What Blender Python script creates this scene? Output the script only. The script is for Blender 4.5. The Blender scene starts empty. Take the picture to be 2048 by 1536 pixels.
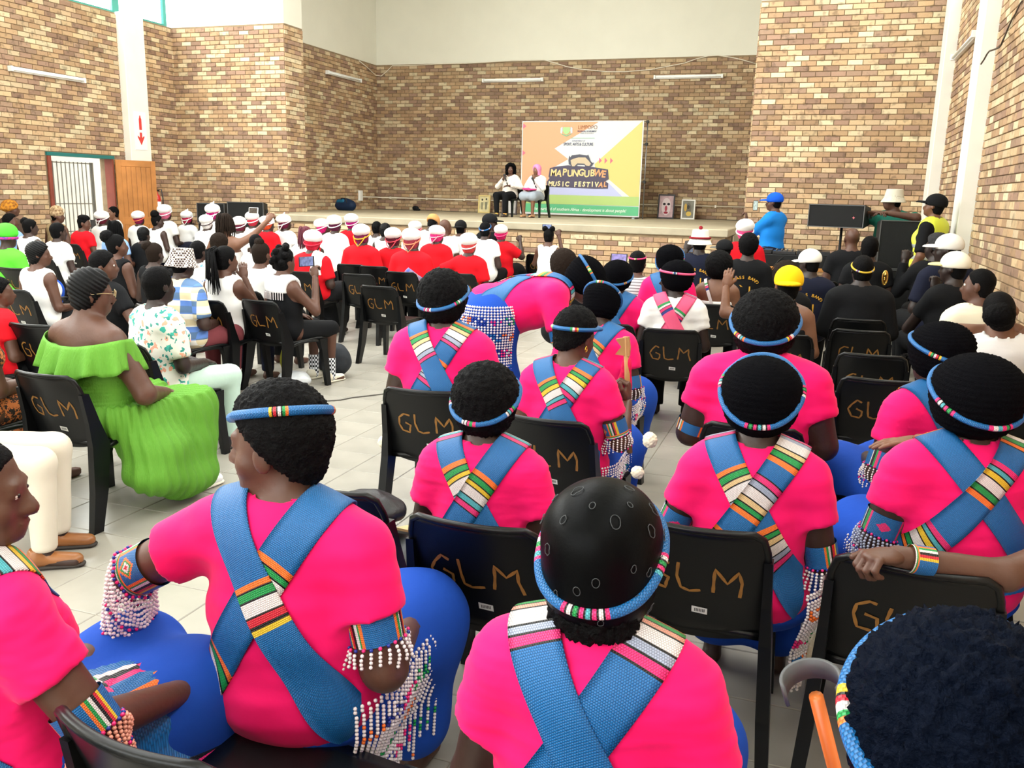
import bpy, math, random
import numpy as np
from mathutils import Vector, Matrix, Euler
random.seed(7); np.random.seed(7)
scene = bpy.context.scene
COL = scene.collection
PI = math.pi

# ------------------------------------------------------------------ camera
EYE = 1.70
FPX = 1732.2
PITCH, ROLL, YAW = (math.radians(a) for a in (12.313, 1.394, 18.942))
_cy, _sy, _cp, _sp = math.cos(YAW), math.sin(YAW), math.cos(PITCH), math.sin(PITCH)
FW = np.array([-_sy*_cp, _cy*_cp, -_sp]); _r0 = np.array([_cy, _sy, 0.0]); _u0 = np.cross(_r0, FW)
RT = math.cos(ROLL)*_r0 + math.sin(ROLL)*_u0
UP = -math.sin(ROLL)*_r0 + math.cos(ROLL)*_u0
cam_data = bpy.data.cameras.new('camera'); cam = bpy.data.objects.new('camera', cam_data); COL.objects.link(cam)
cam_data.sensor_width = 36.0; cam_data.lens = FPX/2048*36.0; cam_data.clip_start = 0.05; cam_data.clip_end = 200
M = Matrix.Identity(4)
for i in range(3):
    M[i][0], M[i][1], M[i][2] = RT[i], UP[i], -FW[i]
M[0][3], M[1][3], M[2][3] = 0, 0, EYE
cam.matrix_world = M
scene.camera = cam

# ------------------------------------------------------------------ world, daylight, exposure
world = bpy.data.worlds.new('world'); scene.world = world; world.use_nodes = True
bg = world.node_tree.nodes['Background']; bg.inputs[0].default_value = (0.93, 0.97, 1.0, 1); bg.inputs[1].default_value = 3.6
scene.view_settings.view_transform = 'Standard'
try: scene.view_settings.look = 'None'
except Exception: pass
scene.view_settings.gamma = 1.0; scene.view_settings.use_curve_mapping = False
scene.view_settings.exposure = 0.12
scene.cycles.max_bounces = 8; scene.cycles.diffuse_bounces = 3; scene.cycles.glossy_bounces = 2; scene.cycles.transparent_max_bounces = 8
def area_light(name, loc, direction, sx, sy, power, color=(1, 1, 1)):
    l = bpy.data.lights.new(name, 'AREA'); l.shape = 'RECTANGLE'; l.size = sx; l.size_y = sy; l.energy = power; l.color = color
    o = bpy.data.objects.new(name, l); COL.objects.link(o); o.location = loc
    o.rotation_euler = Vector(direction).to_track_quat('-Z', 'Y').to_euler()
    return o
# daylight that falls through the high side windows, the roof light over the hall and the windows behind the camera
area_light('daylight_left_windows', (-13.25, 5.2, 6.0), (1, 0, -0.45), 17.5, 1.8, 1750, (1.0, 0.99, 0.97))
area_light('daylight_right_windows', (2.1, 5.2, 6.0), (-1, 0, -0.45), 17.5, 1.8, 1000, (1.0, 0.98, 0.95))
area_light('daylight_roof_light', (-5.6, 6.3, 7.55), (0, 0, -1), 3.6, 17.0, 760, (1.0, 0.98, 0.95))
area_light('daylight_rear_windows', (-4.6, -4.3, 3.0), (0, 1, -0.15), 9.0, 2.4, 260, (1.0, 0.98, 0.96))

# ------------------------------------------------------------------ pixel -> place
def ray(x, y): return (x-1024)/FPX*RT - (y-768)/FPX*UP + FW
def at_z(x, y, z): d = ray(x, y); return d*((z-EYE)/d[2]) + np.array([0, 0, EYE])
def at_y(x, y, Y): d = ray(x, y); return d*(Y/d[1]) + np.array([0, 0, EYE])
def at_x(x, y, X): d = ray(x, y); return d*(X/d[0]) + np.array([0, 0, EYE])
def proj(P):
    v = np.asarray(P, float)-np.array([0, 0, EYE]); z = v@FW
    return 1024+FPX*(v@RT)/z, 768-FPX*(v@UP)/z, z

# ------------------------------------------------------------------ materials
MATS = {}
def srgb(h):
    h = h.lstrip('#'); c = [int(h[i:i+2], 16)/255 for i in (0, 2, 4)]
    return tuple(x/12.92 if x <= .04045 else ((x+.055)/1.055)**2.4 for x in c)
def mat(name, color=(.5, .5, .5), rough=.6, metal=0, bump=0, bscale=50, spec=.5, var=0, vscale=6, col2=None, bstretch=(1, 1, 1), kind=None, emit=0, coat=0, sheen=0):
    """procedural material: colour with optional noise variation, bump, attribute or object colour"""
    if name in MATS: return MATS[name]
    m = bpy.data.materials.new(name); MATS[name] = m; m.use_nodes = True
    nt = m.node_tree; N = nt.nodes; L = nt.links; b = N['Principled BSDF']
    b.inputs['Base Color'].default_value = (*color, 1); b.inputs['Roughness'].default_value = rough
    b.inputs['Metallic'].default_value = metal; b.inputs['Specular IOR Level'].default_value = spec
    if coat: b.inputs['Coat Weight'].default_value = coat; b.inputs['Coat Roughness'].default_value = .15
    if sheen: b.inputs['Sheen Weight'].default_value = sheen; b.inputs['Sheen Roughness'].default_value = .4
    tc = N.new('ShaderNodeTexCoord')
    src = None
    if kind == 'attr':
        a = N.new('ShaderNodeAttribute'); a.attribute_name = 'bcol'; src = a.outputs['Color']
    elif kind == 'obj':
        a = N.new('ShaderNodeObjectInfo'); src = a.outputs['Color']
    if var or col2:
        nz = N.new('ShaderNodeTexNoise'); nz.inputs['Scale'].default_value = vscale; nz.inputs['Detail'].default_value = 4
        L.new(tc.outputs['Object'], nz.inputs['Vector'])
        mx = N.new('ShaderNodeMix'); mx.data_type = 'RGBA'
        rp = N.new('ShaderNodeMapRange'); rp.inputs[1].default_value = .35; rp.inputs[2].default_value = .65
        L.new(nz.outputs['Fac'], rp.inputs[0]); L.new(rp.outputs[0], mx.inputs[0])
        if src is None:
            c2 = col2 or tuple(c*(1-var) for c in color)
            mx.inputs[6].default_value = (*color, 1); mx.inputs[7].default_value = (*c2, 1)
        else:
            L.new(src, mx.inputs[6])
            ml = N.new('ShaderNodeMix'); ml.data_type = 'RGBA'; ml.blend_type = 'MULTIPLY'; ml.inputs[0].default_value = 1
            L.new(src, ml.inputs[6]); ml.inputs[7].default_value = (1-var, 1-var, 1-var, 1); L.new(ml.outputs[2], mx.inputs[7])
        src = mx.outputs[2]
    if src is not None: L.new(src, b.inputs['Base Color'])
    if bump:
        nz = N.new('ShaderNodeTexNoise'); nz.inputs['Scale'].default_value = bscale; nz.inputs['Detail'].default_value = 3
        mp = N.new('ShaderNodeMapping'); mp.inputs['Scale'].default_value = bstretch
        L.new(tc.outputs['Object'], mp.inputs['Vector']); L.new(mp.outputs[0], nz.inputs['Vector'])
        bp = N.new('ShaderNodeBump'); bp.inputs['Strength'].default_value = bump; bp.inputs['Distance'].default_value = .01
        L.new(nz.outputs['Fac'], bp.inputs['Height']); L.new(bp.outputs[0], b.inputs['Normal'])
    if emit:
        b.inputs['Emission Strength'].default_value = emit
        if src is not None: L.new(src, b.inputs['Emission Color'])
        else: b.inputs['Emission Color'].default_value = (*color, 1)
    return m

# ------------------------------------------------------------------ meshes
def link(o, parent=None):
    COL.objects.link(o)
    if parent is not None: o.parent = parent
    return o
def tag(o, label=None, cat=None, group=None, kind=None):
    if label: o['label'] = label
    if cat: o['category'] = cat
    if group: o['group'] = group
    if kind: o['kind'] = kind
    return o
def mesh_np(name, V, F, smooth=True, cols=None, uvs=None):
    """V (n,3); F (m,k) array or list of index lists; cols per face; uvs per vertex"""
    V = np.asarray(V, np.float32)
    me = bpy.data.meshes.new(name)
    if isinstance(F, np.ndarray):
        k = F.shape[1]; m = len(F)
        me.vertices.add(len(V)); me.vertices.foreach_set('co', V.ravel())
        me.loops.add(m*k); me.loops.foreach_set('vertex_index', F.astype(np.int32).ravel())
        me.polygons.add(m); me.polygons.foreach_set('loop_start', np.arange(0, m*k, k, dtype=np.int32))
        me.update(calc_edges=True)
        lv = F.ravel(); lt = np.full(m, k)
    else:
        me.from_pydata([tuple(map(float, v)) for v in V], [], [list(map(int, f)) for f in F])
        lv = np.array([i for f in F for i in f]); lt = np.array([len(f) for f in F])
    if cols is not None:
        ca = me.color_attributes.new('bcol', 'FLOAT_COLOR', 'CORNER')
        c = np.asarray(cols, np.float32)
        if c.shape[1] == 3: c = np.concatenate([c, np.ones((len(c), 1), np.float32)], 1)
        ca.data.foreach_set('color', np.repeat(c, lt, 0).ravel())
    if uvs is not None:
        ul = me.uv_layers.new(name='UVMap'); ul.data.foreach_set('uv', np.asarray(uvs, np.float32)[lv].ravel())
    me.polygons.foreach_set('use_smooth', np.full(len(me.polygons), smooth))
    me.validate(); me.update()
    return me
def obj(name, me, m, parent=None):
    o = bpy.data.objects.new(name, me); link(o, parent)
    if m is not None and len(me.materials) == 0: me.materials.append(m)
    return o
def empty(name, loc, rz=0, parent=None):
    o = bpy.data.objects.new(name, None); link(o, parent); o.location = loc; o.rotation_euler = (0, 0, rz); o.empty_display_size = .1
    return o
BOXF = [(0, 3, 2, 1), (4, 5, 6, 7), (0, 1, 5, 4), (1, 2, 6, 5), (2, 3, 7, 6), (3, 0, 4, 7)]
class MB:
    def __init__(s): s.v = []; s.f = []; s.c = []
    def add(s, V, F, col=None):
        o = len(s.v); s.v += [tuple(map(float, p)) for p in V]; s.f += [tuple(int(i)+o for i in f) for f in F]; s.c += [col or (1, 1, 1)]*len(F)
    def box(s, x0, x1, y0, y1, z0, z1, col=None, mtx=None):
        V = [(x0, y0, z0), (x1, y0, z0), (x1, y1, z0), (x0, y1, z0), (x0, y0, z1), (x1, y0, z1), (x1, y1, z1), (x0, y1, z1)]
        if mtx is not None: V = [mtx @ Vector(p) for p in V]
        s.add(V, BOXF, col)
    def rbox(s, x0, x1, y0, y1, z0, z1, b=.01, col=None, mtx=None):
        """box with chamfered edges"""
        V = []; idx = {}
        for i, x in enumerate((x0, x1)):
            for j, y in enumerate((y0, y1)):
                for k, z in enumerate((z0, z1)):
                    sx, sy, sz = (1, -1)[i], (1, -1)[j], (1, -1)[k]
                    for a, p in enumerate(((x, y+sy*b, z+sz*b), (x+sx*b, y, z+sz*b), (x+sx*b, y+sy*b, z))):
                        idx[i, j, k, a] = len(V); V.append(p)
        F = []
        for i in (0, 1): F.append([idx[i, 0, 0, 0], idx[i, 1, 0, 0], idx[i, 1, 1, 0], idx[i, 0, 1, 0]][::1 if i else -1])
        for j in (0, 1): F.append([idx[0, j, 0, 1], idx[1, j, 0, 1], idx[1, j, 1, 1], idx[0, j, 1, 1]][::-1 if j else 1])
        for k in (0, 1): F.append([idx[0, 0, k, 2], idx[1, 0, k, 2], idx[1, 1, k, 2], idx[0, 1, k, 2]][::1 if k else -1])
        for i in (0, 1):
            for j in (0, 1): F.append([idx[i, j, 0, 0], idx[i, j, 1, 0], idx[i, j, 1, 1], idx[i, j, 0, 1]][::1 if i == j else -1])
            for k in (0, 1): F.append([idx[i, 0, k, 0], idx[i, 1, k, 0], idx[i, 1, k, 2], idx[i, 0, k, 2]][::-1 if i == k else 1])
        for j in (0, 1):
            for k in (0, 1): F.append([idx[0, j, k, 1], idx[1, j, k, 1], idx[1, j, k, 2], idx[0, j, k, 2]][::1 if j == k else -1])
        for i in (0, 1):
            for j in (0, 1):
                for k in (0, 1): F.append([idx[i, j, k, 0], idx[i, j, k, 1], idx[i, j, k, 2]][::1 if (i+j+k) % 2 else -1])
        if mtx is not None: V = [mtx @ Vector(p) for p in V]
        s.add(V, F, col)
    def tube(s, pts, r, n=8, col=None, cap=True, closed=False):
        pts = [np.asarray(p, float) for p in pts]; m = len(pts)
        rr = r if hasattr(r, '__len__') else [r]*m
        V = []; prev = None
        for i, p in enumerate(pts):
            if closed: t = pts[(i+1) % m]-pts[i-1]
            else: t = pts[min(i+1, m-1)]-pts[max(i-1, 0)]
            t = t/(np.linalg.norm(t)+1e-9)
            if prev is None:
                a = np.cross(t, (0, 0, 1.0) if abs(t[2]) < .9 else (1.0, 0, 0))
            else: a = prev-t*(prev@t)
            a /= np.linalg.norm(a)+1e-9; b = np.cross(t, a); prev = a
            for k in range(n):
                an = 2*PI*k/n; V.append(p+rr[i]*(math.cos(an)*a+math.sin(an)*b))
        F = []
        for i in range(m if closed else m-1):
            j = (i+1) % m
            for k in range(n):
                F.append((i*n+k, i*n+(k+1) % n, j*n+(k+1) % n, j*n+k))
        if cap and not closed:
            F.append(tuple(range(n-1, -1, -1))); F.append(tuple((m-1)*n+k for k in range(n)))
        s.add(V, F, col)
    def lathe(s, prof, n=24, col=None, mtx=None):
        V = []; F = []
        for r, z in prof:
            for k in range(n): a = 2*PI*k/n; V.append((r*math.cos(a), r*math.sin(a), z))
        for i in range(len(prof)-1):
            for k in range(n): F.append((i*n+k, i*n+(k+1) % n, (i+1)*n+(k+1) % n, (i+1)*n+k))
        F.append(tuple(range(n-1, -1, -1))); F.append(tuple((len(prof)-1)*n+k for k in range(n)))
        if mtx is not None: V = [mtx @ Vector(p) for p in V]
        s.add(V, F, col)
    def prism(s, poly, z0, z1, col=None, mtx=None):
        n = len(poly); V = [(x, y, z0) for x, y in poly]+[(x, y, z1) for x, y in poly]
        F = [tuple(range(n-1, -1, -1)), tuple(range(n, 2*n))]+[(i, (i+1) % n, n+(i+1) % n, n+i) for i in range(n)]
        if mtx is not None: V = [mtx @ Vector(p) for p in V]
        s.add(V, F, col)
    def ball(s, c, r, col=None):
        rx, ry, rz = r if hasattr(r, '__len__') else (r, r, r)
        V = [(c[0], c[1], c[2]+rz)]; n = 10; F = []
        for i in range(1, 6):
            a = PI*i/6
            for k in range(n): b = 2*PI*k/n; V.append((c[0]+rx*math.sin(a)*math.cos(b), c[1]+ry*math.sin(a)*math.sin(b), c[2]+rz*math.cos(a)))
        V.append((c[0], c[1], c[2]-rz))
        for k in range(n): F.append((0, 1+k, 1+(k+1) % n))
        for i in range(4):
            for k in range(n): F.append((1+i*n+k, 1+(i+1)*n+k, 1+(i+1)*n+(k+1) % n, 1+i*n+(k+1) % n))
        e = len(V)-1
        for k in range(n): F.append((e, 1+4*n+(k+1) % n, 1+4*n+k))
        s.add(V, F, col)
    def build(s, name, m, parent=None, smooth=False, cols=False):
        me = mesh_np(name, np.array(s.v).reshape(-1, 3), s.f, smooth, cols=np.array(s.c) if cols else None)
        return obj(name, me, m, parent)
def copy_tree(o, parent=None):
    c = o.copy(); COL.objects.link(c); c.parent = parent
    for ch in o.children: copy_tree(ch, c)
    return c
TEXTS = {}
def text_mesh(txt, size, font_shear=0, bold=0, align='CENTER', extrude=.001):
    key = (txt, size, font_shear, bold, extrude)
    if key in TEXTS: return TEXTS[key]
    cu = bpy.data.curves.new('t', 'FONT'); cu.body = txt; cu.size = size; cu.align_x = align; cu.align_y = 'CENTER'; cu.shear = font_shear; cu.offset = bold; cu.extrude = extrude; cu.resolution_u = 3
    o = bpy.data.objects.new('t', cu); COL.objects.link(o)
    dg = bpy.context.evaluated_depsgraph_get(); me = bpy.data.meshes.new_from_object(o.evaluated_get(dg))
    bpy.data.objects.remove(o); bpy.data.curves.remove(cu); TEXTS[key] = me
    return me
# letterforms are made first, while the scene is still small
for ch in sorted(set('MAPUNGUBWE')): text_mesh(ch, .205, .1, .006, extrude=0)
for ch in sorted(set('MUSICFESTIVAL')): text_mesh(ch, .145, .1, .006, extrude=0)
for ch in sorted(set('BRASSBAND')): text_mesh(ch, .040, 0, .0008)
for t in (('LIMPOPO', .115), ('PROVINCIAL GOVERNMENT', .05, 0, .001), ('REPUBLIC OF SOUTH AFRICA', .033), ('DEPARTMENT OF', .05, .2), ('SPORT, ARTS & CULTURE', .083, 0, .0012), ('The heartland of southern Africa - development is about people!', .097, .22, .0008)): text_mesh(*t, extrude=0)
# ================================================================== THE ROOM
XL, XR, YP, YB, YF, ZS, ZT, ZC = -12.87, 1.70, 15.5, 21.0, 14.15, 1.245, 4.87, 7.6
m_mortar = mat('brick_mortar', srgb('9a8466'), .95, bump=.3, bscale=120, var=.25, vscale=9)
m_plaster = mat('cream_plaster', srgb('e9e6d6'), .9, bump=.05, bscale=30, var=.03, vscale=2)
m_white = mat('white_paint', srgb('f1efe6'), .7, bump=.06, bscale=25, var=.04, vscale=3)
m_concrete = mat('stage_concrete', srgb('b9ad93'), .55, bump=.08, bscale=40, var=.18, vscale=3)
def brick_mat(name, kind):
    m = mat(name, kind=kind, rough=.8)
    nt = m.node_tree; N = nt.nodes; L = nt.links; b = N['Principled BSDF']
    src = b.inputs['Base Color'].links[0].from_socket
    g = N.new('ShaderNodeNewGeometry')
    n1 = N.new('ShaderNodeTexNoise'); n1.inputs['Scale'].default_value = 11; n1.inputs['Detail'].default_value = 2
    L.new(g.outputs['Position'], n1.inputs['Vector'])
    r1 = N.new('ShaderNodeMapRange'); r1.inputs[1].default_value = .55; r1.inputs[2].default_value = .70; r1.inputs[3].default_value = 1.0; r1.inputs[4].default_value = .60
    L.new(n1.outputs['Fac'], r1.inputs[0])
    n2 = N.new('ShaderNodeTexNoise'); n2.inputs['Scale'].default_value = 90; n2.inputs['Detail'].default_value = 3
    L.new(g.outputs['Position'], n2.inputs['Vector'])
    r2 = N.new('ShaderNodeMapRange'); r2.inputs[3].default_value = .82; r2.inputs[4].default_value = 1.15
    L.new(n2.outputs['Fac'], r2.inputs[0])
    mu = N.new('ShaderNodeMath'); mu.operation = 'MULTIPLY'; L.new(r1.outputs[0], mu.inputs[0]); L.new(r2.outputs[0], mu.inputs[1])
    mx = N.new('ShaderNodeMix'); mx.data_type = 'RGBA'; mx.blend_type = 'MULTIPLY'; mx.inputs[0].default_value = 1
    L.new(src, mx.inputs[6]); L.new(mu.outputs[0], mx.inputs[7]); L.new(mx.outputs[2], b.inputs['Base Color'])
    bp = N.new('ShaderNodeBump'); bp.inputs['Strength'].default_value = .35; bp.inputs['Distance'].default_value = .004
    L.new(n2.outputs['Fac'], bp.inputs['Height']); L.new(bp.outputs[0], b.inputs['Normal'])
    return m
m_brick_s, m_brick_a = brick_mat('brick_single', 'obj'), brick_mat('brick_joined', 'attr')
BPAL = [srgb(c) for c in ('cdb08c', 'be9c76', 'd8c09c', 'b08e6c', 'a5846e', 'decba6', 'c2a17c', 'a98a72', 'cfb28a', 'b69472', '9a7a64')]
BL, BH, JT = .222, .073, .0105
BW, BC = BL+JT, BH+JT
def brick_face_mesh():
    me = None
    b = .004; x, z, d = BL/2, BH/2, .016
    V = [(-x, 0, -z), (x, 0, -z), (x, 0, z), (-x, 0, z), (-x, -d+b, -z), (x, -d+b, -z), (x, -d+b, z), (-x, -d+b, z), (-x+b, -d, -z+b), (x-b, -d, -z+b), (x-b, -d, z-b), (-x+b, -d, z-b)]
    F = [(8, 9, 10, 11)]
    for i in range(4):
        j = (i+1) % 4; F += [(4+i, 4+j, 8+j, 8+i), (i, j, 4+j, 4+i)]
    return mesh_np('brick', V, F, False)
ME_BRICK = brick_face_mesh(); ME_BRICK.materials.append(m_brick_s)
def struct(name, mb, m, parent=None, smooth=False):
    o = mb.build(name, m, parent, smooth)
    if parent is None: o['kind'] = 'structure'
    return o
def bricks(wall, origin, ang, length, z0, z1, holes=(), nsingle=300, soldier=False, shade=1.0):
    """face bricks standing 16 mm proud of the mortar; u runs along the wall from origin, the face looks to its -v side"""
    rnd = random.Random(hash(wall.name) % 1000 if False else sum(map(ord, wall.name)))
    ca, sa = math.cos(ang), math.sin(ang)
    n = int(round((z1-z0)/BC)); items = []
    for r in range(n):
        zc = z0+JT/2+r*BC+BH/2
        u = -BW/2 if r % 2 else 0.0
        while u < length-.02:
            a, b = max(u+JT/2, 0), min(u+BW-JT/2, length)
            segs = [(a, b)]
            for (h0, h1, hz0, hz1) in holes:
                if zc > hz0 and zc < hz1:
                    ns = []
                    for s in segs:
                        if s[1] <= h0 or s[0] >= h1: ns.append(s)
                        else:
                            if s[0] < h0-.02: ns.append((s[0], h0))
                            if s[1] > h1+.02: ns.append((h1, s[1]))
                    segs = ns
            for s in segs:
                if s[1]-s[0] > .03: items.append((s[0], s[1], zc))
            u += BW
    def wpos(u, z, d=0): return (origin[0]+u*ca+d*sa, origin[1]+u*sa-d*ca, z)
    scored = []
    for i, (a, b, zc) in enumerate(items):
        P = wpos((a+b)/2, zc); x, y, dz = proj(P)
        vis = dz > 0 and -20 < x < 2068 and -20 < y < 560
        scored.append((0 if vis and abs(b-a-BL) < .002 else 1, dz if dz > 0 else 99, i))
    singles = set(i for s, d, i in sorted(scored)[:nsingle] if s == 0)
    VV, FF, CC = [], [], []
    for i, (a, b, zc) in enumerate(items):
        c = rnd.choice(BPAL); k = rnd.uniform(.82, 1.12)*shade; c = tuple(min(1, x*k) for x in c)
        dv = rnd.uniform(-.0015, .0015)
        if i in singles:
            o = bpy.data.objects.new('brick', ME_BRICK); COL.objects.link(o)
            o.location = wpos((a+b)/2, zc, dv); o.rotation_euler = (0, 0, ang); o.color = (*c, 1)
            o.parent = wall
        else:
            bb = .004; x0, x1, zz0, zz1, d = a, b, zc-BH/2, zc+BH/2, .016+dv
            base = len(VV)
            for (u, z, e) in ((x0, zz0, 0), (x1, zz0, 0), (x1, zz1, 0), (x0, zz1, 0), (x0, zz0, d-bb), (x1, zz0, d-bb), (x1, zz1, d-bb), (x0, zz1, d-bb), (x0+bb, zz0+bb, d), (x1-bb, zz0+bb, d), (x1-bb, zz1-bb, d), (x0+bb, zz1-bb, d)):
                VV.append(wpos(u, z, e))
            FF.append((8, 9, 10, 11)); 
            FF[-1] = tuple(base+q for q in FF[-1]); CC.append(c)
            for q in range(4):
                w = (q+1) % 4
                FF += [tuple(base+t for t in (4+q, 4+w, 8+w, 8+q)), tuple(base+t for t in (q, w, 4+w, 4+q))]; CC += [c, c]
    if VV:
        me = mesh_np('brick_courses', np.array(VV), np.array(FF), False, cols=np.array(CC))
        o = obj('brick_courses', me, m_brick_a, wall); o['kind'] = 'stuff'
def wall_panel(name, rects, m, axis, pos, thick):
    """rects are (a0, a1, z0, z1); axis 'x' = runs along X at y=pos, body behind it by thick"""
    mb = MB()
    for a0, a1, z0, z1 in rects:
        y0, y1 = sorted((pos, pos+thick))
        if axis == 'x': mb.box(a0, a1, y0, y1, z0, z1)
        else: mb.box(y0, y1, a0, a1, z0, z1)
    return struct(name, mb, m)

# ---- floor: glazed tiles on grout
TP, TX0, TY0 = .341, -2.617, 4.552
mb = MB(); mb.box(XL, XR, -4.2, YP+1, -.2, -.004)
floor = struct('floor', mb, mat('floor_grout', srgb('8c857a'), .9, bump=.1, bscale=90))
m_tile = mat('floor_tile', srgb('a8a398'), .32, var=.16, vscale=3.2, bump=.03, bscale=14, spec=.5)
def tile_geo():
    h = TP/2-.0025; b = .003
    V = [(-h, -h, -.006), (h, -h, -.006), (h, h, -.006), (-h, h, -.006), (-h, -h, -b), (h, -h, -b), (h, h, -b), (-h, h, -b), (-h+b, -h+b, 0), (h-b, -h+b, 0), (h-b, h-b, 0), (-h+b, h-b, 0)]
    F = [(8, 9, 10, 11)]
    for i in range(4):
        j = (i+1) % 4; F += [(4+i, 4+j, 8+j, 8+i), (i, j, 4+j, 4+i)]
    return np.array(V), np.array(F)
tv, tf = tile_geo()
ME_TILE = mesh_np('tile', tv, tf, False); ME_TILE.materials.append(m_tile)
cells = []
for i in range(-32, 14):
    for j in range(-26, 34):
        cx, cy = TX0+(i+.5)*TP, TY0+(j+.5)*TP
        if XL+.1 < cx < XR-.05 and -4 < cy < YP: cells.append((cx, cy))
def tile_score(c):
    x, y, z = proj((c[0], c[1], 0))
    if z < .3: return 9e9
    seen = (370 < x < 900 and 690 < y < 1130) or (40 < x < 400 and 860 < y < 1140) or (800 < x < 1100 and 1130 < y < 1340) or (1330 < x < 1700 and 1250 < y < 1500)
    return z if seen else 100+z
cells.sort(key=tile_score)
for c in cells[:280]:
    o = bpy.data.objects.new('tile', ME_TILE); link(o, floor); o.location = (c[0], c[1], 0)
rest = np.array(cells[280:])
V = (tv[None]+np.concatenate([rest, np.zeros((len(rest), 1))], 1)[:, None]).reshape(-1, 3)
F = (tf[None]+(np.arange(len(rest))*len(tv))[:, None, None]).reshape(-1, 4)
o = obj('tile_field', mesh_np('tile_field', V, F, False), m_tile, floor); o['kind'] = 'stuff'

# ---- side walls
DY0, DY1, DZ = 12.10, 13.62, 2.19     # doorway in the left wall
wl = wall_panel('wall_left', [(-4.2, DY0, 0, ZT), (DY1, YP, 0, ZT), (DY0, DY1, DZ, ZT), (-4.2, YP, 6.9, ZC)], m_mortar, 'y', XL, -.3)
bricks(wl, (XL, -4.2), PI/2, YP+4.2, 0, ZT-.01, holes=[(DY0+4.2-.05, DY1+4.2+.05, 0, DZ+.06)])
wr = wall_panel('wall_right', [(-4.2, YP, 0, ZT), (-4.2, YP, 6.9, ZC)], m_mortar, 'y', XR, .3)
bricks(wr, (XR, YP), -PI/2, YP+4.2, 0, ZT-.01)
XPL, XPR, XSL, XSR, YR = -10.21, -1.20, -11.10, -.31, 16.15
wfl = wall_panel('wall_front_left', [(XL, XPL, 0, ZT)], m_mortar, 'x', YP, YR-YP)
bricks(wfl, (XL, YP), 0, XPL-XL, 0, ZT-.01)
bricks(wfl, (XPL, YP), PI/2, YR-YP, ZS, ZT-.01, nsingle=0)
wfr = wall_panel('wall_front_right', [(XPR, XR, 0, ZT)], m_mortar, 'x', YP, YR-YP)
bricks(wfr, (XPR, YP), 0, XR-XPR, 0, ZT-.01)
bricks(wfr, (XPR, YR), -PI/2, YR-YP, ZS, ZT-.01, nsingle=0)
wb = wall_panel('wall_back', [(XSL-.3, XSR+.3, 0, ZT)], m_mortar, 'x', YB, .3)
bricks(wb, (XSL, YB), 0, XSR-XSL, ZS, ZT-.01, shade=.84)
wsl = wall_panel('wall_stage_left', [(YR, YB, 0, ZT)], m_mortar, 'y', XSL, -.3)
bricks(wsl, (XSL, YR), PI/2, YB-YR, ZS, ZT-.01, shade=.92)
wsr = wall_panel('wall_stage_right', [(YR, YB, 0, ZT)], m_mortar, 'y', XSR, .3)
bricks(wsr, (XSR, YB), -PI/2, YB-YR, ZS, ZT-.01, nsingle=0)
# plastered walls above the brickwork, their lower edge set back behind the brick faces
for nm, rects, ax, pos, th in (('wall_upper_back', [(XSL-.3, XSR+.3, ZT, ZC)], 'x', YB+.004, .3), ('wall_upper_stage_left', [(YR, YB, ZT, ZC)], 'y', XSL-.004, -.3),
                               ('wall_upper_stage_right', [(YR, YB, ZT, ZC)], 'y', XSR+.004, .3), ('wall_upper_front_left', [(XL, XPL, ZT, ZC)], 'x', YP+.004, YR-YP), ('wall_upper_front_right', [(XPR, XR, ZT, ZC)], 'x', YP+.004, YR-YP)):
    wall_panel(nm, rects, m_plaster, ax, pos, th)
wall_panel('wall_rear', [(XL, XR, 0, 1.5), (XL, -9.4, 1.5, 4.4), (.2, XR, 1.5, 4.4), (XL, XR, 4.4, ZC)], m_plaster, 'x', -4.2, -.3)
mb = MB(); mb.box(XL-.3, -7.5, -4.5, YB+.3, ZC, ZC+.15); mb.box(-3.7, XR+.3, -4.5, YB+.3, ZC, ZC+.15); mb.box(-7.5, -3.7, -4.5, -2.4, ZC, ZC+.15); mb.box(-7.5, -3.7, 15.0, YB+.3, ZC, ZC+.15)
struct('ceiling', mb, m_plaster)
# pillars along the side walls
def pillar(name, x0, x1, y0, y1, z1=ZT+.0):
    mb = MB(); mb.rbox(x0, x1, y0, y1, 0, z1, .008); return struct(name, mb, m_white)
n = 0
for y0 in (13.95, 9.75, 5.6, 1.4):
    n += 1; pillar('trim_%d' % n, XL-.01, XL+.17, y0, y0+.55, ZT+.02)
for y0, y1 in ((14.93, 15.48), (11.42, 11.95), (.92, 1.45)):
    n += 1; pillar('trim_%d' % n, XR-.17, XR+.01, y0, y1, ZC)
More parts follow.
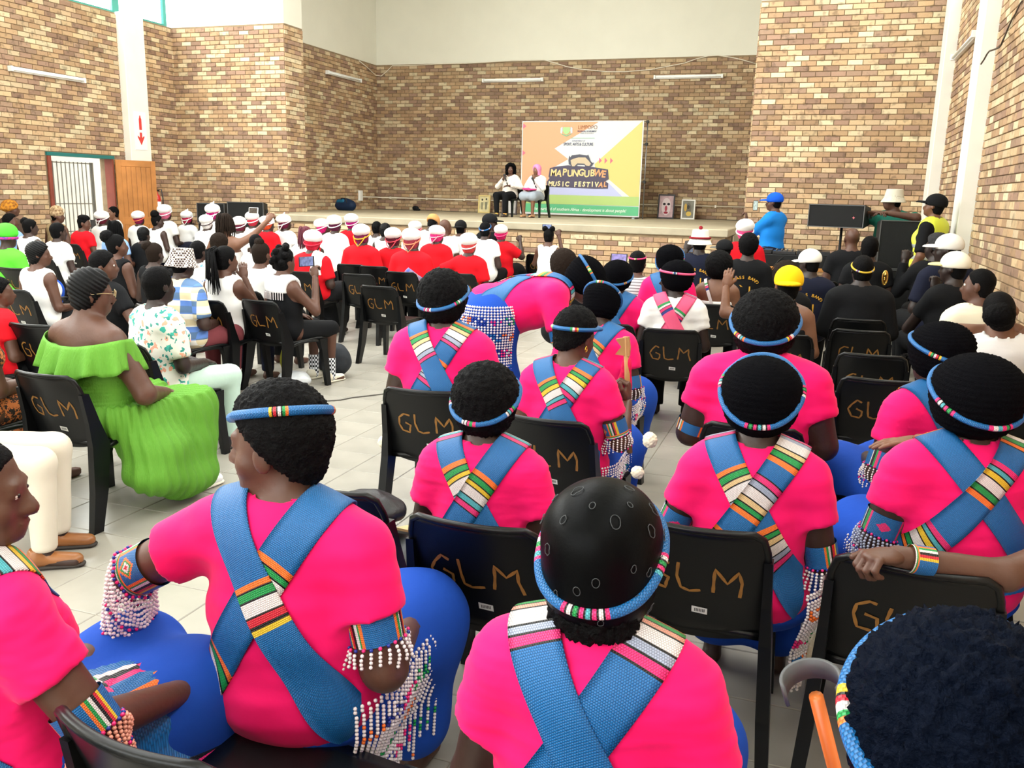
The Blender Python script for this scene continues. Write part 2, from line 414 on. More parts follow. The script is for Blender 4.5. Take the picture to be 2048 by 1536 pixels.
# high windows above the side walls, teal steel frames
m_teal = mat('teal_frame_paint', srgb('3f9d92'), .45, var=.1)
m_glass = bpy.data.materials.new('window_glass'); m_glass.use_nodes = True
nt = m_glass.node_tree; nt.nodes.clear()
_o = nt.nodes.new('ShaderNodeOutputMaterial'); _mx = nt.nodes.new('ShaderNodeMixShader'); _t = nt.nodes.new('ShaderNodeBsdfTransparent'); _g = nt.nodes.new('ShaderNodeBsdfGlossy')
_g.inputs['Roughness'].default_value = .08; _t.inputs[0].default_value = (.97, .99, .98, 1); _mx.inputs[0].default_value = .07
nt.links.new(_t.outputs[0], _mx.inputs[1]); nt.links.new(_g.outputs[0], _mx.inputs[2]); nt.links.new(_mx.outputs[0], _o.inputs[0])
wn = 0
for side, X in (('l', XL-.15), ('r', XR+.15)):
    edges = (-4.2, .1, 3.6, 7.1, 10.6, 14.11, 15.5)
    for a, b in zip(edges[:-1], edges[1:]):
        wn += 1
        mb = MB(); t = .085
        mb.box(X-.03, X+.03, a, a+t, ZT, 6.9); mb.box(X-.03, X+.03, b-t, b, ZT, 6.9); mb.box(X-.03, X+.03, a+t, b-t, ZT, ZT+.06); mb.box(X-.03, X+.03, a+t, b-t, 6.84, 6.9)
        w = struct('window_%d' % wn, mb, m_teal)
        k = max(1, int(round((b-a)/1.15)))
        for q in range(k):
            y0 = a+t+(b-a-2*t)*q/k; y1 = a+t+(b-a-2*t)*(q+1)/k
            g = MB(); g.box(X-.004, X+.004, y0+.02, y1-.02, ZT+.06, 6.84); g.build('pane', m_glass, w)
            if q: g = MB(); g.box(X-.02, X+.02, y0-.02, y0+.02, ZT+.06, 6.84); g.build('mullion', m_teal, w)
wn += 1; mb = MB()
for x in (-7.5, -3.76): mb.box(x, x+.06, -2.4, 15.0, ZC, ZC+.1)
w = struct('window_%d' % wn, mb, m_white)
g = MB(); g.box(-7.44, -3.76, -2.4, 15.0, ZC+.04, ZC+.05); g.build('pane', m_glass, w)
wn += 1; mb = MB()
for x in (-9.4, -6.2, -3.0, .14): mb.box(x, x+.06, -4.4, -4.34, 1.5, 4.4)
w = struct('window_%d' % wn, mb, m_teal)
g = MB(); g.box(-9.4, .2, -4.38, -4.37, 1.5, 4.4); g.build('pane', m_glass, w)

# ---- the stage
XAL, XAR = -9.75, -1.33
mb = MB(); mb.box(XPL, XPR, YP, YR, 1.10, ZS); mb.box(XSL, XSR, YR, YB, 1.10, ZS); mb.rbox(XAL, XAR, YF, YP+.01, 1.125, ZS, .012)
struct('floor_stage', mb, m_concrete)
wsf = wall_panel('wall_stage_front', [(XAL+.04, XAR-.04, 0, 1.125)], m_mortar, 'x', YF+.035, .25)
bricks(wsf, (XAL+.04, YF+.035), 0, XAR-XAL-.08, 0, 1.09, shade=1.0)
wss = wall_panel('wall_stage_step', [(YF+.285, YP, 0, 1.125)], m_mortar, 'y', XAR-.04, -.25)
bricks(wss, (XAR-.04, YP), -PI/2, YP-YF-.04, 0, 1.09, nsingle=0)
mb = MB(); mb.box(XPL, XAL, YP-.3, YP, 0, ZS-.12); mb.box(XAR, XPR, YP-.3, YP, 0, ZS-.12); struct('trim_stage_ends', mb, m_concrete)
mb = MB(); mb.box(XSL+.02, XSR, YB-.035, YB-.016, ZS, ZS+.012); struct('baseboard_back', mb, mat('black_gap', (.01, .01, .01), .9))  # thin black strip drawn as a dark line along the wall foot

# ---- doorway, door leaves, barred window beyond
m_red = mat('red_oxide_paint', srgb('8f4435'), .5, var=.2, vscale=5)
m_pine = mat('varnished_door_wood', srgb('cf8a4b'), .35, var=.3, vscale=2.5, bstretch=(1, 1, .05))
d = struct('door_1', (lambda mb: (mb.box(XL-.16, XL+.03, DY0, DY0+.07, 0, DZ), mb.box(XL-.16, XL+.03, DY1-.03, DY1, 0, DZ), mb)[-1])(MB()), m_red)
mb = MB(); mb.box(XL-.16, XL+.04, DY0-.02, DY1+.02, DZ-.005, DZ+.055); mb.build('door_head', mat('teal_door_head', srgb('1f6f6c'), .4), d)
# right leaf swung open against the pillar: framed boards
lw = .80; lf = MB()
for a, b in ((0, .10), (lw-.10, lw)): lf.rbox(-.022, .022, a, b, .02, DZ-.01, .004)
for a, b in ((.02, .2), (.95, 1.1), (DZ-.13, DZ-.01)): lf.rbox(-.018, .018, .10, lw-.10, a, b, .004)
leaf = lf.build('door_leaf', m_pine, d); leaf.location = (XL+.06, DY1+.01, 0); leaf.rotation_euler = (0, 0, math.radians(-20))
for k in range(6):
    a = .10+(lw-.2)*k/6; mb = MB(); mb.rbox(-.008, .014, a+.002, a+(lw-.2)/6-.003, .2, DZ-.13, .006); mb.build('door_board', m_pine, leaf)
mb = MB(); mb.ball((.04, lw-.05, 1.02), .022); mb.build('door_knob', mat('brass', srgb('b08d4a'), .3, metal=1), leaf, True)
# left leaf, standing open into the hall, edge on
mb = MB(); mb.rbox(XL+.02, XL+.06, DY0-.02, DY0+.03, .02, DZ-.01, .004); mb.build('door_edge', m_red, d)
# outside: bright yard with a barred window wall
m_out = mat('outside_white_wall', srgb('f4f1e4'), .8)
mb = MB(); mb.box(XL-3.2, XL-3.0, 9.5, 17.5, 0, 3.2); struct('wall_outside', mb, m_out)
mb = MB(); mb.box(XL-8, XL-.3, 8, 18, -.2, -.01); struct('floor_outside', mb, mat('outside_paving', srgb('cfc6b5'), .8))
gp = MB(); gp.box(XL-2.2, XL-2.0, 13.02, 13.18, 0, 3.0); struct('trim_outside_post', gp, mat('green_post', srgb('7fb27a'), .6))
gw = MB()
for a in (13.42, 14.66): gw.box(XL-2.99, XL-2.93, a, a+.07, .72, 2.4)
for z in (.72, 2.33): gw.box(XL-2.99, XL-2.93, 13.42, 14.73, z, z+.07)
w = struct('window_outside', gw, mat('cream_steel', srgb('efe2bb'), .5))
g = MB(); g.box(XL-2.985, XL-2.975, 13.49, 14.66, .79, 2.33); g.build('pane', mat('curtained_pane', srgb('cdb98c'), .6), w)
for k in range(1, 6): g = MB(); y = 13.49+1.17*k/6; g.box(XL-2.96, XL-2.94, y-.008, y+.008, .79, 2.33); g.build('glazing_bar', MATS['cream_steel'], w)
for k in range(1, 4): g = MB(); z = .79+1.54*k/4; g.box(XL-2.965, XL-2.945, 13.49, 14.66, z-.008, z+.008); g.build('glazing_bar', MATS['cream_steel'], w)
# security gate of thin bars in the doorway
sg = empty('security_gate', (XL-.12, DY0+.07, 0)); tag(sg, 'thin barred steel security gate standing in the open doorway', 'gate')
m_bar = mat('gate_steel', srgb('7d7a72'), .5, metal=.3)
for k in range(11):
    g = MB(); y = .06+.95*k/10; g.box(-.008, .008, y-.006, y+.006, .1, 2.1); g.build('gate_bar', m_bar, sg)
for z in (.1, .85, 1.35, 2.08): g = MB(); g.box(-.01, .01, .04, 1.03, z-.008, z+.008); g.build('gate_rail', m_bar, sg)
for y in (.04, 1.05): g = MB(); g.box(-.02, .02, y-.02, y+.02, 0, 2.1); g.build('gate_post', m_bar, sg)
g = MB(); g.box(-.03, .03, .93, 1.0, .88, 1.05); g.build('lock', mat('dark_lock', (.05, .05, .05), .5), sg)

# ---- wall fittings
m_lampw = mat('lamp_white', srgb('f4f4ef'), .4)
def batten(loc, ang, label, length=1.53):
    e = empty('fluorescent_light', loc, ang); tag(e, label, 'light', 'fluorescent wall lights')
    mb = MB(); mb.rbox(-length/2, length/2, -.055, 0, -.03, .05, .006); mb.build('housing', m_lampw, e)
    mb = MB(); mb.tube([(-length/2+.03, -.075, .0), (length/2-.03, -.075, .0)], .014, 10); mb.build('tube', mat('lamp_tube', srgb('fbfbf6'), .25), e, True)
    for s in (-1, 1): mb = MB(); mb.rbox(s*length/2-.02, s*length/2+.02, -.095, -.0, -.035, .052, .005); mb.build('end_cap', m_lampw, e)
batten((-7.36, YB-.016, 4.42), 0, 'white fluorescent batten on the back stage wall above the dark wigged performer')
batten((-3.12, YB-.016, 4.42), 0, 'white fluorescent batten on the back stage wall beside the right brick pier')
batten((XSL+.016, 19.25, 4.36), PI/2, 'white fluorescent batten on the side wall of the stage above the travel bag')
batten((XL+.016, 12.24, 3.53), PI/2, 'white fluorescent batten on the left brick wall above the doorway')
batten((XR-.016, 13.74, 3.80), -PI/2, 'white fluorescent batten between the two pillars of the right wall', 1.9)
def zpts(scale, ox, oy, pts): return [(ox+x/scale, oy+y/scale) for x, y in pts]
pp = zpts(2.926, 600, 0, [(345, 355), (400, 400), (440, 440), (475, 445), (510, 415), (540, 385), (630, 385), (800, 375), (1000, 370), (1250, 355), (1430, 352), (1480, 365), (1560, 390), (1640, 405), (1800, 420), (1900, 420), (2048, 408)]) + zpts(2.926, 1348, 0, [(60, 370), (130, 345), (200, 328), (260, 325), (330, 335), (400, 350), (487, 375)])
m_cabw = mat('white_cable_sheath', srgb('e6dcc8'), .5)
mb = MB(); mb.tube([at_y(x, y, YB-.03) if x > 757 else at_x(x, y, XSL+.03) for x, y in pp], .011, 6)
tag(mb.build('wall_cable', m_cabw, None, True), 'slack white cable looping along the top of the back brick wall', 'cable')
mb = MB(); A = at_x(722, 393, XSL+.03); A[2] = 1.56; pts = [A, (XSL+.05, YB-.12, 1.555), (XSL+.12, YB-.04, 1.55), (XPR-.1, YB-.04, 1.55)]; mb.tube(pts, .016, 8)
cd = mb.build('wall_conduit', m_cabw, None, True); tag(cd, 'white conduit pipe clipped along the foot of the back brick wall', 'pipe')
for k in range(9): b = MB(); x = XSL+.4+k*1.05; b.box(x-.02, x+.02, YB-.06, YB-.015, 1.52, 1.58); b.build('clip', m_cabw, cd)
mb = MB(); mb.rbox(XSL+.01, XSL+.075, 19.93, 20.07, 1.46, 1.72, .008); so = mb.build('socket_box', m_lampw); tag(so, 'small white socket box on the stage side wall by the travel bag', 'socket')
mb = MB(); mb.tube([at_x(x, y, XR-.03) for x, y in zpts(10.24, 1848, 0, [(2010, 20), (1960, 90), (1880, 270), (1800, 400), (1720, 580), (1690, 660)])]+[at_x(x, y, XR-.2) for x, y in zpts(10.24, 1848, 0, [(1620, 820), (1580, 920), (1540, 970), (1450, 1010), (1340, 1045), (1290, 1110), (1230, 1220), (1170, 1310)])], .009, 6)
tag(mb.build('loose_wire', mat('dark_wire', srgb('4a3f33'), .6), None, True), 'thin dark loose wire hanging down the right brick wall and pillar', 'wire')
# fire extinguisher sign on the left pillar, extinguisher under it
X = XL+.17
sgn = empty('fire_sign', (X+.002, 14.23, 2.75)); tag(sgn, 'white fire extinguisher sign with red arrow on the left pillar', 'sign')
mb = MB(); mb.box(0, .006, -.16, .16, -.36, .36); mb.build('panel', mat('sign_white', srgb('fbfaf6'), .5), sgn)
m_sr = mat('sign_red', srgb('d8403c'), .5)
rot = Matrix(((0, 0, 1, 0), (1, 0, 0, 0), (0, 1, 0, 0), (0, 0, 0, 1)))
mb = MB(); mb.prism([(-.035, .02), (.035, .02), (.035, .22), (.02, .25), (.012, .29), (-.012, .29), (-.02, .25), (-.035, .22)], .006, .008, None, rot); mb.build('extinguisher_symbol', m_sr, sgn)
mb = MB(); mb.prism([(0, -.27), (.09, -.12), (.085, -.09), (.03, -.13), (.03, -.03), (-.03, -.03), (-.03, -.13), (-.085, -.09), (-.09, -.12)], .006, .008, None, rot); mb.build('arrow_symbol', m_sr, sgn)
ex = empty('fire_extinguisher', (X+.09, 14.46, 1.02)); tag(ex, 'red fire extinguisher with blue and white label hung on the left pillar', 'extinguisher')
mb = MB(); mb.lathe([(.02, 0), (.075, .01), (.08, .04), (.08, .42), (.07, .49), (.03, .54), (.025, .58)], 20); mb.build('cylinder', mat('extinguisher_red', srgb('c92a2a'), .3, coat=.4), ex, True)
mb = MB(); mb.lathe([(.0812, .10), (.0812, .38)], 20); mb.build('label_sleeve', mat('label_white', srgb('f2f2f2'), .4), ex, True)
mb = MB(); mb.lathe([(.0822, .14), (.0822, .25)], 20); mb.build('label_band', mat('label_blue', srgb('3b6fc4'), .4), ex, True)
mb = MB(); mb.box(-.02, .02, -.07, .07, .58, .60); mb.box(-.015, .015, -.03, .02, .56, .66); mb.build('lever', mat('black_plastic_small', (.02, .02, .02), .4), ex)
mb = MB(); mb.tube([(0, .03, .6), (.06, .08, .62), (.08, .09, .45), (.07, .09, .2)], .012, 8); mb.build('hose', MATS['black_plastic_small'], ex, True)
# ================================================================== smooth solids (distance fields -> surface nets)
def smin(a, b, k):
    h = np.maximum(k-np.abs(a-b), 0)/k
    return np.minimum(a, b)-h*h*k*.25
class Field:
    def __init__(s): s.p = []; s.cut = []
    def cone(s, a, b, r1, r2, k=.03, sc=(1, 1, 1), cut=None, neg=False, R=None):
        s.p.append(('c', np.asarray(a, float), np.asarray(b, float), r1, r2, k, np.asarray(sc, float), cut, neg, R)); return s
    def ell(s, c, r, k=.03, R=None, neg=False, cut=None):
        s.p.append(('e', np.asarray(c, float), np.asarray(r if hasattr(r, '__len__') else (r, r, r), float), R, None, k, None, cut, neg)); return s
    def plane(s, p, n): n = np.asarray(n, float); s.cut.append((np.asarray(p, float), n/np.linalg.norm(n))); return s
    def inflate(s, e):
        q = []
        for p in s.p:
            p = list(p)
            if p[8]: q.append(tuple(p)); continue
            if p[0] == 'c': p[3] += e; p[4] += e
            else: p[2] = p[2]+e
            q.append(tuple(p))
        f = Field(); f.p = q; f.cut = list(s.cut); return f
    def xform(s, R, t):
        """rotate then move every piece (cones with uneven scale keep their axes)"""
        f = Field()
        for p in s.p:
            p = list(p)
            if p[0] == 'c':
                p[1] = R@p[1]+t; p[2] = R@p[2]+t
                if p[6].min() < p[6].max(): p[9] = R if p[9] is None else R@p[9]
            else: p[1] = R@p[1]+t; p[3] = R if p[3] is None else R@p[3]
            if p[7] is not None: p[7] = (R@np.asarray(p[7][0])+t, R@np.asarray(p[7][1]))
            f.p.append(tuple(p))
        f.cut = [(R@a+t, R@n) for a, n in s.cut]; return f
    @staticmethod
    def one(p, P):
        if p[0] == 'c':
            _, a, b, r1, r2, k, sc, cut, neg, R = p
            q = P-a; ba = b-a
            if R is not None: q = q@R; ba = ba@R
            q = q/sc; ba = ba/sc; L = ba@ba+1e-12
            t = np.clip(q@ba/L, 0, 1); d = (np.sqrt(((q-t[..., None]*ba)**2).sum(-1))-(r1+(r2-r1)*t))*sc.min()
        else:
            _, c, r, R, _, k, _, cut, neg = p
            q = P-c
            if R is not None: q = q@R
            k0 = np.sqrt(((q/r)**2).sum(-1)); k1 = np.sqrt(((q/(r*r))**2).sum(-1))+1e-9
            d = np.where(k0 < 1e-4, -r.min(), k0*(k0-1)/k1)
        if cut is not None:
            n = np.asarray(cut[1], float); n = n/np.linalg.norm(n); d = np.maximum(d, (P-np.asarray(cut[0]))@n)
        return d
    def box(s, p):
        if p[0] == 'c':
            r = max(p[3], p[4])*(p[6] if p[9] is None else p[6].max()); return np.minimum(p[1], p[2])-r, np.maximum(p[1], p[2])+r
        r = p[2] if p[3] is None else np.full(3, p[2].max())
        return p[1]-r, p[1]+r
    def __call__(s, P):
        d = np.full(P.shape[:-1], 1.0)
        for p in s.p:
            e = Field.one(p, P)
            d = np.maximum(d, -e) if p[8] else smin(d, e, p[5])
        for a, n in s.cut: d = np.maximum(d, (P-a)@n)
        return d
    def mesh(s, h):
        bs = [s.box(p) for p in s.p if not p[8]]
        lo = np.min([b[0] for b in bs], 0)-2.5*h-.01; hi = np.max([b[1] for b in bs], 0)+2.5*h+.01
        n = np.ceil((hi-lo)/h).astype(int)+1
        ax = [lo[i]+h*np.arange(n[i]) for i in range(3)]
        F = np.full(n, .2, np.float32)
        for p in s.p:
            b0, b1 = s.box(p); mg = p[5]+h*2+.02
            i0 = np.clip(((b0-mg-lo)/h).astype(int), 0, n-1); i1 = np.clip(np.ceil((b1+mg-lo)/h).astype(int)+1, 1, n)
            if (i1 <= i0).any(): continue
            G = np.stack(np.meshgrid(ax[0][i0[0]:i1[0]], ax[1][i0[1]:i1[1]], ax[2][i0[2]:i1[2]], indexing='ij'), -1)
            e = Field.one(p, G); sl = tuple(slice(a, b) for a, b in zip(i0, i1))
            F[sl] = np.maximum(F[sl], -e) if p[8] else smin(F[sl], e, p[5])
        if s.cut:
            G = np.stack(np.meshgrid(*ax, indexing='ij'), -1)
            for a, nn in s.cut: F = np.maximum(F, (G-a)@nn)
        return surface_nets(F, lo, h)
def surface_nets(F, lo, h):
    S = F < 0; n = np.array(F.shape)
    acc = np.zeros((*(n-1), 3), np.float32); cnt = np.zeros(n-1, np.float32)
    idx = [np.arange(k, dtype=np.float32) for k in n]
    for ax in range(3):
        a = [slice(None)]*3; b = [slice(None)]*3; a[ax] = slice(0, -1); b[ax] = slice(1, None)
        a, b = tuple(a), tuple(b)
        m = S[a] != S[b]; f0 = F[a]; t = np.where(m, f0/np.where(m, f0-F[b], 1), 0).astype(np.float32)
        o = [k for k in range(3) if k != ax]
        for d1 in (0, 1):
            for d2 in (0, 1):
                sl = [slice(None)]*3
                for k, dd in zip(o, (d1, d2)): sl[k] = slice(dd, n[k]-1+dd)
                mm = m[tuple(sl)]; tt = t[tuple(sl)]
                cnt += mm; acc[..., ax] += tt
                for k, dd in zip(o, (d1, d2)):
                    if dd: acc[..., k] += mm
    act = cnt > 0
    I = np.full(n-1, -1, np.int64); I[act] = np.arange(act.sum())
    base = np.stack(np.nonzero(act), -1).astype(np.float32)
    V = (base+acc[act]/cnt[act][:, None])*h+lo
    Q = []
    for ax in range(3):
        o = [(ax+1) % 3, (ax+2) % 3]
        a = [slice(1, -1)]*3; b = [slice(1, -1)]*3; a[ax] = slice(0, -1); b[ax] = slice(1, None)
        s0 = S[tuple(a)]; s1 = S[tuple(b)]; m = s0 != s1
        w = np.stack(np.nonzero(m), -1)
        if len(w) == 0: continue
        c = w.copy(); c[:, o[0]] += 1; c[:, o[1]] += 1
        def cell(d0, d1):
            q = c.copy(); q[:, o[0]] += d0; q[:, o[1]] += d1; return I[q[:, 0], q[:, 1], q[:, 2]]
        q = np.stack([cell(-1, -1), cell(0, -1), cell(0, 0), cell(-1, 0)], -1)
        fl = s1[tuple(w.T)]; q[fl] = q[fl][:, ::-1]; Q.append(q)
    return V, np.concatenate(Q) if Q else np.zeros((0, 4), int)
def vnorm(V, Q):
    fn = np.cross(V[Q[:, 2]]-V[Q[:, 0]], V[Q[:, 3]]-V[Q[:, 1]]); N = np.zeros_like(V)
    for k in range(4): np.add.at(N, Q[:, k], fn)
    return N/(np.linalg.norm(N, axis=1, keepdims=True)+1e-12)
def relax(V, Q, it=2, lam=.5):
    for _ in range(it):
        A = np.zeros_like(V); C = np.zeros(len(V))
        for k in range(4):
            np.add.at(A, Q[:, k], V[Q[:, (k+1) % 4]]+V[Q[:, k-1]]); np.add.at(C, Q[:, k], 2)
        V = V+lam*(A/np.maximum(C, 1)[:, None]-V)
    return V
def wave(P, s, seed=0):
    """cheap smooth noise"""
    r = np.random.RandomState(seed); o = np.zeros(len(P))
    for k in range(6):
        d = r.normal(size=3); d /= np.linalg.norm(d); o += np.sin(P@d*s*r.uniform(.6, 1.6)+r.uniform(0, 6.28))
    return o/6
def rotm(rx=0, ry=0, rz=0): return np.array(Euler((math.radians(rx), math.radians(ry), math.radians(rz)), 'XYZ').to_matrix())

# ================================================================== plastic chairs
m_chair = mat('black_chair_plastic', (.0032, .0036, .0042), .33, bump=.04, bscale=300, spec=.28)
m_chair_grey = mat('charcoal_chair_plastic', (.018, .022, .026), .38, bump=.04, bscale=300, spec=.45)
m_gold = mat('gold_marker_paint', srgb('96682a'), .55, var=.25, vscale=40)
m_stick = mat('sticker_white', srgb('d9d9d4'), .5)
m_ink = mat('print_black', (.01, .01, .01), .6)
CH = .79
def back_pt(u, v, off=0):
    """backrest surface: u -1..1 across, v 0 bottom..1 top; off = distance behind"""
    z = .43+(CH-.43)*v; hw = .205+.012*math.sin(PI*v)-.012*v
    y = -.185-.115*v**1.15-.04*(1-u*u)*(.35+.65*v)
    return np.array((hw*u, y-off, z))
def chair_back():
    nu, nv = 16, 14; V = []; F = []
    def corner(u, v):
        # rounded upper corners and a bowed lower edge
        vv = v
        if v > .86: uu = u*(1-.10*((v-.86)/.14)**2.2)
        else: uu = u
        return uu, vv-(.10*(1-u*u) if v == 0 else 0)
    for lay, off in ((0, 0.004), (1, -.004)):
        for j in range(nv+1):
            for i in range(nu+1):
                u, v = corner(-1+2*i/nu, j/nv); V.append(back_pt(u, v, off))
    n = (nu+1)*(nv+1)
    for j in range(nv):
        for i in range(nu):
            a = j*(nu+1)+i; F.append((a, a+1, a+nu+2, a+nu+1)); F.append((n+a, n+a+nu+1, n+a+nu+2, n+a+1))
    for i in range(nu):
        a = i; F.append((a, n+a, n+a+1, a+1)); a = nv*(nu+1)+i; F.append((a, a+1, n+a+1, n+a))
    mb = MB(); mb.add(V, F)
    # rolled rim along the top and down both sides
    rim = [back_pt(corner(-1, v)[0], v) for v in np.linspace(.0, .95, 9)]+[back_pt(corner(u, 1)[0], 1) for u in np.linspace(-.93, .93, 13)]+[back_pt(corner(1, v)[0], v) for v in np.linspace(.95, .0, 9)]
    mb.tube(rim, .011, 8)
    return mb
def leg_mb(s, rear):
    mb = MB()
    if rear:   # flange that runs from the backrest edge to the floor
        rows = [(.70, s*.206, -.262, .012, .022), (.55, s*.210, -.225, .014, .035), (.43, s*.215, -.20, .018, .055), (.2, s*.228, -.235, .02, .042), (0.0, s*.242, -.285, .018, .03)]
    else:
        rows = [(.425, s*.205, .225, .03, .05), (.33, s*.215, .235, .02, .035), (0, s*.235, .265, .016, .026)]
    V = []; F = []
    for z, x, y, a, b in rows:
        for dx, dy in ((-a, -b), (a, -b), (a, b), (-a, b)): V.append((x+dx, y+dy, z))
    for i in range(len(rows)-1):
        for k in range(4): j = (k+1) % 4; F.append((i*4+k, i*4+j, i*4+4+j, i*4+4+k)[::-1])
    F.append((0, 1, 2, 3)); e = (len(rows)-1)*4; F.append((e+3, e+2, e+1, e)); mb.add(V, F); return mb
def seat_mb():
    nu, nv = 10, 10; V = []; F = []
    for off in (0, -.022):
        for j in range(nv+1):
            for i in range(nu+1):
                u, v = -1+2*i/nu, j/nv; y = -.20+.46*v
                V.append(((.205+.02*v)*u, y, .44+.012*v-.018*(1-u*u)*math.sin(PI*min(1, v*1.05))-.02*max(0, v-.85)/.15+off))
    n = (nu+1)*(nv+1)
    for j in range(nv):
        for i in range(nu): a = j*(nu+1)+i; F += [(a, a+1, a+nu+2, a+nu+1), (n+a, n+a+nu+1, n+a+nu+2, n+a+1)]
    for i in range(nu): a = i; F.append((a, n+a, n+a+1, a+1)); a = nv*(nu+1)+i; F.append((a, a+1, n+a+1, n+a))
    for j in range(nv): a = j*(nu+1); F.append((a, a+nu+1, n+a+nu+1, n+a)); a += nu; F.append((a, n+a, n+a+nu+1, a+nu+1))
    mb = MB(); mb.add(V, F)
    for s in (-1, 1):   # arched side skirts under the seat
        pts = [(s*.213, y, .425-.05*(abs((y-.02)/.24)**3)) for y in np.linspace(-.2, .25, 9)]; mb.tube(pts, .014, 6)
    return mb
def stroke(pts, w):
    """painted letter stroke following the backrest"""
    V = []; F = []; P = [np.array(p, float) for p in pts]
    Q = [P[0]]
    for a, b in zip(P[:-1], P[1:]):
        for t in (.33, .66, 1): Q.append(a+(b-a)*t)
    for i, p in enumerate(Q):
        t = Q[min(i+1, len(Q)-1)]-Q[max(i-1, 0)]; t /= np.linalg.norm(t)+1e-9; n = np.array((-t[1], t[0]))
        ww = w*(1+.18*math.sin(i*1.9))
        for s in (-1, 1):
            x, z = p+n*s*ww/2; v = (z-.43)/(CH-.43); V.append(back_pt(x/.205, v, .0062))
    for i in range(len(Q)-1): F.append((2*i, 2*i+1, 2*i+3, 2*i+2))
    return V, F
def letters(jit=0):
    r = random.Random(jit); mb = MB(); j = lambda: r.uniform(-.006, .006)
    base = .60
    G = [(-.075, .665), (-.098, .675), (-.122, .655), (-.128, .622), (-.112, .592), (-.085, .585), (-.076, .60), (-.074, .623), (-.10, .627)]
    Lp = [(-.052, .672), (-.050, .63), (-.046, .594), (-.02, .592), (.008, .594)]
    Mp = [(.034, .588), (.04, .63), (.045, .668), (.072, .632), (.098, .668), (.104, .63), (.108, .586)]
    for g in (G, Lp, Mp):
        g = [((x+.01)*1.14+j(), .615+(z-.63)*1.14+j()) for x, z in g]; V, F = stroke(g, .0092); mb.add(V, F)
    return mb
CHAIRS = []
def chair_proto(k, m):
    e = empty('plastic_chair', (0, -50-k, 0))
    chair_back().build('backrest', m, e, True)
    seat_mb().build('seat', m, e, True)
    for s in (-1, 1):
        for rear in (0, 1): leg_mb(s, rear).build('leg', m, e)
    letters(k).build('painted_letters', m_gold, e)
    mb = MB(); V = [back_pt(u, v, .0062) for u, v in ((-.02, .16), (.2, .15), (.2, .215), (-.02, .225))]; mb.add(V, [(0, 1, 2, 3)]); st = mb.build('sticker', m_stick, e)
    mb = MB()
    for q in range(7): u = .02+.022*q; V = [back_pt(u, .172, .0068), back_pt(u+.011, .172, .0068), back_pt(u+.011, .205, .0068), back_pt(u, .205, .0068)]; mb.add(V, [(0, 1, 2, 3)])
    mb.build('barcode', m_ink, st)
    return e
PROTO = [chair_proto(k, m_chair) for k in range(4)]
used_proto = set()
def chair(x, y, rz=0, label='black plastic chair', z=0, k=None, sc=1, letters_on=True):
    k = random.randrange(4) if k is None else k
    if k in used_proto: c = copy_tree(PROTO[k])
    else: c = PROTO[k]; used_proto.add(k)
    c.location = (x, y, z); c.rotation_euler = (0, 0, math.radians(rz)); c.scale = (sc, sc, sc)
    tag(c, label, 'chair', 'black plastic stacking chairs of the hall'); CHAIRS.append((x, y))
    return c
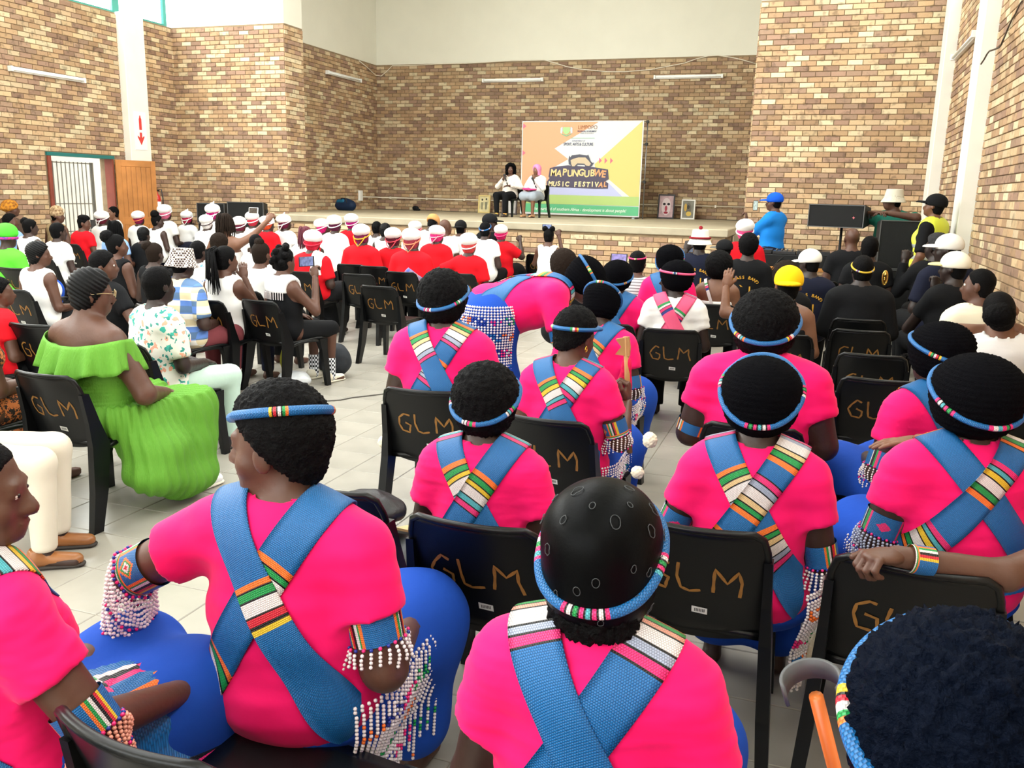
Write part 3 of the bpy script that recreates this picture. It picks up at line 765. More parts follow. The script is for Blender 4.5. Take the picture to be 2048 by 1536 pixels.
# ================================================================== people
SKIN = {'dark': srgb('3a261f'), 'mid': srgb('5a3a2c'), 'brown': srgb('77503b'), 'deep': srgb('2a1c18')}
def skin(t): return mat('skin_'+t, SKIN[t], .48, bump=.08, bscale=70, var=.16, vscale=9, spec=.45)
def cloth(name, hexc, rough=.85, **kw):
    return mat('cloth_'+name, srgb(hexc), rough, bump=kw.pop('bump', .25), bscale=kw.pop('bscale', 16), spec=.2, **kw)
m_hair = mat('hair_black', (.0022, .002, .0024), .7, bump=.6, bscale=170, spec=.10)
m_hairb = mat('hair_brown_black', (.016, .010, .007), .8, bump=.6, bscale=150, spec=.1)
m_knit = mat('hat_black_wool', (.0026, .0026, .0036), .95, bump=.5, bscale=220, spec=.04)
m_gold_j = mat('gold_jewel', srgb('d9a94a'), .25, metal=1)
def bead_mat(name='beadwork', rows=1):
    if name in MATS: return MATS[name]
    m = mat(name, kind='attr', rough=.45, spec=.5); nt = m.node_tree; N = nt.nodes; L = nt.links; b = N['Principled BSDF']
    src = b.inputs['Base Color'].links[0].from_socket
    tc = N.new('ShaderNodeTexCoord'); sp = N.new('ShaderNodeSeparateXYZ'); L.new(tc.outputs['UV'], sp.inputs[0])
    hs = []
    for k in (0, 1):
        mu = N.new('ShaderNodeMath'); mu.operation = 'MULTIPLY'; mu.inputs[1].default_value = PI; L.new(sp.outputs[k], mu.inputs[0])
        if k == 0:   # brick-like offset of alternate bead columns
            fl = N.new('ShaderNodeMath'); fl.operation = 'FLOOR'; L.new(sp.outputs[1], fl.inputs[0])
            h2 = N.new('ShaderNodeMath'); h2.operation = 'MULTIPLY_ADD'; h2.inputs[1].default_value = PI/2; L.new(fl.outputs[0], h2.inputs[0]); L.new(mu.outputs[0], h2.inputs[2]); mu = h2
        si = N.new('ShaderNodeMath'); si.operation = 'SINE'; L.new(mu.outputs[0], si.inputs[0])
        ab = N.new('ShaderNodeMath'); ab.operation = 'ABSOLUTE'; L.new(si.outputs[0], ab.inputs[0]); hs.append(ab)
    pr = N.new('ShaderNodeMath'); pr.operation = 'MULTIPLY'; L.new(hs[0].outputs[0], pr.inputs[0]); L.new(hs[1].outputs[0], pr.inputs[1])
    pw = N.new('ShaderNodeMath'); pw.operation = 'POWER'; pw.inputs[1].default_value = .5; L.new(pr.outputs[0], pw.inputs[0])
    rg = N.new('ShaderNodeMapRange'); rg.inputs[3].default_value = .42; rg.inputs[4].default_value = 1.08; L.new(pw.outputs[0], rg.inputs[0])  # shade between the beads is painted into the colour, bead tops left lighter
    mx = N.new('ShaderNodeMix'); mx.data_type = 'RGBA'; mx.blend_type = 'MULTIPLY'; mx.inputs[0].default_value = 1
    L.new(src, mx.inputs[6]); L.new(rg.outputs[0], mx.inputs[7]); L.new(mx.outputs[2], b.inputs['Base Color'])
    bp = N.new('ShaderNodeBump'); bp.inputs['Strength'].default_value = .55; bp.inputs['Distance'].default_value = .002
    L.new(pw.outputs[0], bp.inputs['Height']); L.new(bp.outputs[0], b.inputs['Normal'])
    return m
m_bead = bead_mat()
BC_ = {k: srgb(v) for k, v in dict(b='0f68ab', o='ff7a2a', g='129a4a', w='ece2e2', p='f0277a', t='4fb0bd', y='eec52c', r='d81f34', k='0a0a0a', l='e9c58f', v='a3adc6', s='eba18a', n='1c2f8f', G='43d463', P='ff5a8c', Y='d8e04a', m='8c2a4a').items()}
HANDS = {}
def hand_mesh(pose, side, h):
    key = (pose, side, round(h, 4))
    if key in HANDS: return HANDS[key]
    curl = {'relaxed': 38, 'grip': 88, 'flat': 12, 'fist': 105}[pose]
    f = Field(); f.ell((0, .048, 0), (.041, .056, .0165), .012); f.cone((0, -.03, 0), (0, .02, 0), .026, .026, .02, (1, 1, .75))
    for i, (x, l) in enumerate(((-.031, .062), (-.011, .078), (.010, .084), (.030, .074))):
        a = np.array((x, .092-.006*abs(i-1.6), 0.)); ang = 0
        for j, (fr, rr) in enumerate(((.46, .0098), (.30, .0088), (.24, .0078))):
            ang += math.radians(curl)*(.75, .7, .45)[j]
            b = a+l*fr*1.05*np.array((x*.12*(1 if j == 0 else 0)/.03*.3, math.cos(ang), -math.sin(ang))); f.cone(a, b, rr, rr*.93, .005); a = b
    f.cone((.030, .025, -.004), (.058, .058, -.014), .0145, .0115, .012); f.cone((.058, .058, -.014), (.058 if pose != 'flat' else .068, .088, -.024), .0112, .0095, .005)
    V, Q = f.mesh(max(h, .0042))
    if side > 0: V = V*np.array((-1, 1, 1)); Q = Q[:, ::-1]
    HANDS[key] = (V, Q); return V, Q
def frame(y, z):
    y = np.asarray(y, float); y = y/np.linalg.norm(y); z = np.asarray(z, float); z = z-y*(z@y); z /= np.linalg.norm(z)+1e-9
    return np.stack([np.cross(y, z), y, z], 1)
class Body: pass
def scale_field(f, q):
    g = Field()
    for p in f.p:
        p = list(p); p[1] = p[1]*q
        if p[0] == 'c': p[2] = p[2]*q; p[3] *= q; p[4] *= q
        else: p[2] = p[2]*q
        if p[7] is not None: p[7] = (np.asarray(p[7][0])*q, p[7][1])
        g.p.append(tuple(p))
    g.cut = [(a*q, n) for a, n in f.cut]; return g
def head_field(q=1.0):
    f = Field()
    f.ell((0, -.012, .030), (.073, .092, .088), .02); f.ell((0, .026, -.032), (.058, .066, .078), .03)
    f.cone((-.022, .05, -.078), (.022, .05, -.078), .03, .03, .02); f.ell((0, .074, -.088), (.022, .018, .018), .015)
    f.cone((0, .086, .006), (0, .104, -.032), .009, .0165, .012); f.cone((-.014, .094, -.036), (.014, .094, -.036), .0095, .0095, .008)
    f.ell((0, .086, -.062), (.026, .014, .0085), .006); f.ell((0, .084, -.075), (.023, .014, .009), .006)
    f.cone((-.032, .078, .022), (.032, .078, .022), .012, .012, .015)
    for s in (-1, 1):
        f.ell((s*.031, .079, .003), (.013, .011, .009), .006); f.ell((s*.046, .05, -.035), (.02, .025, .025), .02)
        f.ell((s*.077, -.008, -.012), (.010, .023, .033), .006)
    return scale_field(f, q) if q != 1 else f
def person(x, y, label, yaw=0, head=(0, 0, 0), lean=0, twist=0, side=0, fat=.4, sc=1.0, pose='sit', hs=1.0, arms=None, skin_t='dark', top=('tee', 'pink'), bottom=('pants', 'black'), hair=('short',), band=None, sash=None, dist=None, z0=0, chair_label=None, sleeve=.52, wrinkle=.0048, armbands=(), eyes=False, earring=False, group=None, chair_rz=None, legs=True, hips=None):
    dist = dist if dist is not None else math.hypot(x, y)
    h = min(max(.0038*dist, .0085), .0185)
    B = Body(); f4 = fat
    Ru = rotm(rz=twist)@rotm(rx=-lean)@rotm(ry=side)
    zp = .54 if pose == 'sit' else .93
    if hips is not None: zp = hips
    piv = np.array((0, 0, zp))
    def T(p): return Ru@(np.asarray(p, float)-np.array((0, 0, .54)))+piv
    # ---- torso (head size hs)
    to = Field()
    to.ell((0, .0, .53), (.165+.05*f4, .125+.035*f4, .12), .05)
    to.cone((0, .015, .58), (0, .0, .72), .142+.06*f4, .132+.055*f4, .06, (1, .80, 1)); to.cone((0, -.0, .76), (0, -.012, .88), .148+.045*f4, .150+.03*f4, .05, (1, .70, 1))
    sw = .105+.04*f4
    to.cone((-sw, -.018, .935), (sw, -.018, .935), .066+.012*f4, .066+.012*f4, .05)
    for s in (-1, 1):
        to.cone((s*.03, -.022, 1.0), (s*.125, -.018, .962), .042, .045, .04)
        if top[0] != 'none': to.ell((s*.075, .085, .82), (.07, .06, .07), .05)
    to = to.xform(Ru, piv-Ru@np.array((0, 0, .54)))
    # ---- head and neck
    hy, hp, hr = head
    Rh = (rotm(rz=twist) if abs(lean) < 50 else Ru@rotm(rx=25))@rotm(rz=hy)@rotm(rx=hp)@rotm(ry=hr)
    nb = T((0, -.02, .97)); Hc = T((0, -.004, 1.085))+Rh@np.array((0, .018, .075))
    Rh = Rh*hs; hf = head_field(hs).xform(Rh/hs, Hc)
    body = Field(); body.p = list(to.inflate(-.004).p)
    body.cone(nb, Hc+Rh@np.array((0, -.022, -.065)), .056+.012*f4, .050+.006*f4, .03)
    body.p += hf.p
    # ---- arms
    B.arm = {}
    arms = arms or {}
    for s, nm in ((-1, 'L'), (1, 'R')):
        sh = T((s*(.148+.043*f4), -.02, .925)); a = arms.get(nm)
        ru, re, rw = .045+.021*f4, .038+.016*f4, .028+.004*f4
        if a is None:
            if pose == 'sit': el, wr = T((s*(.205+.055*f4), -.01, .66)), np.array((s*.11, .25, zp+.10)); hd, hn, hp_ = (-s*.5, 1, -.25), (0, .2, 1), 'relaxed'
            else: el, wr = T((s*.25, -.03, .64)), T((s*.26, .08, .42)); hd, hn, hp_ = (0, .25, -1), (s, 0, .2), 'relaxed'
        else:
            el, wr = np.array(a[0], float), np.array(a[1], float); hp_ = a[2] if len(a) > 2 else 'relaxed'
            hd = a[3] if len(a) > 3 and a[3] is not None else wr-el; hn = a[4] if len(a) > 4 else (0, 0, 1)
        body.cone(sh, el, ru, re, .035); body.cone(el, wr, re*.97, rw, .02)
        B.arm[nm] = (sh, el, wr, ru, re, rw, hd, hn, hp_)
    # ---- legs
    if legs:
        for s in (-1, 1):
            if pose == 'sit':
                hipj, kn, an = (s*.095, .03, zp-.02), (s*(.12+.02*f4), .43, zp-.02), (s*.12, .42, .085)
            elif pose == 'bend': hipj, kn, an = (s*.095, 0, zp-.02), (s*.11, .04, .50), (s*.12, .0, .085)
            else: hipj, kn, an = (s*.095, 0, zp-.03), (s*.105, .02, .50), (s*.11, -.01, .085)
            body.cone(hipj, kn, .088+.03*f4, .058+.012*f4, .04); body.cone(kn, an, .054+.012*f4, .036, .03)
            body.cone((an[0], an[1]-.02, .04), (an[0]*1.1, an[1]+.13, .028), .038, .03, .02)
    V, Q = body.mesh(h)
    VV, QQ = [V], [Q]; off = len(V)
    for s, nm in ((-1, 'L'), (1, 'R')):
        sh, el, wr, ru, re, rw, hd, hn, hp_ = B.arm[nm]
        if hp_ == 'none': continue
        hv, hq = hand_mesh(hp_, s, .0042 if dist < 6 else .007); Rm = frame(hd, hn)
        VV.append(hv@Rm.T+wr); QQ.append(hq+off); off += len(hv)
    me = mesh_np('person', np.concatenate(VV), np.concatenate(QQ), True)
    o = obj('person', me, skin(skin_t)); o.location = (x, y, z0); o.rotation_euler = (0, 0, math.radians(yaw)); o.scale = (sc, sc, sc)
    tag(o, label, 'person', group)
    B.o, B.Rh, B.Hc, B.torso, B.T, B.Ru, B.h, B.zp, B.dist, B.f4, B.pose, B.sc, B.hs = o, Rh, Hc, to, T, Ru, h, zp, dist, f4, pose, sc, hs
    garments(B, top, bottom, sleeve, wrinkle)
    make_hair(B, hair)
    if band: headband(B, **band)
    if sash: make_sash(B, **sash)
    for ab in armbands: armband(B, **ab)
    if eyes:
        for s in (-1, 1):
            mb = MB(); mb.ball((0, 0, 0), .0105); e = mb.build('eye', mat('eye_white', srgb('d9d2c8'), .25), o, True); e.location = Hc+Rh@np.array((s*.031, .0785, .004))
            mb = MB(); mb.ball((0, .0075, 0), .0056); p = mb.build('iris', mat('eye_dark', (.01, .006, .004), .2), e, True); e.rotation_euler = Matrix((Rh/hs).tolist()).to_euler()
    if earring:
        for s in (-1, 1):
            mb = MB(); c = Hc+Rh@np.array((s*.082, -.004, -.052)); mb.tube([c+.013*np.array((0, math.cos(a), math.sin(a))) for a in np.linspace(0, 2*PI, 15)[:-1]], .0032, 6, closed=True); mb.build('earring', m_gold_j, o, True)
    if chair_label:
        ca, sa = math.cos(math.radians(yaw)), math.sin(math.radians(yaw))
        cz = yaw if chair_rz is None else chair_rz
        B.chair = chair(x, y, cz, chair_label)
    return B
def _keep(B, f, name):
    if name in ('hair', 'knitted_hat', 'stretch_cap') and not hasattr(B, 'hatf'): B.hatf = f
def mesh_field(B, f, m, name, h=None, disp=None, parent=None, rel=1):
    _keep(B, f, name)
    V, Q = f.mesh(h or B.h)
    if len(Q) == 0: return None
    if rel: V = relax(V, Q, rel)
    if disp is not None: V = V+vnorm(V, Q)*disp(V)[:, None]
    return obj(name, mesh_np(name, V, Q, True), m, parent or B.o)
TOPM = {}
def garments(B, top, bottom, sleeve, wrinkle):
    kind, mname = top; T = B.T
    if kind == 'bare':
        g = B.torso.inflate(.009); g.plane(T((0, 0, .845)), B.Ru@np.array((0, 0, 1))); g.plane((0, 0, B.zp-.045), (0, 0, -1))
        B.top = mesh_field(B, g, TOPM[mname] if mname in TOPM else cloth(mname, mname), 'strapless_top')
    elif kind != 'none':
        g = B.torso.inflate(.011)
        m = TOPM[mname] if mname in TOPM else cloth(mname, mname)
        fr = {'tee': sleeve, 'long': 1.0, 'tank': 0, 'jacket': 1.0}[kind]
        if fr > 0:
            for s, nm in ((-1, 'L'), (1, 'R')):
                sh, el, wr, ru, re, rw, *_ = B.arm[nm]
                d = el-sh; e = sh+d*min(fr, 1)
                if fr < 1: g.cone(sh, e+d*.12, ru+.015, ru+.017, .035, cut=(e, d))
                else: g.cone(sh, el, ru+.014, re+.012, .035); g.cone(el, wr, re+.013, rw+.012, .02, cut=(wr-(wr-el)*.06, wr-el))
        R = B.Ru
        g.ell(T((0, .012, 1.045)), (.092, .092, .082) if kind != 'tank' else (.10, .11, .12), .01, R, neg=True)
        if kind == 'tank':
            for s in (-1, 1): g.ell(T((s*.205, -.02, .90)), (.068, .2, .12), .01, R, neg=True)
        if B.pose == 'sit': g.plane((0, 0, B.zp-.125), (0, 0, -1))
        else: g.plane(T((0, 0, .47)), R@np.array((0, 0, -1)))
        sd = int(abs(B.o.location.x*1000)) % 997
        dz = (lambda V: wrinkle*(wave(V*np.array((1, 1, 2.2)), 34, sd)+.7*wave(V*np.array((.5, 1, 3)), 70, sd+1))) if B.dist < 7 else None
        B.top = mesh_field(B, g, m, 'shirt' if kind != 'tank' else 'sleeveless_top', disp=dz)
        B.topf = g
    kind, mname = bottom
    if kind == 'none': return
    m = TOPM[mname] if mname in TOPM else cloth(mname, mname)
    g = Field(); zp = B.zp; f4 = B.f4; hb = max(B.h, .012)
    g.ell((0, .0, zp-.02), (.180+.05*f4, .145+.035*f4, .12) if B.pose != 'sit' else (.166+.05*f4, .128+.035*f4, .12), .05, cut=((0, 0, zp-.09), (0, 0, 1)) if B.pose == 'sit' else None)
    for s in (-1, 1):
        if B.pose == 'sit': hipj, kn, an = (s*.095, .03, zp-.02), (s*(.12+.02*f4), .43, zp-.02), (s*.12, .42, .09)
        elif B.pose == 'bend': hipj, kn, an = (s*.095, 0, zp-.02), (s*.11, .04, .50), (s*.12, 0, .09)
        else: hipj, kn, an = (s*.095, 0, zp-.03), (s*.105, .02, .50), (s*.11, -.01, .09)
        hipj = (hipj[0], hipj[1]+(.05 if B.pose == 'sit' else 0), hipj[2])
        if kind == 'kneeskirt': g.cone(hipj, kn, .115+.03*f4, .105+.02*f4, .14)
        elif kind == 'skirt':
            g.cone(hipj, kn, .115+.03*f4, .10+.02*f4, .14); an2 = np.array(an); an2[2] = .20; g.cone(kn, an2, .095+.02*f4, .12, .14)
        else:
            g.cone(hipj, kn, .100+.03*f4, .074+.012*f4, .05)
            if kind == 'pants': g.cone(kn, an, .070+.012*f4, .058, .03, cut=(np.array((an[0], an[1], .085)), (0, 0, -1)))
            elif kind == 'shorts': pass
    B.bottom = mesh_field(B, g, m, 'skirt' if 'skirt' in kind else ('trousers' if kind == 'pants' else 'shorts'), hb, disp=(lambda V: .004*wave(V, 30, 3)) if B.dist < 7 else None)

# ------------------------------------------------------------------ hair and headwear (head frame: +y face, z up)
def hcap(e=.014, face=.046, nape=-.085, slope=.62):
    f = Field(); f.ell((0, -.012, .030), (.073+e, .092+e, .088+e), .02); f.ell((0, -.03, -.045), (.060+e*.6, .058+e*.6, .06), .03)
    f.plane((0, face, .03), (0, 1, -slope)); f.plane((0, 0, nape), (0, .35, -1)); return f
def fuzz(a, s=260, seed=1):
    def d(V):
        r = np.random.RandomState(seed); return a*(wave(V, s, seed)+.8*r.uniform(-1, 1, len(V)))
    return d
def make_hair(B, hair):
    kind = hair[0]; a = hair[1:] ; Rh, Hc, h = B.Rh, B.Hc, B.h
    X = lambda f: scale_field(f, B.hs).xform(Rh/B.hs, Hc)
    P = lambda p: Hc+Rh@np.asarray(p, float)
    fine = min(h, .0095) if B.dist > 6 else min(h*.8, .0075)
    black = a[0] if a and not isinstance(a[0], (int, float, str)) else m_hair
    if kind == 'bald': return
    if kind == 'short': mesh_field(B, X(hcap(.010)), black, 'hair', fine, fuzz(.0022))
    elif kind == 'crop': mesh_field(B, X(hcap(.004, .04)), black, 'hair', fine, fuzz(.001))
    elif kind == 'thick': mesh_field(B, X(hcap(.024, .014, -.085, .85)), black, 'hair', fine, fuzz(.004))
    elif kind in ('afro', 'bigafro'):
        r = a[1] if len(a) > 1 else .118
        f = Field(); f.ell((0, -.02, .035), (r, r*1.03, r*.98), .02); f.ell((0, -.04, -.04), (r*.8, r*.72, r*.62), .05); f.plane((0, .062, .03), (0, 1, -.5)); f.plane((0, 0, -.105), (0, .4, -1))
        mesh_field(B, X(f), black, 'hair', fine, fuzz(.0045 if kind == 'afro' else .007))
    elif kind == 'knit':
        r = a[1] if len(a) > 1 else .125; pole = np.array((0, -.05, .14))
        f = Field(); f.ell((0, -.03, .045), (r, r*1.1, r*.84), .02); f.ell((0, -.03, -.03), (r*.86, r*.92, r*.62), .05); f.plane((0, .075, -.03), (0, 1, -.9)); f.plane((0, 0, -.085), (0, .3, -1))
        def d(V):
            q = (V-Hc)@Rh/B.hs**2; return .0022*np.sin(np.linalg.norm(q-pole, axis=1)*2*PI/.0125)+.0012*np.random.RandomState(2).uniform(-1, 1, len(V))
        mesh_field(B, X(f), m_knit, 'knitted_hat', fine, d)
    elif kind == 'swim':
        f = Field(); f.ell((0, -.025, .04), (.108, .122, .105), .02); f.ell((0, -.04, -.05), (.10, .088, .075), .05); f.plane((0, .075, -.03), (0, 1, -.8)); f.plane((0, 0, -.11), (0, .25, -1))
        mesh_field(B, X(f), mat('shiny_black_cap', (.0016, .0018, .0022), .42, bump=.05, bscale=200, spec=.06), 'stretch_cap', fine)
        sf = X(f); mb = MB(); r = random.Random(5)
        _got = []
        for k in range(110):   # ring marks printed on the cap
            th, ph = r.uniform(-1.9, 1.9), r.uniform(-.75, 1.35); d = np.array((math.sin(th)*math.cos(ph), -math.cos(th)*math.cos(ph), math.sin(ph)))
            c0 = np.array((0, -.03, 0.01)); rad = r.uniform(.005, .012)
            if any(np.linalg.norm(d-e_) < .34 for e_ in _got): continue
            _got.append(d); t1 = np.cross(d, (0, 0, 1.)); t1 /= np.linalg.norm(t1)+1e-9; t2 = np.cross(d, t1)
            pts = []
            for q in range(14):
                an = 2*PI*q/14; dd = d+(math.cos(an)*t1*.7+math.sin(an)*t2)*rad/.11; dd /= np.linalg.norm(dd); rr = np.linspace(.04, .2, 60)
                L = np.array([P(c0+dd*t) for t in rr]); v = sf(L); i = np.argmax(v > 0); pts.append(P(c0+dd*(rr[i]+.0006)))
            mb.tube(pts, .0008, 4, closed=True)
        o = mb.build('ring_print', mat('grey_ring_print', srgb('3c3f42'), .7), B.o, True); o['kind'] = 'stuff'
        f = Field(); f.ell((0, -.055, -.085), (.085, .06, .075), .03); f.plane((0, .03, 0), (0, 1, -.2)); mesh_field(B, X(f), m_hair, 'hair', fine, fuzz(.007, 200))
    elif kind == 'wrap':
        c1 = a[0] if a else 'b0174a'; c2 = a[1] if len(a) > 1 else None; tail = a[2] if len(a) > 2 else 0
        mw = cloth('wrap_white', 'f3f1ef', bump=.2); mc = cloth('wrap_'+c1, c1, bump=.4, bscale=60, var=.25, vscale=40)
        f = Field(); f.ell((0, -.036, .075), (.112, .138, .086), .03); f.plane((0, 0, .012), (0, .30, -1)); mesh_field(B, X(f), mw, 'white_cap', fine, (lambda V: .003*wave(V, 60, 4)))
        f = Field(); f.ell((0, -.018, .03), (.095, .112, .098), .02); f.ell((0, -.03, -.04), (.078, .08, .07), .03); f.plane((0, .05, .03), (0, 1, -.35)); f.plane((0, 0, -.07), (0, .5, -1)); f.plane((0, 0, .075), (0, 0, 1))
        mesh_field(B, X(f), mc, 'head_scarf', fine, (lambda V: .0025*wave(V, 90, 5)))
        mb = MB(); n = 26; tilt = .42
        mb.tube([P((.101*math.sin(t), -.018-.118*math.cos(t), .012+.118*math.cos(t)*-tilt)) for t in np.linspace(0, 2*PI, n+1)[:-1]], .0085, 6, closed=True)
        mb.build('scarf_edge', cloth('wrap_edge_'+(c2 or 'f0e6e6'), c2 or 'f0e6e6'), B.o, True)
        if tail:   # pointed scarf hanging at the nape
            f = Field(); f.cone((0, -.10, -.0), (0, -.105, -.115), .075, .012, .02, (1, .28, 1)); mesh_field(B, X(f), mc, 'scarf_point', fine)
            mb = MB(); mb.tube([P(p) for p in ((-.088, -.085, .0), (-.05, -.118, -.075), (0, -.122, -.132), (.05, -.118, -.075), (.088, -.085, 0))], .007, 6); mb.build('scarf_trim', MATS['cloth_wrap_edge_'+(c2 or 'f0e6e6')], B.o, True)
        if tail == 2: f = Field(); f.cone((0, -.02, .15), (.03, -.03, .19), .02, .012, .01); f.ell((-.02, -.02, .16), (.03, .02, .018), .01); mesh_field(B, X(f), mw, 'knot', fine)
    elif kind in ('cap', 'capback'):
        mc = cloth('cap_'+a[0], a[0], bump=.1); s = 1 if kind == 'cap' else -1
        f = Field(); f.ell((0, -.012, .042), (.096, .116, .098), .02); f.plane((0, 0, .006), (0, .0, -1)); mesh_field(B, X(f), mc, 'cap_crown', fine)
        f = Field(); f.ell((0, s*.105, .022), (.084, .095, .022), .01); f.ell((0, s*.105, .004), (.09, .10, .024), .01, neg=True); f.plane((0, s*.06, 0), (0, -s, 0)); mesh_field(B, X(f), mc if len(a) < 2 else cloth('cap_'+a[1], a[1], bump=.1), 'cap_brim', min(fine, .009), rel=0)
        if s < 0 or len(a) > 2:   # strap opening over the forehead or at the back
            f = Field(); f.ell((0, -s*.098, .055), (.036, .02, .022), .01); mesh_field(B, X(f), m_hair, 'strap_opening', min(fine, .009))
        mesh_field(B, X(hcap(.005)), m_hair, 'hair', fine)
        mb = MB(); mb.ball(P((0, -.008, .134)), .008); mb.build('cap_button', mc, B.o, True)
    elif kind == 'bucket':
        mc = TOPM[a[0]] if a[0] in TOPM else cloth('bucket_'+a[0], a[0], bump=.15)
        f = Field(); f.cone((0, -.01, .04), (0, -.012, .11), .098, .086, .02, (1, 1.12, 1)); f.plane((0, 0, .13), (0, 0, 1)); f.plane((0, 0, .02), (0, 0, -1)); mesh_field(B, X(f), mc, 'hat_crown', fine)
        f = Field(); f.cone((0, -.01, .035), (0, -.01, -.03), .10, .135, .01, (1, 1.1, 1)); f.cone((0, -.01, .02), (0, -.01, -.05), .094, .135, .01, (1, 1.1, 1), neg=True); f.plane((0, 0, -.03), (0, 0, -1)); f.plane((0, 0, .06), (0, 0, 1)); mesh_field(B, X(f), mc, 'hat_brim', min(fine, .009), rel=0)
        mesh_field(B, X(hcap(.004)), m_hair, 'hair', fine)
        if len(a) > 1:
            mb = MB(); mb.tube([P((.106*math.cos(t), -.01+.118*math.sin(t), .045)) for t in np.linspace(0, 2*PI, 25)[:-1]], .012, 6, closed=True); mb.build('hat_band', cloth('hatband_'+a[1], a[1]), B.o, True)
            mb = MB(); mb.ball(P((0, -.01, .15)), .022); mb.build('pompom', MATS['cloth_hatband_'+a[1]], B.o, True)
    elif kind == 'cornrow':
        f = hcap(.010, .05, -.08)
        def d(V): q = (V-Hc)@Rh/B.hs**2; return .008*np.abs(np.sin((q[:, 2]*.85+q[:, 1]*.5)*2*PI/.036))
        mesh_field(B, X(f), mat('hair_braided', (.0025, .0025, .003), .5, spec=.16), 'braided_hair', fine*.8, d)
    elif kind == 'bun':
        mesh_field(B, X(hcap(.009, .05)), black, 'hair', fine, fuzz(.001)); c = a[1] if len(a) > 1 else (0, -.07, .13); r = a[2] if len(a) > 2 else .05
        f = Field(); f.ell(c, (r*1.1, r, r), .01); mesh_field(B, X(f), black, 'hair_bun', fine, fuzz(.005, 150))
    elif kind == 'puffs':
        mesh_field(B, X(hcap(.009, .05)), black, 'hair', fine, fuzz(.001))
        for s in (-1, 1): f = Field(); f.ell((s*.06, -.03, .12), (.045, .042, .045), .01); mesh_field(B, X(f), black, 'hair_puff', fine, fuzz(.005, 150))
    elif kind == 'knots':
        mesh_field(B, X(hcap(.009, .05)), black, 'hair', fine, fuzz(.001))
        for c in ((-.075, -.05, .055), (.075, -.05, .055), (-.045, -.02, .115), (.045, -.02, .118), (0, -.09, .085), (0, -.115, .02), (-.065, -.08, -.01), (.065, -.08, -.01), (0, .02, .13)):
            f = Field(); f.ell(c, (.034, .034, .034), .01); mesh_field(B, X(f), black, 'hair_knot', fine, fuzz(.003, 150))
    elif kind in ('braids', 'pony'):
        ln = a[1] if len(a) > 1 else .38
        mesh_field(B, X(hcap(.011, .05)), black, 'hair', fine, fuzz(.0015)); mb = MB(); r = random.Random(3)
        n = 46 if kind == 'braids' else 40
        for k in range(n):
            if kind == 'braids':
                t = -2.0+4.0*k/(n-1)+r.uniform(-.04, .04); st = np.array((.085*math.sin(t), -.012-.10*math.cos(t), .05+r.uniform(-.03, .05)))
                w0 = P(st); e = w0+np.array((r.uniform(-.012, .012), 0, -ln*r.uniform(.8, 1.05))); e = e+Rh@np.array((.015*math.sin(t), -.02*math.cos(t), 0))
                mb.tube([P(st*np.array((.8, .8, 1))+np.array((0, 0, .03))), w0, w0*.5+e*.5+Rh@np.array((.01*math.sin(t), -.012*math.cos(t), 0)), e], [.006, .0065, .006, .003], 5)
            else:
                t = 2*PI*r.random(); q = .04*math.sqrt(r.random()); w0 = P((q*math.cos(t)*1.2, -.095, .105+q*math.sin(t)*.5)); m1 = w0+Rh@np.array((q*math.cos(t)*1.1, -.055, -.02)); e = m1+np.array((0, 0, -ln*r.uniform(.9, 1.04)))+Rh@np.array((q*math.cos(t)*1.0, .02+q*math.sin(t), 0)); mb.tube([w0, m1, m1*.4+e*.6, e], [.006, .0065, .006, .003], 5)
        o = mb.build('braids', black, B.o, True); o['kind'] = 'stuff'
    elif kind == 'wig':
        f = Field(); f.ell((0, -.02, .04), (.13, .135, .12), .02); f.ell((-.05, -.03, -.06), (.085, .085, .10), .03); f.ell((.05, -.05, -.06), (.08, .085, .10), .03); f.plane((0, .055, .02), (0, 1, -.35)); mesh_field(B, X(f), black, 'wig', fine, fuzz(.016, 95))
    elif kind == 'bob':
        f = Field(); f.ell((0, -.015, .035), (.105, .118, .112), .02); f.cone((0, -.02, .0), (0, -.025, -.10), .10, .098, .03, (1, .95, 1)); f.plane((0, .05, .0), (0, 1, -.3)); f.plane((0, 0, -.13), (0, 0, -1)); mesh_field(B, X(f), mat('pink_wig', srgb('f78fc0'), .45, bump=.3, bscale=60, bstretch=(3, 3, .3)), 'pink_wig', fine)
    elif kind == 'turban':
        f = Field(); f.ell((0, -.01, .075), (.118, .125, .10), .03); f.cone((0, 0, .05), (0, 0, .05), .105, .105, .02, (1, 1.1, .5)); f.plane((0, 0, .0), (0, .25, -1)); mesh_field(B, X(f), cloth('turban_green', '53d63c', bump=.3), 'hat', fine)
        mb = MB(); mb.tube([P((.10*math.cos(t), -.01+.115*math.sin(t), .0)) for t in np.linspace(0, 2*PI, 25)[:-1]], .017, 6, closed=True); mb.build('hat_band', cloth('turban_band', '3b3fb0', var=.5, vscale=60, col2=srgb('e0335a')), B.o, True)
    elif kind == 'zulu':
        mesh_field(B, X(hcap(.006)), m_hair, 'hair', fine); mf = mat('animal_hide', srgb('7a5a3a'), .9, var=.5, vscale=30, col2=srgb('cbb08a'), bump=.5, bscale=90)
        f = Field(); f.cone((0, -.01, .06), (0, -.01, .085), .098, .09, .02, (1, 1.15, 1)); mesh_field(B, X(f), mf, 'hide_headdress', fine, fuzz(.004)); f = Field(); f.cone((0, .1, .07), (.02, .12, .12), .02, .01, .01); f.cone((-.06, -.1, .05), (-.07, -.12, -.06), .02, .014, .01); mesh_field(B, X(f), mat('hide_pale', srgb('e2d3b8'), .9, bump=.5, bscale=90), 'hide_tail', fine)
    elif kind == 'scarfwrap':
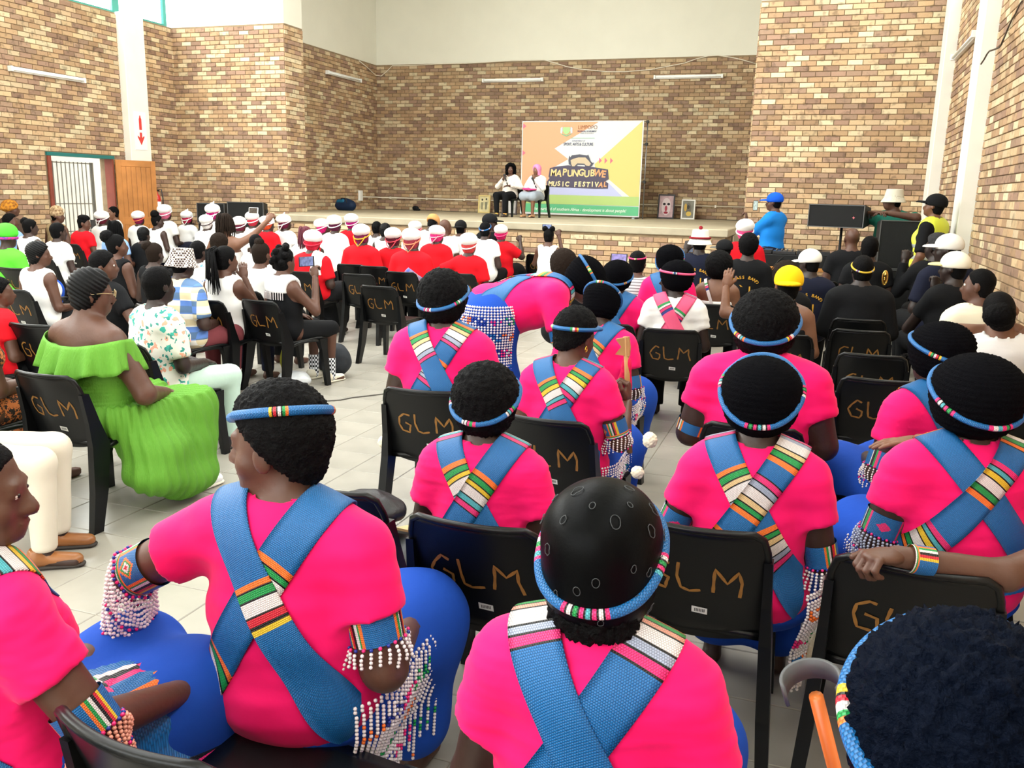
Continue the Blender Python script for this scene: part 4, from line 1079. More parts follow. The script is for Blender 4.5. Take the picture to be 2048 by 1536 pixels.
        f = Field(); f.ell((0, -.015, .045), (.098, .115, .095), .02); f.ell((0, -.03, .01), (.104, .12, .05), .02); f.plane((0, 0, -.02), (0, .4, -1)); f.plane((0, .08, 0), (0, 1, -.4)); mesh_field(B, X(f), cloth('headscarf_brown', '7a4a22', var=.6, vscale=30, col2=srgb('d08a2a'), bump=.4), 'head_scarf', fine)
    elif kind == 'flat':
        mesh_field(B, X(hcap(.004, .045)), m_hair, 'hair', fine); f = Field(); f.ell((0, -.005, .09), (.08, .095, .055), .02); mesh_field(B, X(f), m_hair, 'flat_top', fine, fuzz(.003))
    elif kind == 'puffback':
        mesh_field(B, X(hcap(.003, .02)), m_hair, 'hair', fine); f = Field(); f.ell((0, -.075, .055), (.075, .062, .07), .02); mesh_field(B, X(f), m_hair, 'hair_puff', fine, fuzz(.004))

# ------------------------------------------------------------------ beadwork
def headband(B, c=(0, -.02, .06), rx=.122, ry=.13, tilt=30, r=.0098, base='b', pat=None, roll=0):
    """beaded ring; angle 0 is the back of the head, +90 the right side; pat = [(centre angle, 'colours')]"""
    n, k = 220, 10; R0 = rotm(rx=tilt)@rotm(ry=roll); r = r/B.sc if False else r
    col = [BC_[base]]*n
    for ang, cs in (pat or [(-12, 'pkwkgkpktkp'), (78, 'pkwkgkp'), (-98, 'pgkwkp')]):
        w = 3.6; tot = sum(.35 if q == 'k' else 1 for q in cs)*w; a = ang-tot/2
        for q in cs:
            ww = w*(.35 if q == 'k' else 1)
            for i in range(n):
                d = (i*360/n-a) % 360
                if d < ww: col[i] = BC_[q]
            a += ww
    V = []; F = []; C = []; U = []
    sc_ = np.ones(n+1)
    if hasattr(B, 'hatf'):
        q = np.linspace(.5, 1.7, 61)
        tt = 2*PI*np.arange(n)/n; ring = np.stack([np.sin(tt)*rx, -np.cos(tt)*ry, 0*tt], -1)
        v = B.hatf((np.array(c)+(ring[:, None]*q[None, :, None])@R0.T)@B.Rh.T+B.Hc)
        for i in range(n):
            ins = np.nonzero(v[i] < 0)[0]
            if len(ins): sc_[i] = min(max(q[ins[-1]]+.25*r/rx, .86), 1.45)
        sc_[n] = sc_[0]
        for _ in range(14): w = sc_[:-1]; w = (np.roll(w, 1)+2*w+np.roll(w, -1))/4; sc_ = np.append(np.maximum(w, sc_[:-1]*.985), 0); sc_[n] = sc_[0]
    for i in range(n+1):
        t = 2*PI*i/n; ct = np.array((math.sin(t)*rx, -math.cos(t)*ry, 0))*sc_[i]; nr = np.array((math.sin(t)/rx, -math.cos(t)/ry, 0)); nr /= np.linalg.norm(nr)
        for j in range(k+1):
            an = 2*PI*j/k; p = ct+r*(math.cos(an)*nr+math.sin(an)*np.array((0, 0, 1))); V.append(B.Hc+B.Rh@(np.array(c)+R0@p)); U.append((j/k*12, i/n*190))
    for i in range(n):
        for j in range(k): a = i*(k+1)+j; F.append((a, a+1, a+k+2, a+k+1)); C.append(col[i])
    obj('beaded_headband', mesh_np('beaded_headband', V, np.array(F), True, np.array(C), U), m_bead, B.o)
def strip_mesh(rows, widths, colf, nb=16, pitch=.0046):
    """rows: list of lists of points across; colf(t metres, u 0..1) -> colour"""
    A = np.array(rows); n, w = A.shape[:2]; mid = A[:, w//2]
    s = np.concatenate([[0], np.cumsum(np.linalg.norm(np.diff(mid, axis=0), axis=1))])
    V = A.reshape(-1, 3); U = [(j/(w-1)*nb, s[i]/pitch) for i in range(n) for j in range(w)]
    F = []; C = []
    for i in range(n-1):
        for j in range(w-1): F.append((i*w+j, i*w+j+1, (i+1)*w+j+1, (i+1)*w+j)); C.append(colf((s[i]+s[i+1])/2, (j+.5)/(w-1)))
    return V, np.array(F), np.array(C), U, s[-1]
STR = {'A': 'okgkwwkrkky', 'B': 'okgklkwwkvkpk', 'C': 'okgkykwwktkpk', 'D': 'pktkykwwkgkok', 'E': 'kokgkskwwkvkpk', 'F': 'gwkpkn', 'G': 'ykkkyb'}
def stripe_colours(groups, base):
    def f(t, u):
        for t0, key, *rev in groups:
            cs = STR[key]; cs = cs[::-1] if rev else cs
            a = t0
            for q in cs:
                w = .0045 if q == 'k' else .0165
                if a <= t < a+w: return BC_[q]
                a += w
        return BC_[base]
    return f
def make_sash(B, base='b', right=((.02, 'B'), (.30, 'B')), left=((.08, 'B'), (.26, 'B')), over='R', w=.10, cx=.108, drop=(.205, .50), n=90, only=None):
    """two bead straps crossing on the back; 'right' starts on the right shoulder. groups are metres from the shoulder top"""
    tf = B.torso.inflate(.012); R = B.Ru
    for s, groups in ((1, right), (-1, left)):
        nm = 'R' if s > 0 else 'L'
        if groups is None or (only and nm != only): continue
        S = np.array((s*cx, -.012, 1.03)); H = np.array((-s*drop[0], -.03, drop[1]))
        e1 = (S-H)/np.linalg.norm(S-H); e2 = np.array((0, -1., 0)); nr = np.cross(e1, e2); nr /= np.linalg.norm(nr)
        c = H+(S-H)*.5; c[1] = -.0
        rr = np.linspace(.02, .55, 80); rows = []; nw = 7
        th = np.linspace(math.radians(212), math.radians(14), n)
        D = -np.cos(th)[:, None]*e1+np.sin(th)[:, None]*e2; CC = c+nr*((np.arange(nw)/(nw-1)-.5)*w)[:, None]
        Lp = CC[None, :, None, :]+rr[None, None, :, None]*D[:, None, None, :]; v = tf((Lp-np.array((0, 0, .54)))@R.T+np.array((0, 0, B.zp)))
        i = np.maximum(np.argmax(v > 0, axis=2), 1)[..., None]; v0 = np.take_along_axis(v, i-1, 2)[..., 0]; v1 = np.take_along_axis(v, i, 2)[..., 0]; i = i[..., 0]
        t = rr[i-1]+(rr[i]-rr[i-1])*(-v0)/(v1-v0+1e-9); rows = CC[None]+D[:, None]*(t+.0075+(.0045 if nm == over else 0))[..., None]
        # even out, then place in the person's frame
        A = np.array(rows)
        for _ in range(4): A[1:-1] = (A[:-2]+2*A[1:-1]+A[2:])/4
        A = (A-np.array((0, 0, .54)))@R.T+np.array((0, 0, B.zp))
        # resample along the length so stripes have crisp rows
        mid = A[:, nw//2]; sl = np.concatenate([[0], np.cumsum(np.linalg.norm(np.diff(mid, axis=0), axis=1))]); m = int(sl[-1]/.0045)
        tq = np.linspace(0, sl[-1], m); A = np.stack([np.stack([np.interp(tq, sl, A[:, j, k]) for k in range(3)], -1) for j in range(nw)], 1)
        top = .0
        V, F, C, U, ln = strip_mesh(A, None, stripe_colours(groups, base), int(w/.0046))
        if np.dot(np.cross(V[F[5][1]]-V[F[5][0]], V[F[5][3]]-V[F[5][0]]), V[F[5][0]]-B.T((0, 0, .76))) < 0: F = F[:, ::-1]
        # give the strap thickness
        N = vnorm(V, F); n0 = len(V); V2 = np.concatenate([V, V-N*.004]); F2 = np.concatenate([F, F[:, ::-1]+n0]); C2 = np.concatenate([C, C]); U2 = list(U)+list(U)
        E = []
        rws = len(A)
        for i in range(rws-1):
            for j in (0, nw-1): a, b = i*nw+j, (i+1)*nw+j; E.append((a, b, b+n0, a+n0))
        F2 = np.concatenate([F2, np.array(E)]); C2 = np.concatenate([C2, np.repeat(C[::nw-1], 2, 0)[:len(E)]])
        obj('bead_sash', mesh_np('bead_sash', V2, F2, True, C2, U2), m_bead, B.o)
OCT = (np.array(((1, 0, 0), (-1, 0, 0), (0, 1, 0), (0, -1, 0), (0, 0, 1), (0, 0, -1)), float), np.array(((0, 2, 4), (2, 1, 4), (1, 3, 4), (3, 0, 4), (2, 0, 5), (1, 2, 5), (3, 1, 5), (0, 3, 5))))
def _ico():
    p = (1+5**.5)/2; V = np.array([(-1, p, 0), (1, p, 0), (-1, -p, 0), (1, -p, 0), (0, -1, p), (0, 1, p), (0, -1, -p), (0, 1, -p), (p, 0, -1), (p, 0, 1), (-p, 0, -1), (-p, 0, 1)], float)
    F = np.array([(0, 11, 5), (0, 5, 1), (0, 1, 7), (0, 7, 10), (0, 10, 11), (1, 5, 9), (5, 11, 4), (11, 10, 2), (10, 7, 6), (7, 1, 8), (3, 9, 4), (3, 4, 2), (3, 2, 6), (3, 6, 8), (3, 8, 9), (4, 9, 5), (2, 4, 11), (6, 2, 10), (8, 6, 7), (9, 8, 1)])
    return V/np.linalg.norm(V[0]), F
ICO = _ico()
def beads(name, centers, cols, r, parent, near=True):
    S = ICO if near else OCT; c = np.asarray(centers, float); n = len(c)
    rr = np.asarray(r, float)*np.ones(n)
    V = (c[:, None]+S[0][None]*rr[:, None, None]).reshape(-1, 3); F = (S[1][None]+(np.arange(n)*len(S[0]))[:, None, None]).reshape(-1, 3)
    C = np.repeat(np.asarray(cols, float), len(S[1]), 0)
    o = obj(name, mesh_np(name, V, F, True, C), mat('glass_bead', kind='attr', rough=.25, spec=.5), parent); o['kind'] = 'stuff'; return o
def armband(B, arm='L', at=.74, w=.075, base='b', motif='diamond', fringe=True, fcol='w', flen=.13, ang=0, nstr=26, seg='u', fr=.0052, acc=('p', 'n')):
    sh, el, wr, ru, re, rw, *_ = B.arm[arm]
    a, b, r0, r1 = (sh, el, ru, re) if seg == 'u' else (el, wr, re, rw)
    ax = (b-a)/np.linalg.norm(b-a); c = a+(b-a)*at; r = r0+(r1-r0)*at+.007
    bk = np.array((0, -1., 0)); bk = bk-ax*(bk@ax); bk /= np.linalg.norm(bk); sd = np.cross(ax, bk)
    nu, nv = (96, 32) if B.dist < 4 else (48, 16); V = []; U = []; C = []; F = []
    for i in range(nv+1):
        for j in range(nu+1):
            t = 2*PI*j/nu; V.append(c+ax*((i/nv-.5)*w)+(r+(r1-r0)*(i/nv-.5)*.15)*(math.cos(t)*bk+math.sin(t)*sd)); U.append((j/nu*2*PI*r/.0046, i/nv*w/.0046))
    for i in range(nv):
        for j in range(nu):
            t = (j+.5)/nu*360; d = ((t-ang+180) % 360-180)/360*2*PI*r; v = ((i+.5)/nv-.5)*w; q = BC_[base]
            if motif == 'diamond':
                m = abs(d)/.030+abs(v)/.026
                if m < 1: q = BC_['o'] if m > .72 else (BC_['g'] if m > .5 else (BC_['w'] if m > .25 else BC_['r']))
            elif motif == 'small':
                if abs(d)/.026+abs(v)/.017 < 1: q = BC_['p']
            if motif == 'stripes' or abs(d) > .042:
                st = abs(d)-.042
                if 0 < st < .045: q = BC_['ogwkry'[int(st/.0075)]] if motif != 'small' else (BC_['bpgkw'[int(st/.0095) % 5]])
            if i >= nv-3*nv//16 and motif == 'diamond': q = BC_['ogw'[(i-nv+3*nv//16)*16//nv]]
            C.append(q); a_ = i*(nu+1)+j; F.append((a_, a_+nu+1, a_+nu+2, a_+1))
    obj('bead_armband', mesh_np('bead_armband', V, np.array(F), True, np.array(C), U), m_bead, B.o)
    if fringe:
        P, K = [], []; rnd = random.Random(int(c[0]*1e4) % 999); near = B.dist < 3.2; r_ = r+.004
        for j in range(nstr):
            t = 2*PI*j/nstr; p0 = c+ax*(w/2)+r_*(math.cos(t)*bk+math.sin(t)*sd); m = int(flen/(fr*1.95)*rnd.uniform(.8, 1.05)); out = (math.cos(t)*bk+math.sin(t)*sd)
            for k in range(m):
                s_ = k*fr*1.95; q = p0+out*(.012*math.sin(min(1, s_/.05)*1.57))+np.array((0, 0, -s_))+(ax*.25*s_ if ax[2] > -.6 else 0)+out*.004*math.sin(k*.9+j)
                P.append(q); K.append(BC_['w' if fcol == 'w' else fcol] if (k % 7) else BC_[acc[j % len(acc)]])
        beads('bead_fringe', P, K, fr, B.o, near)
# ================================================================== the audience
PINK = mat('cloth_pink', srgb('f20d68'), .8, bump=.3, bscale=14, spec=.25, sheen=.1); TOPM['pink'] = PINK
TOPM['red'] = cloth('red', 'd5101f'); TOPM['white'] = cloth('white', 'e9e8e6'); TOPM['black'] = cloth('black', '0d0e11'); TOPM['navy'] = cloth('navy', '14182b')
TOPM['royal'] = cloth('royal', '1746a8'); TOPM['cream'] = cloth('cream', 'ded6c0'); TOPM['blue'] = cloth('blue', '1c7fd6')
def hc_local(lean, twist, side, head, pose, hips=None):
    Ru = rotm(rz=twist)@rotm(rx=-lean)@rotm(ry=side); zp = hips if hips is not None else (.54 if pose == 'sit' else .93)
    hy, hp, hr = head; Rh = (rotm(rz=twist) if abs(lean) < 50 else Ru@rotm(rx=25))@rotm(rz=hy)@rotm(rx=hp)@rotm(ry=hr)
    return Ru@(np.array((0, -.004, 1.085))-np.array((0, 0, .54)))+np.array((0, 0, zp))+Rh@np.array((0, .018, .075))
def cast(px, py, label, Y=None, sc=.95, yaw=0, chair_of=None, chair_rz=None, chair_xy=None, z0=0, **kw):
    """seat (or stand) a person so that the middle of the head lies on the ray through (px, py)"""
    hl = hc_local(kw.get('lean', 0), kw.get('twist', 0), kw.get('side', 0), kw.get('head', (0, 0, 0)), kw.get('pose', 'sit'), kw.get('hips'))
    if Y is None: P = at_z(px, py, z0+hl[2]*sc)
    else:
        P = at_y(px, py, Y); sc = min(max((P[2]-z0)/hl[2], .84), 1.13)
    if z0 == 0 and Y is None and P[0] > -9.95 and P[1] > 13.1: P = at_y(px, py, 13.1); sc = P[2]/hl[2]
    a = math.radians(yaw); off = np.array((math.cos(a)*hl[0]-math.sin(a)*hl[1], math.sin(a)*hl[0]+math.cos(a)*hl[1]))*sc
    x, y = P[0]-off[0], P[1]-off[1]
    B = person(x, y, label, yaw=yaw, sc=sc, z0=z0, **kw)
    if chair_of: B.chair = chair(*(chair_xy or (x, y)), yaw if chair_rz is None else chair_rz, chair_of, z=z0, sc=sc if z0 else 1)
    return B
PW = 'women in pink shirts with crossed bead sashes'
SK = dict(bottom=('skirt', 'royal'))
DB = lambda **k: dict(dict(c=(0, -.02, .05), rx=.112, ry=.126, tilt=32), **k)
# ---- the women in pink
PB = {}
PB[555] = cast(555, 888, 'woman in pink turning left, short grizzled hair under a level bead ring', yaw=0, head=(90, -4, 0), fat=1.05, sc=.97, twist=4, hs=1.12, skin_t='mid', hair=('thick',), group=PW,
     band=dict(c=(0, -.008, .066), rx=.095, ry=.106, tilt=-6, roll=14, r=.0105, pat=[(-60, 'ykrkwkgo'), (20, 'ogwr')]), sash=dict(over='L', left=((.02, 'A'), (.50, 'A')), right=((.43, 'A'), (.74, 'A'))),
     arms={'L': ((-.43, -.06, .78), (-.60, .10, .66), 'relaxed'), 'R': ((.265, -.02, .64), (.20, .24, .60), 'relaxed')}, armbands=(dict(arm='L', at=.86, motif='diamond', ang=20, flen=.27, nstr=44), dict(arm='R', at=.62, motif='stripes', ang=-40, flen=.07, nstr=22)),
     **SK)
chair(-.985, 1.33, -7, 'black plastic chair under the woman in pink with the level bead ring')
cast(1208, 1105, 'woman in pink wearing a shiny black stretch cap printed with rings', yaw=0, fat=.55, hair=('swim',), group=PW, band=dict(c=(0, -.02, .018), rx=.118, ry=.126, tilt=34, r=.0105, pat=[(0, 'pkwkgkpktkpkwkp'), (80, 'tkpkgkwp'), (-80, 'pkwkgkpktp')]),
     sash=dict(over='L', left=((.165, 'E'),), right=((.16, 'E'),), cx=.10), chair_of='black plastic chair under the woman in the shiny ring-printed cap', **SK)
cast(1912, 1470, 'woman with a fluffy blue-black afro and a thick bead ring', yaw=0, fat=.5, hair=('bigafro', mat('hair_blue_black', (.0004, .0022, .0085), .7, bump=.8, bscale=120, spec=.06), .128), top=('tee', 'pink'), group=PW, band=dict(c=(0, -.02, .055), rx=.13, ry=.135, tilt=30, r=.0115, roll=-10, pat=[(-78, 'ykkrwgobb'), (40, 'ykrwgo'), (170, 'ogw')]), **SK)
PB[975] = cast(975, 805, 'woman in pink with a round black afro and a low slung bead ring', sc=.91, fat=.55, hair=('afro', m_hair, .117), group=PW, band=DB(c=(0, -.02, .025), rx=.118, ry=.124, pat=[(-8, 'wkwkpkgkp'), (62, 'wktkpkg'), (-70, 'gkpkw')]), sash=dict(over='R', left=((.12, 'C'), (.36, 'C')), right=((.10, 'C'), (.40, 'C'))), chair_xy=(-.85, 2.46), chair_of='black plastic chair under the woman with the round afro', **SK)
bax = cast(1152, 672, 'woman in pink with cropped hair looking down beside a wooden axe', yaw=-4, head=(-24, -14, 0), fat=.55, skin_t='mid', hair=('thick',), group=PW, earring=True, band=DB(c=(0, -.005, .04), rx=.106, ry=.12, tilt=10, pat=[(-25, 'rwkykwg'), (40, 'gkwkrky')]), sash=dict(over='L', left=((.10, 'C'), (.37, 'C')), right=((.10, 'C'), (.30, 'C'))),
     arms={'R': ((.26, .0, .68), (.22, .22, .82), 'grip', (0, .2, 1), (1, 0, 0))}, armbands=(dict(arm='R', at=.72, motif='diamond', ang=60, flen=.09, nstr=22), ), chair_of='black plastic chair under the woman holding a wooden axe', **SK)
PB[890] = cast(890, 600, 'woman in pink with an afro and blue ring at the aisle end', sc=1.02, fat=.95, yaw=4, hair=('afro', m_hair, .122), group=PW, head=(-8, 0, -4), band=DB(c=(0, -.02, .02), rx=.122, ry=.13, tilt=24, pat=[(-10, 'pkwkpkw'), (60, 'pkgkwkt')]), sash=dict(over='L', left=((.03, 'B'), (.33, 'B'), (.66, 'B')), right=((.05, 'B'), (.24, 'B'), (.46, 'B'))), chair_of='black plastic chair under the woman in pink at the aisle end', **SK)
PB[1205] = cast(1205, 612, 'woman in pink in a black knitted hat just behind the bending woman', fat=.8, yaw=-6, head=(0, -24, 0), lean=6, hair=('knit', m_knit, .115), group=PW, band=DB(c=(0, -.01, .045), rx=.118, ry=.124, tilt=-30, pat=[(0, 'gwkokgp'), (60, 'bw')]), sash=dict(over='L', left=((.06, 'F'), (.34, 'B'), (.62, 'B')), right=((.05, 'B'), (.4, 'B'))), armbands=(dict(arm='R', at=.80, motif='stripes', ang=-40, flen=.10, nstr=20),), chair_of='black plastic chair under the woman seated behind the bending woman', **SK)
PB[1530] = cast(1530, 655, 'heavy woman in plain pink with a wide black afro, no sash', fat=1.5, sc=1.0, hair=('afro', m_hair, .142), group=PW, band=DB(c=(0, -.02, .03), rx=.118, ry=.132, tilt=30, r=.011, pat=[(-42, 'ykrkwktko'), (48, 'ykrw')]), armbands=(dict(arm='L', at=.88, motif='plain', fringe=False, w=.05),), chair_of='black plastic chair under the heavy woman in plain pink', **SK)
PB[1522] = cast(1522, 802, 'woman in pink in a ridged black crochet hat with crossed sashes', fat=.5, yaw=0, hair=('knit', m_knit, .125), group=PW, band=DB(c=(0, -.02, .06), rx=.127, ry=.137, tilt=42, pat=[(0, 'pkgkpktkwkp'), (82, 'wkpkgkp'), (-88, 'gpktkwkp')]), sash=dict(over='R', left=((.10, 'B'), (.36, 'B'), (.58, 'B')), right=((.03, 'B'), (.20, 'B', 1), (.40, 'B', 1), (.62, 'B'))),
     arms={'L': ((-.27, -.02, .66), (-.16, .22, .62), 'relaxed')}, armbands=(dict(arm='L', at=.72, motif='small', ang=-10, fringe=False, w=.085), dict(arm='R', at=.9, motif='stripes', ang=30, flen=.08)), chair_xy=(-.25, 2.68), chair_of='black plastic chair under the woman in the ridged crochet hat', **SK)
PB[1942] = cast(1942, 802, 'broad woman in pink in a soft black felt hat with low sash', yaw=16, fat=1.1, hair=('knit', m_knit, .142), group=PW, head=(4, 0, 0), band=DB(c=(0, -.02, .035), rx=.14, ry=.148, tilt=30, pat=[(4, 'pkwktkpkgkp'), (85, 'wkrkg'), (-62, 'pkwktkpkgkp')]), sash=dict(over='R', left=((.04, 'D'),), right=((.14, 'D'), (.36, 'D'), (.66, 'D')), drop=(.24, .60)), armbands=(dict(arm='L', at=.72, motif='small', ang=20, flen=.12, nstr=34, fcol='v'),), chair_xy=(.35, 2.61), chair_of='black plastic chair under the broad woman in the soft felt hat', chair_rz=-6, **SK)
PB[1870] = cast(1870, 712, 'woman in pink turned left, gold hoop earring and ridged black hat', yaw=32, fat=.75, hair=('knit', m_knit, .125), group=PW, earring=True, head=(14, -6, 0), band=DB(c=(0, -.02, .045), rx=.127, ry=.137, tilt=26, pat=[(-60, 'ogkwrky'), (20, 'ykr')]), sash=dict(over='R', left=((.13, 'G'),), right=((.3, 'G'),)), armbands=(dict(arm='L', at=.78, motif='small', ang=0, flen=.11, nstr=26),), chair_of='black plastic chair under the woman with the gold hoop earring', **SK)
cast(1236, 556, 'woman in pink in a black hat with low blue ring beyond the bending woman', fat=.6, hair=('knit', m_knit, .122), group=PW, band=DB(c=(0, -.02, .01), rx=.124, ry=.132, tilt=22, pat=[(40, 'ogo')]), sash=dict(over='L', left=((.1, 'F'),), right=((.05, 'B'),)), chair_of='black plastic chair beyond the bending woman', **SK)
cast(1340, 522, 'woman in pink in a tall black hat edged with blue beads', Y=7.9, fat=.6, hair=('knit', m_knit, .125), group=PW, band=DB(c=(0, -.01, .03), rx=.127, ry=.13, tilt=60), sash=dict(over='L', left=((.1, 'F'),), right=((.1, 'B'),)), **SK)
PB[-48] = cast(-48, 985, 'woman in pink in profile with salmon bead fringe on her arm', yaw=-14, head=(-42, -4, 0), fat=.7, skin_t='mid', hair=('crop',), group=PW, eyes=True, sash=dict(over='L', left=((.1, 'C'),), right=((.10, 'C'),)), arms={'R': ((.30, .06, .70), (.20, .34, .60), 'relaxed')}, armbands=(dict(arm='R', at=.9, motif='stripes', ang=-30, flen=.16, nstr=30, fcol='s'),), **SK)
chair(-1.62, .80, -14, 'black plastic chair under the woman with salmon bead fringe')
# ---- the bending woman
bbend = cast(1172, 566, 'woman in pink bending far forward with bead-hung hips', Y=5.4, yaw=-66, pose='bend', lean=74, hips=.93, head=(-10, 0, 0), fat=1.05, skin_t='mid', hair=('knit', m_knit, .118), group=PW, earring=True, band=DB(c=(0, 0, .05), rx=.12, ry=.127, tilt=-10, pat=[(70, 'ogwYgob')]), sash=dict(over='R', left=((.12, 'C'), (.42, 'C')), right=((.10, 'C'), (.40, 'C'), (.62, 'C')), drop=(.21, .52)), armbands=(dict(arm='R', at=.62, motif='diamond', ang=180, fringe=False), dict(arm='R', at=.82, motif='plain', w=.03, flen=.15, nstr=30)), arms={'L': ((-.24, .52, .68), (-.2, .62, .46), 'relaxed'), 'R': ((.28, .44, .68), (.22, .62, .48), 'relaxed')}, **SK)
# ---- singers in white caps and head scarves
RW, WW = 'seated singers in red shirts and white caps', 'seated singers in white shirts and head scarves'
def red(px, py, label, c1, c2=None, tail=0, **kw):
    kw = dict(dict(top=('tee', 'red'), bottom=('skirt', 'black'), fat=.7, group=RW, sleeve=.75), **kw)
    return cast(px, py, label, hair=('wrap', c1, c2, tail), **kw)
def whi(px, py, label, c1, c2=None, tail=0, **kw):
    kw = dict(dict(top=('tee', 'white'), bottom=('skirt', 'navy'), fat=.5, group=WW), **kw)
    return cast(px, py, label, hair=('wrap', c1, c2, tail), **kw)
bc1 = red(627, 486, 'singer in red with white cap over a red scarf, white cloth on the shoulder', 'c8203a', 'd83a50', fat=.9, head=(6, -6, 6), chair_of='black plastic chair under the singer with the red scarf')
red(648, 456, 'singer in red with white cap and pink lace scarf looking right', 'd8207a', None, head=(-45, 0, 0), yaw=-8, fat=.6)
red(705, 446, 'singer in red with white cap and magenta knitted scarf', 'b01878', None, fat=.8)
red(725, 472, 'singer in red with white cap and a rainbow edged pointed scarf', '7a2050', 'e2b23a', 1, fat=.9, sc=.98, chair_of='black plastic chair under the singer with the rainbow edged scarf')
red(788, 478, 'singer in red with white cap and a dark pointed scarf', '5a1a2a', 'd84a5a', 1, fat=.6)
b8 = red(825, 482, 'large singer in red with white cap, brown pointed scarf and blue shawl', 'a03a4a', 'e08a6a', 1, fat=1.0, sc=.98, chair_of='black plastic chair under the large singer with the blue shawl')
red(876, 472, 'singer in red with white cap and a pink scarf tied sideways', 'e0307a', 'f0a0b0', 1, head=(-20, -8, 4), fat=.8)
red(939, 491, 'singer in red with plain white cap stretching an arm along the chairs', 'd04a4a', None, fat=.6, arms={'L': ((-.40, -.08, .82), (-.60, -.02, .78), 'relaxed')}, chair_of='black plastic chair under the singer stretching an arm')
b16 = red(1003, 468, 'singer in red with white cap and pink scarf raising a hand to film', 'd0206a', 'f05a8a', 0, fat=.9, arms={'R': ((.33, .10, .80), (.24, .26, 1.04), 'grip', (-.3, .2, 1), (0, -1, 0))})
red(537, 450, 'singer in red with white cap and an orange striped scarf, looking right', 'd8502a', 'f0d0d8', 0, head=(-38, -6, 0), fat=.7)
red(1490, 464, 'singer in red with white and pink scarf in front of the sound desk', 'e8508a', 'f5f0f0', 0, Y=12.2, fat=.6)
whi(832, 460, 'singer in white with white cap and pink flower scarf behind the large singer', 'e86a7a', 'f08a90')
whi(671, 450, 'singer in white with white cap and thin maroon band', '5a1a3a', 'f4f0f0', Y=12.3)
whi(571, 447, 'singer in white with maroon scarf knotted on top', '6a1a3a', 'f4f0f0', 2, head=(-30, 0, 0))
whi(507, 441, 'singer in white with half red half white wrap', 'd83a50', 'f4f0f0', Y=13.0)
whi(481, 451, 'singer in white with white wrap and maroon band below the raised arm', '6a2038', 'f4f0f0')
whi(415, 447, 'singer in white with a plain white wrap', 'e8e2e0', '3a2a30', fat=.6)
whi(428, 427, 'singer in white with magenta wrap and white bow', 'b0186a', 'f4f0f0', 2, Y=13.0)
whi(376, 437, 'singer in white with crimson wrap raising a closed hand', 'b81a44', 'f4f0f0', 2, arms={'L': ((-.16, .16, .70), (-.02, .12, .97), 'fist', (0, .1, 1), (0, -1, 0))})
whi(332, 427, 'singer in white with pink and white wrap behind the girl with the high bun', 'd86a8a', 'f4f0f0', Y=13.2)
whi(279, 438, 'singer in white with maroon topped white wrap before the door', '8a1a48', 'e87a4a')
whi(207, 438, 'singer in white with white cap over a maroon scarf before the doorway', '6a1c30', 'f4f0f0', 1, head=(-25, 0, 8))
# ---- left block of the audience
TOPM['sky'] = cloth('sky', '86a9da'); TOPM['green'] = cloth('green', '5fd23a'); TOPM['hide'] = mat('cloth_hide', srgb('b39a72'), .9, var=.4, vscale=25, bump=.4, bscale=60)
def check_mat(name, a, b, scale):
    m = mat(name, a, .85); nt = m.node_tree; N = nt.nodes; L = nt.links
    c = N.new('ShaderNodeTexChecker'); c.inputs['Color1'].default_value = (*a, 1); c.inputs['Color2'].default_value = (*b, 1); c.inputs['Scale'].default_value = scale
    t = N.new('ShaderNodeTexCoord'); L.new(t.outputs['Object'], c.inputs['Vector']); L.new(c.outputs[0], N['Principled BSDF'].inputs['Base Color']); return m
TOPM['gingham'] = check_mat('cloth_gingham', srgb('e8e0da'), srgb('4a3a36'), 62); TOPM['sockcheck'] = check_mat('cloth_sockcheck', srgb('eef0f5'), srgb('15181f'), 50)
def stripe_mat():
    m = mat('cloth_bluestripe', srgb('e9e6df'), .85, bump=.25, bscale=16); nt = m.node_tree; N = nt.nodes; L = nt.links; t = N.new('ShaderNodeTexCoord'); prev = None
    for sc_, c1, c2 in (((7, 0, 9), 'ebe8e0', '5c83cc'), ((3.5, 0, 18), 'ffffff', 'efe2c0')):
        mp = N.new('ShaderNodeMapping'); mp.inputs['Scale'].default_value = sc_; mp.inputs['Location'].default_value = (.3, .5, .2); L.new(t.outputs['Object'], mp.inputs[0])
        c = N.new('ShaderNodeTexChecker'); c.inputs['Scale'].default_value = 1; c.inputs[1].default_value = (*srgb(c1), 1); c.inputs[2].default_value = (*srgb(c2), 1); L.new(mp.outputs[0], c.inputs[0])
        if prev is None: prev = c.outputs[0]
        else: mx = N.new('ShaderNodeMix'); mx.data_type = 'RGBA'; mx.blend_type = 'MULTIPLY'; mx.inputs[0].default_value = 1; L.new(prev, mx.inputs[6]); L.new(c.outputs[0], mx.inputs[7]); prev = mx.outputs[2]
    L.new(prev, N['Principled BSDF'].inputs['Base Color']); return m
TOPM['bluestripe'] = stripe_mat()
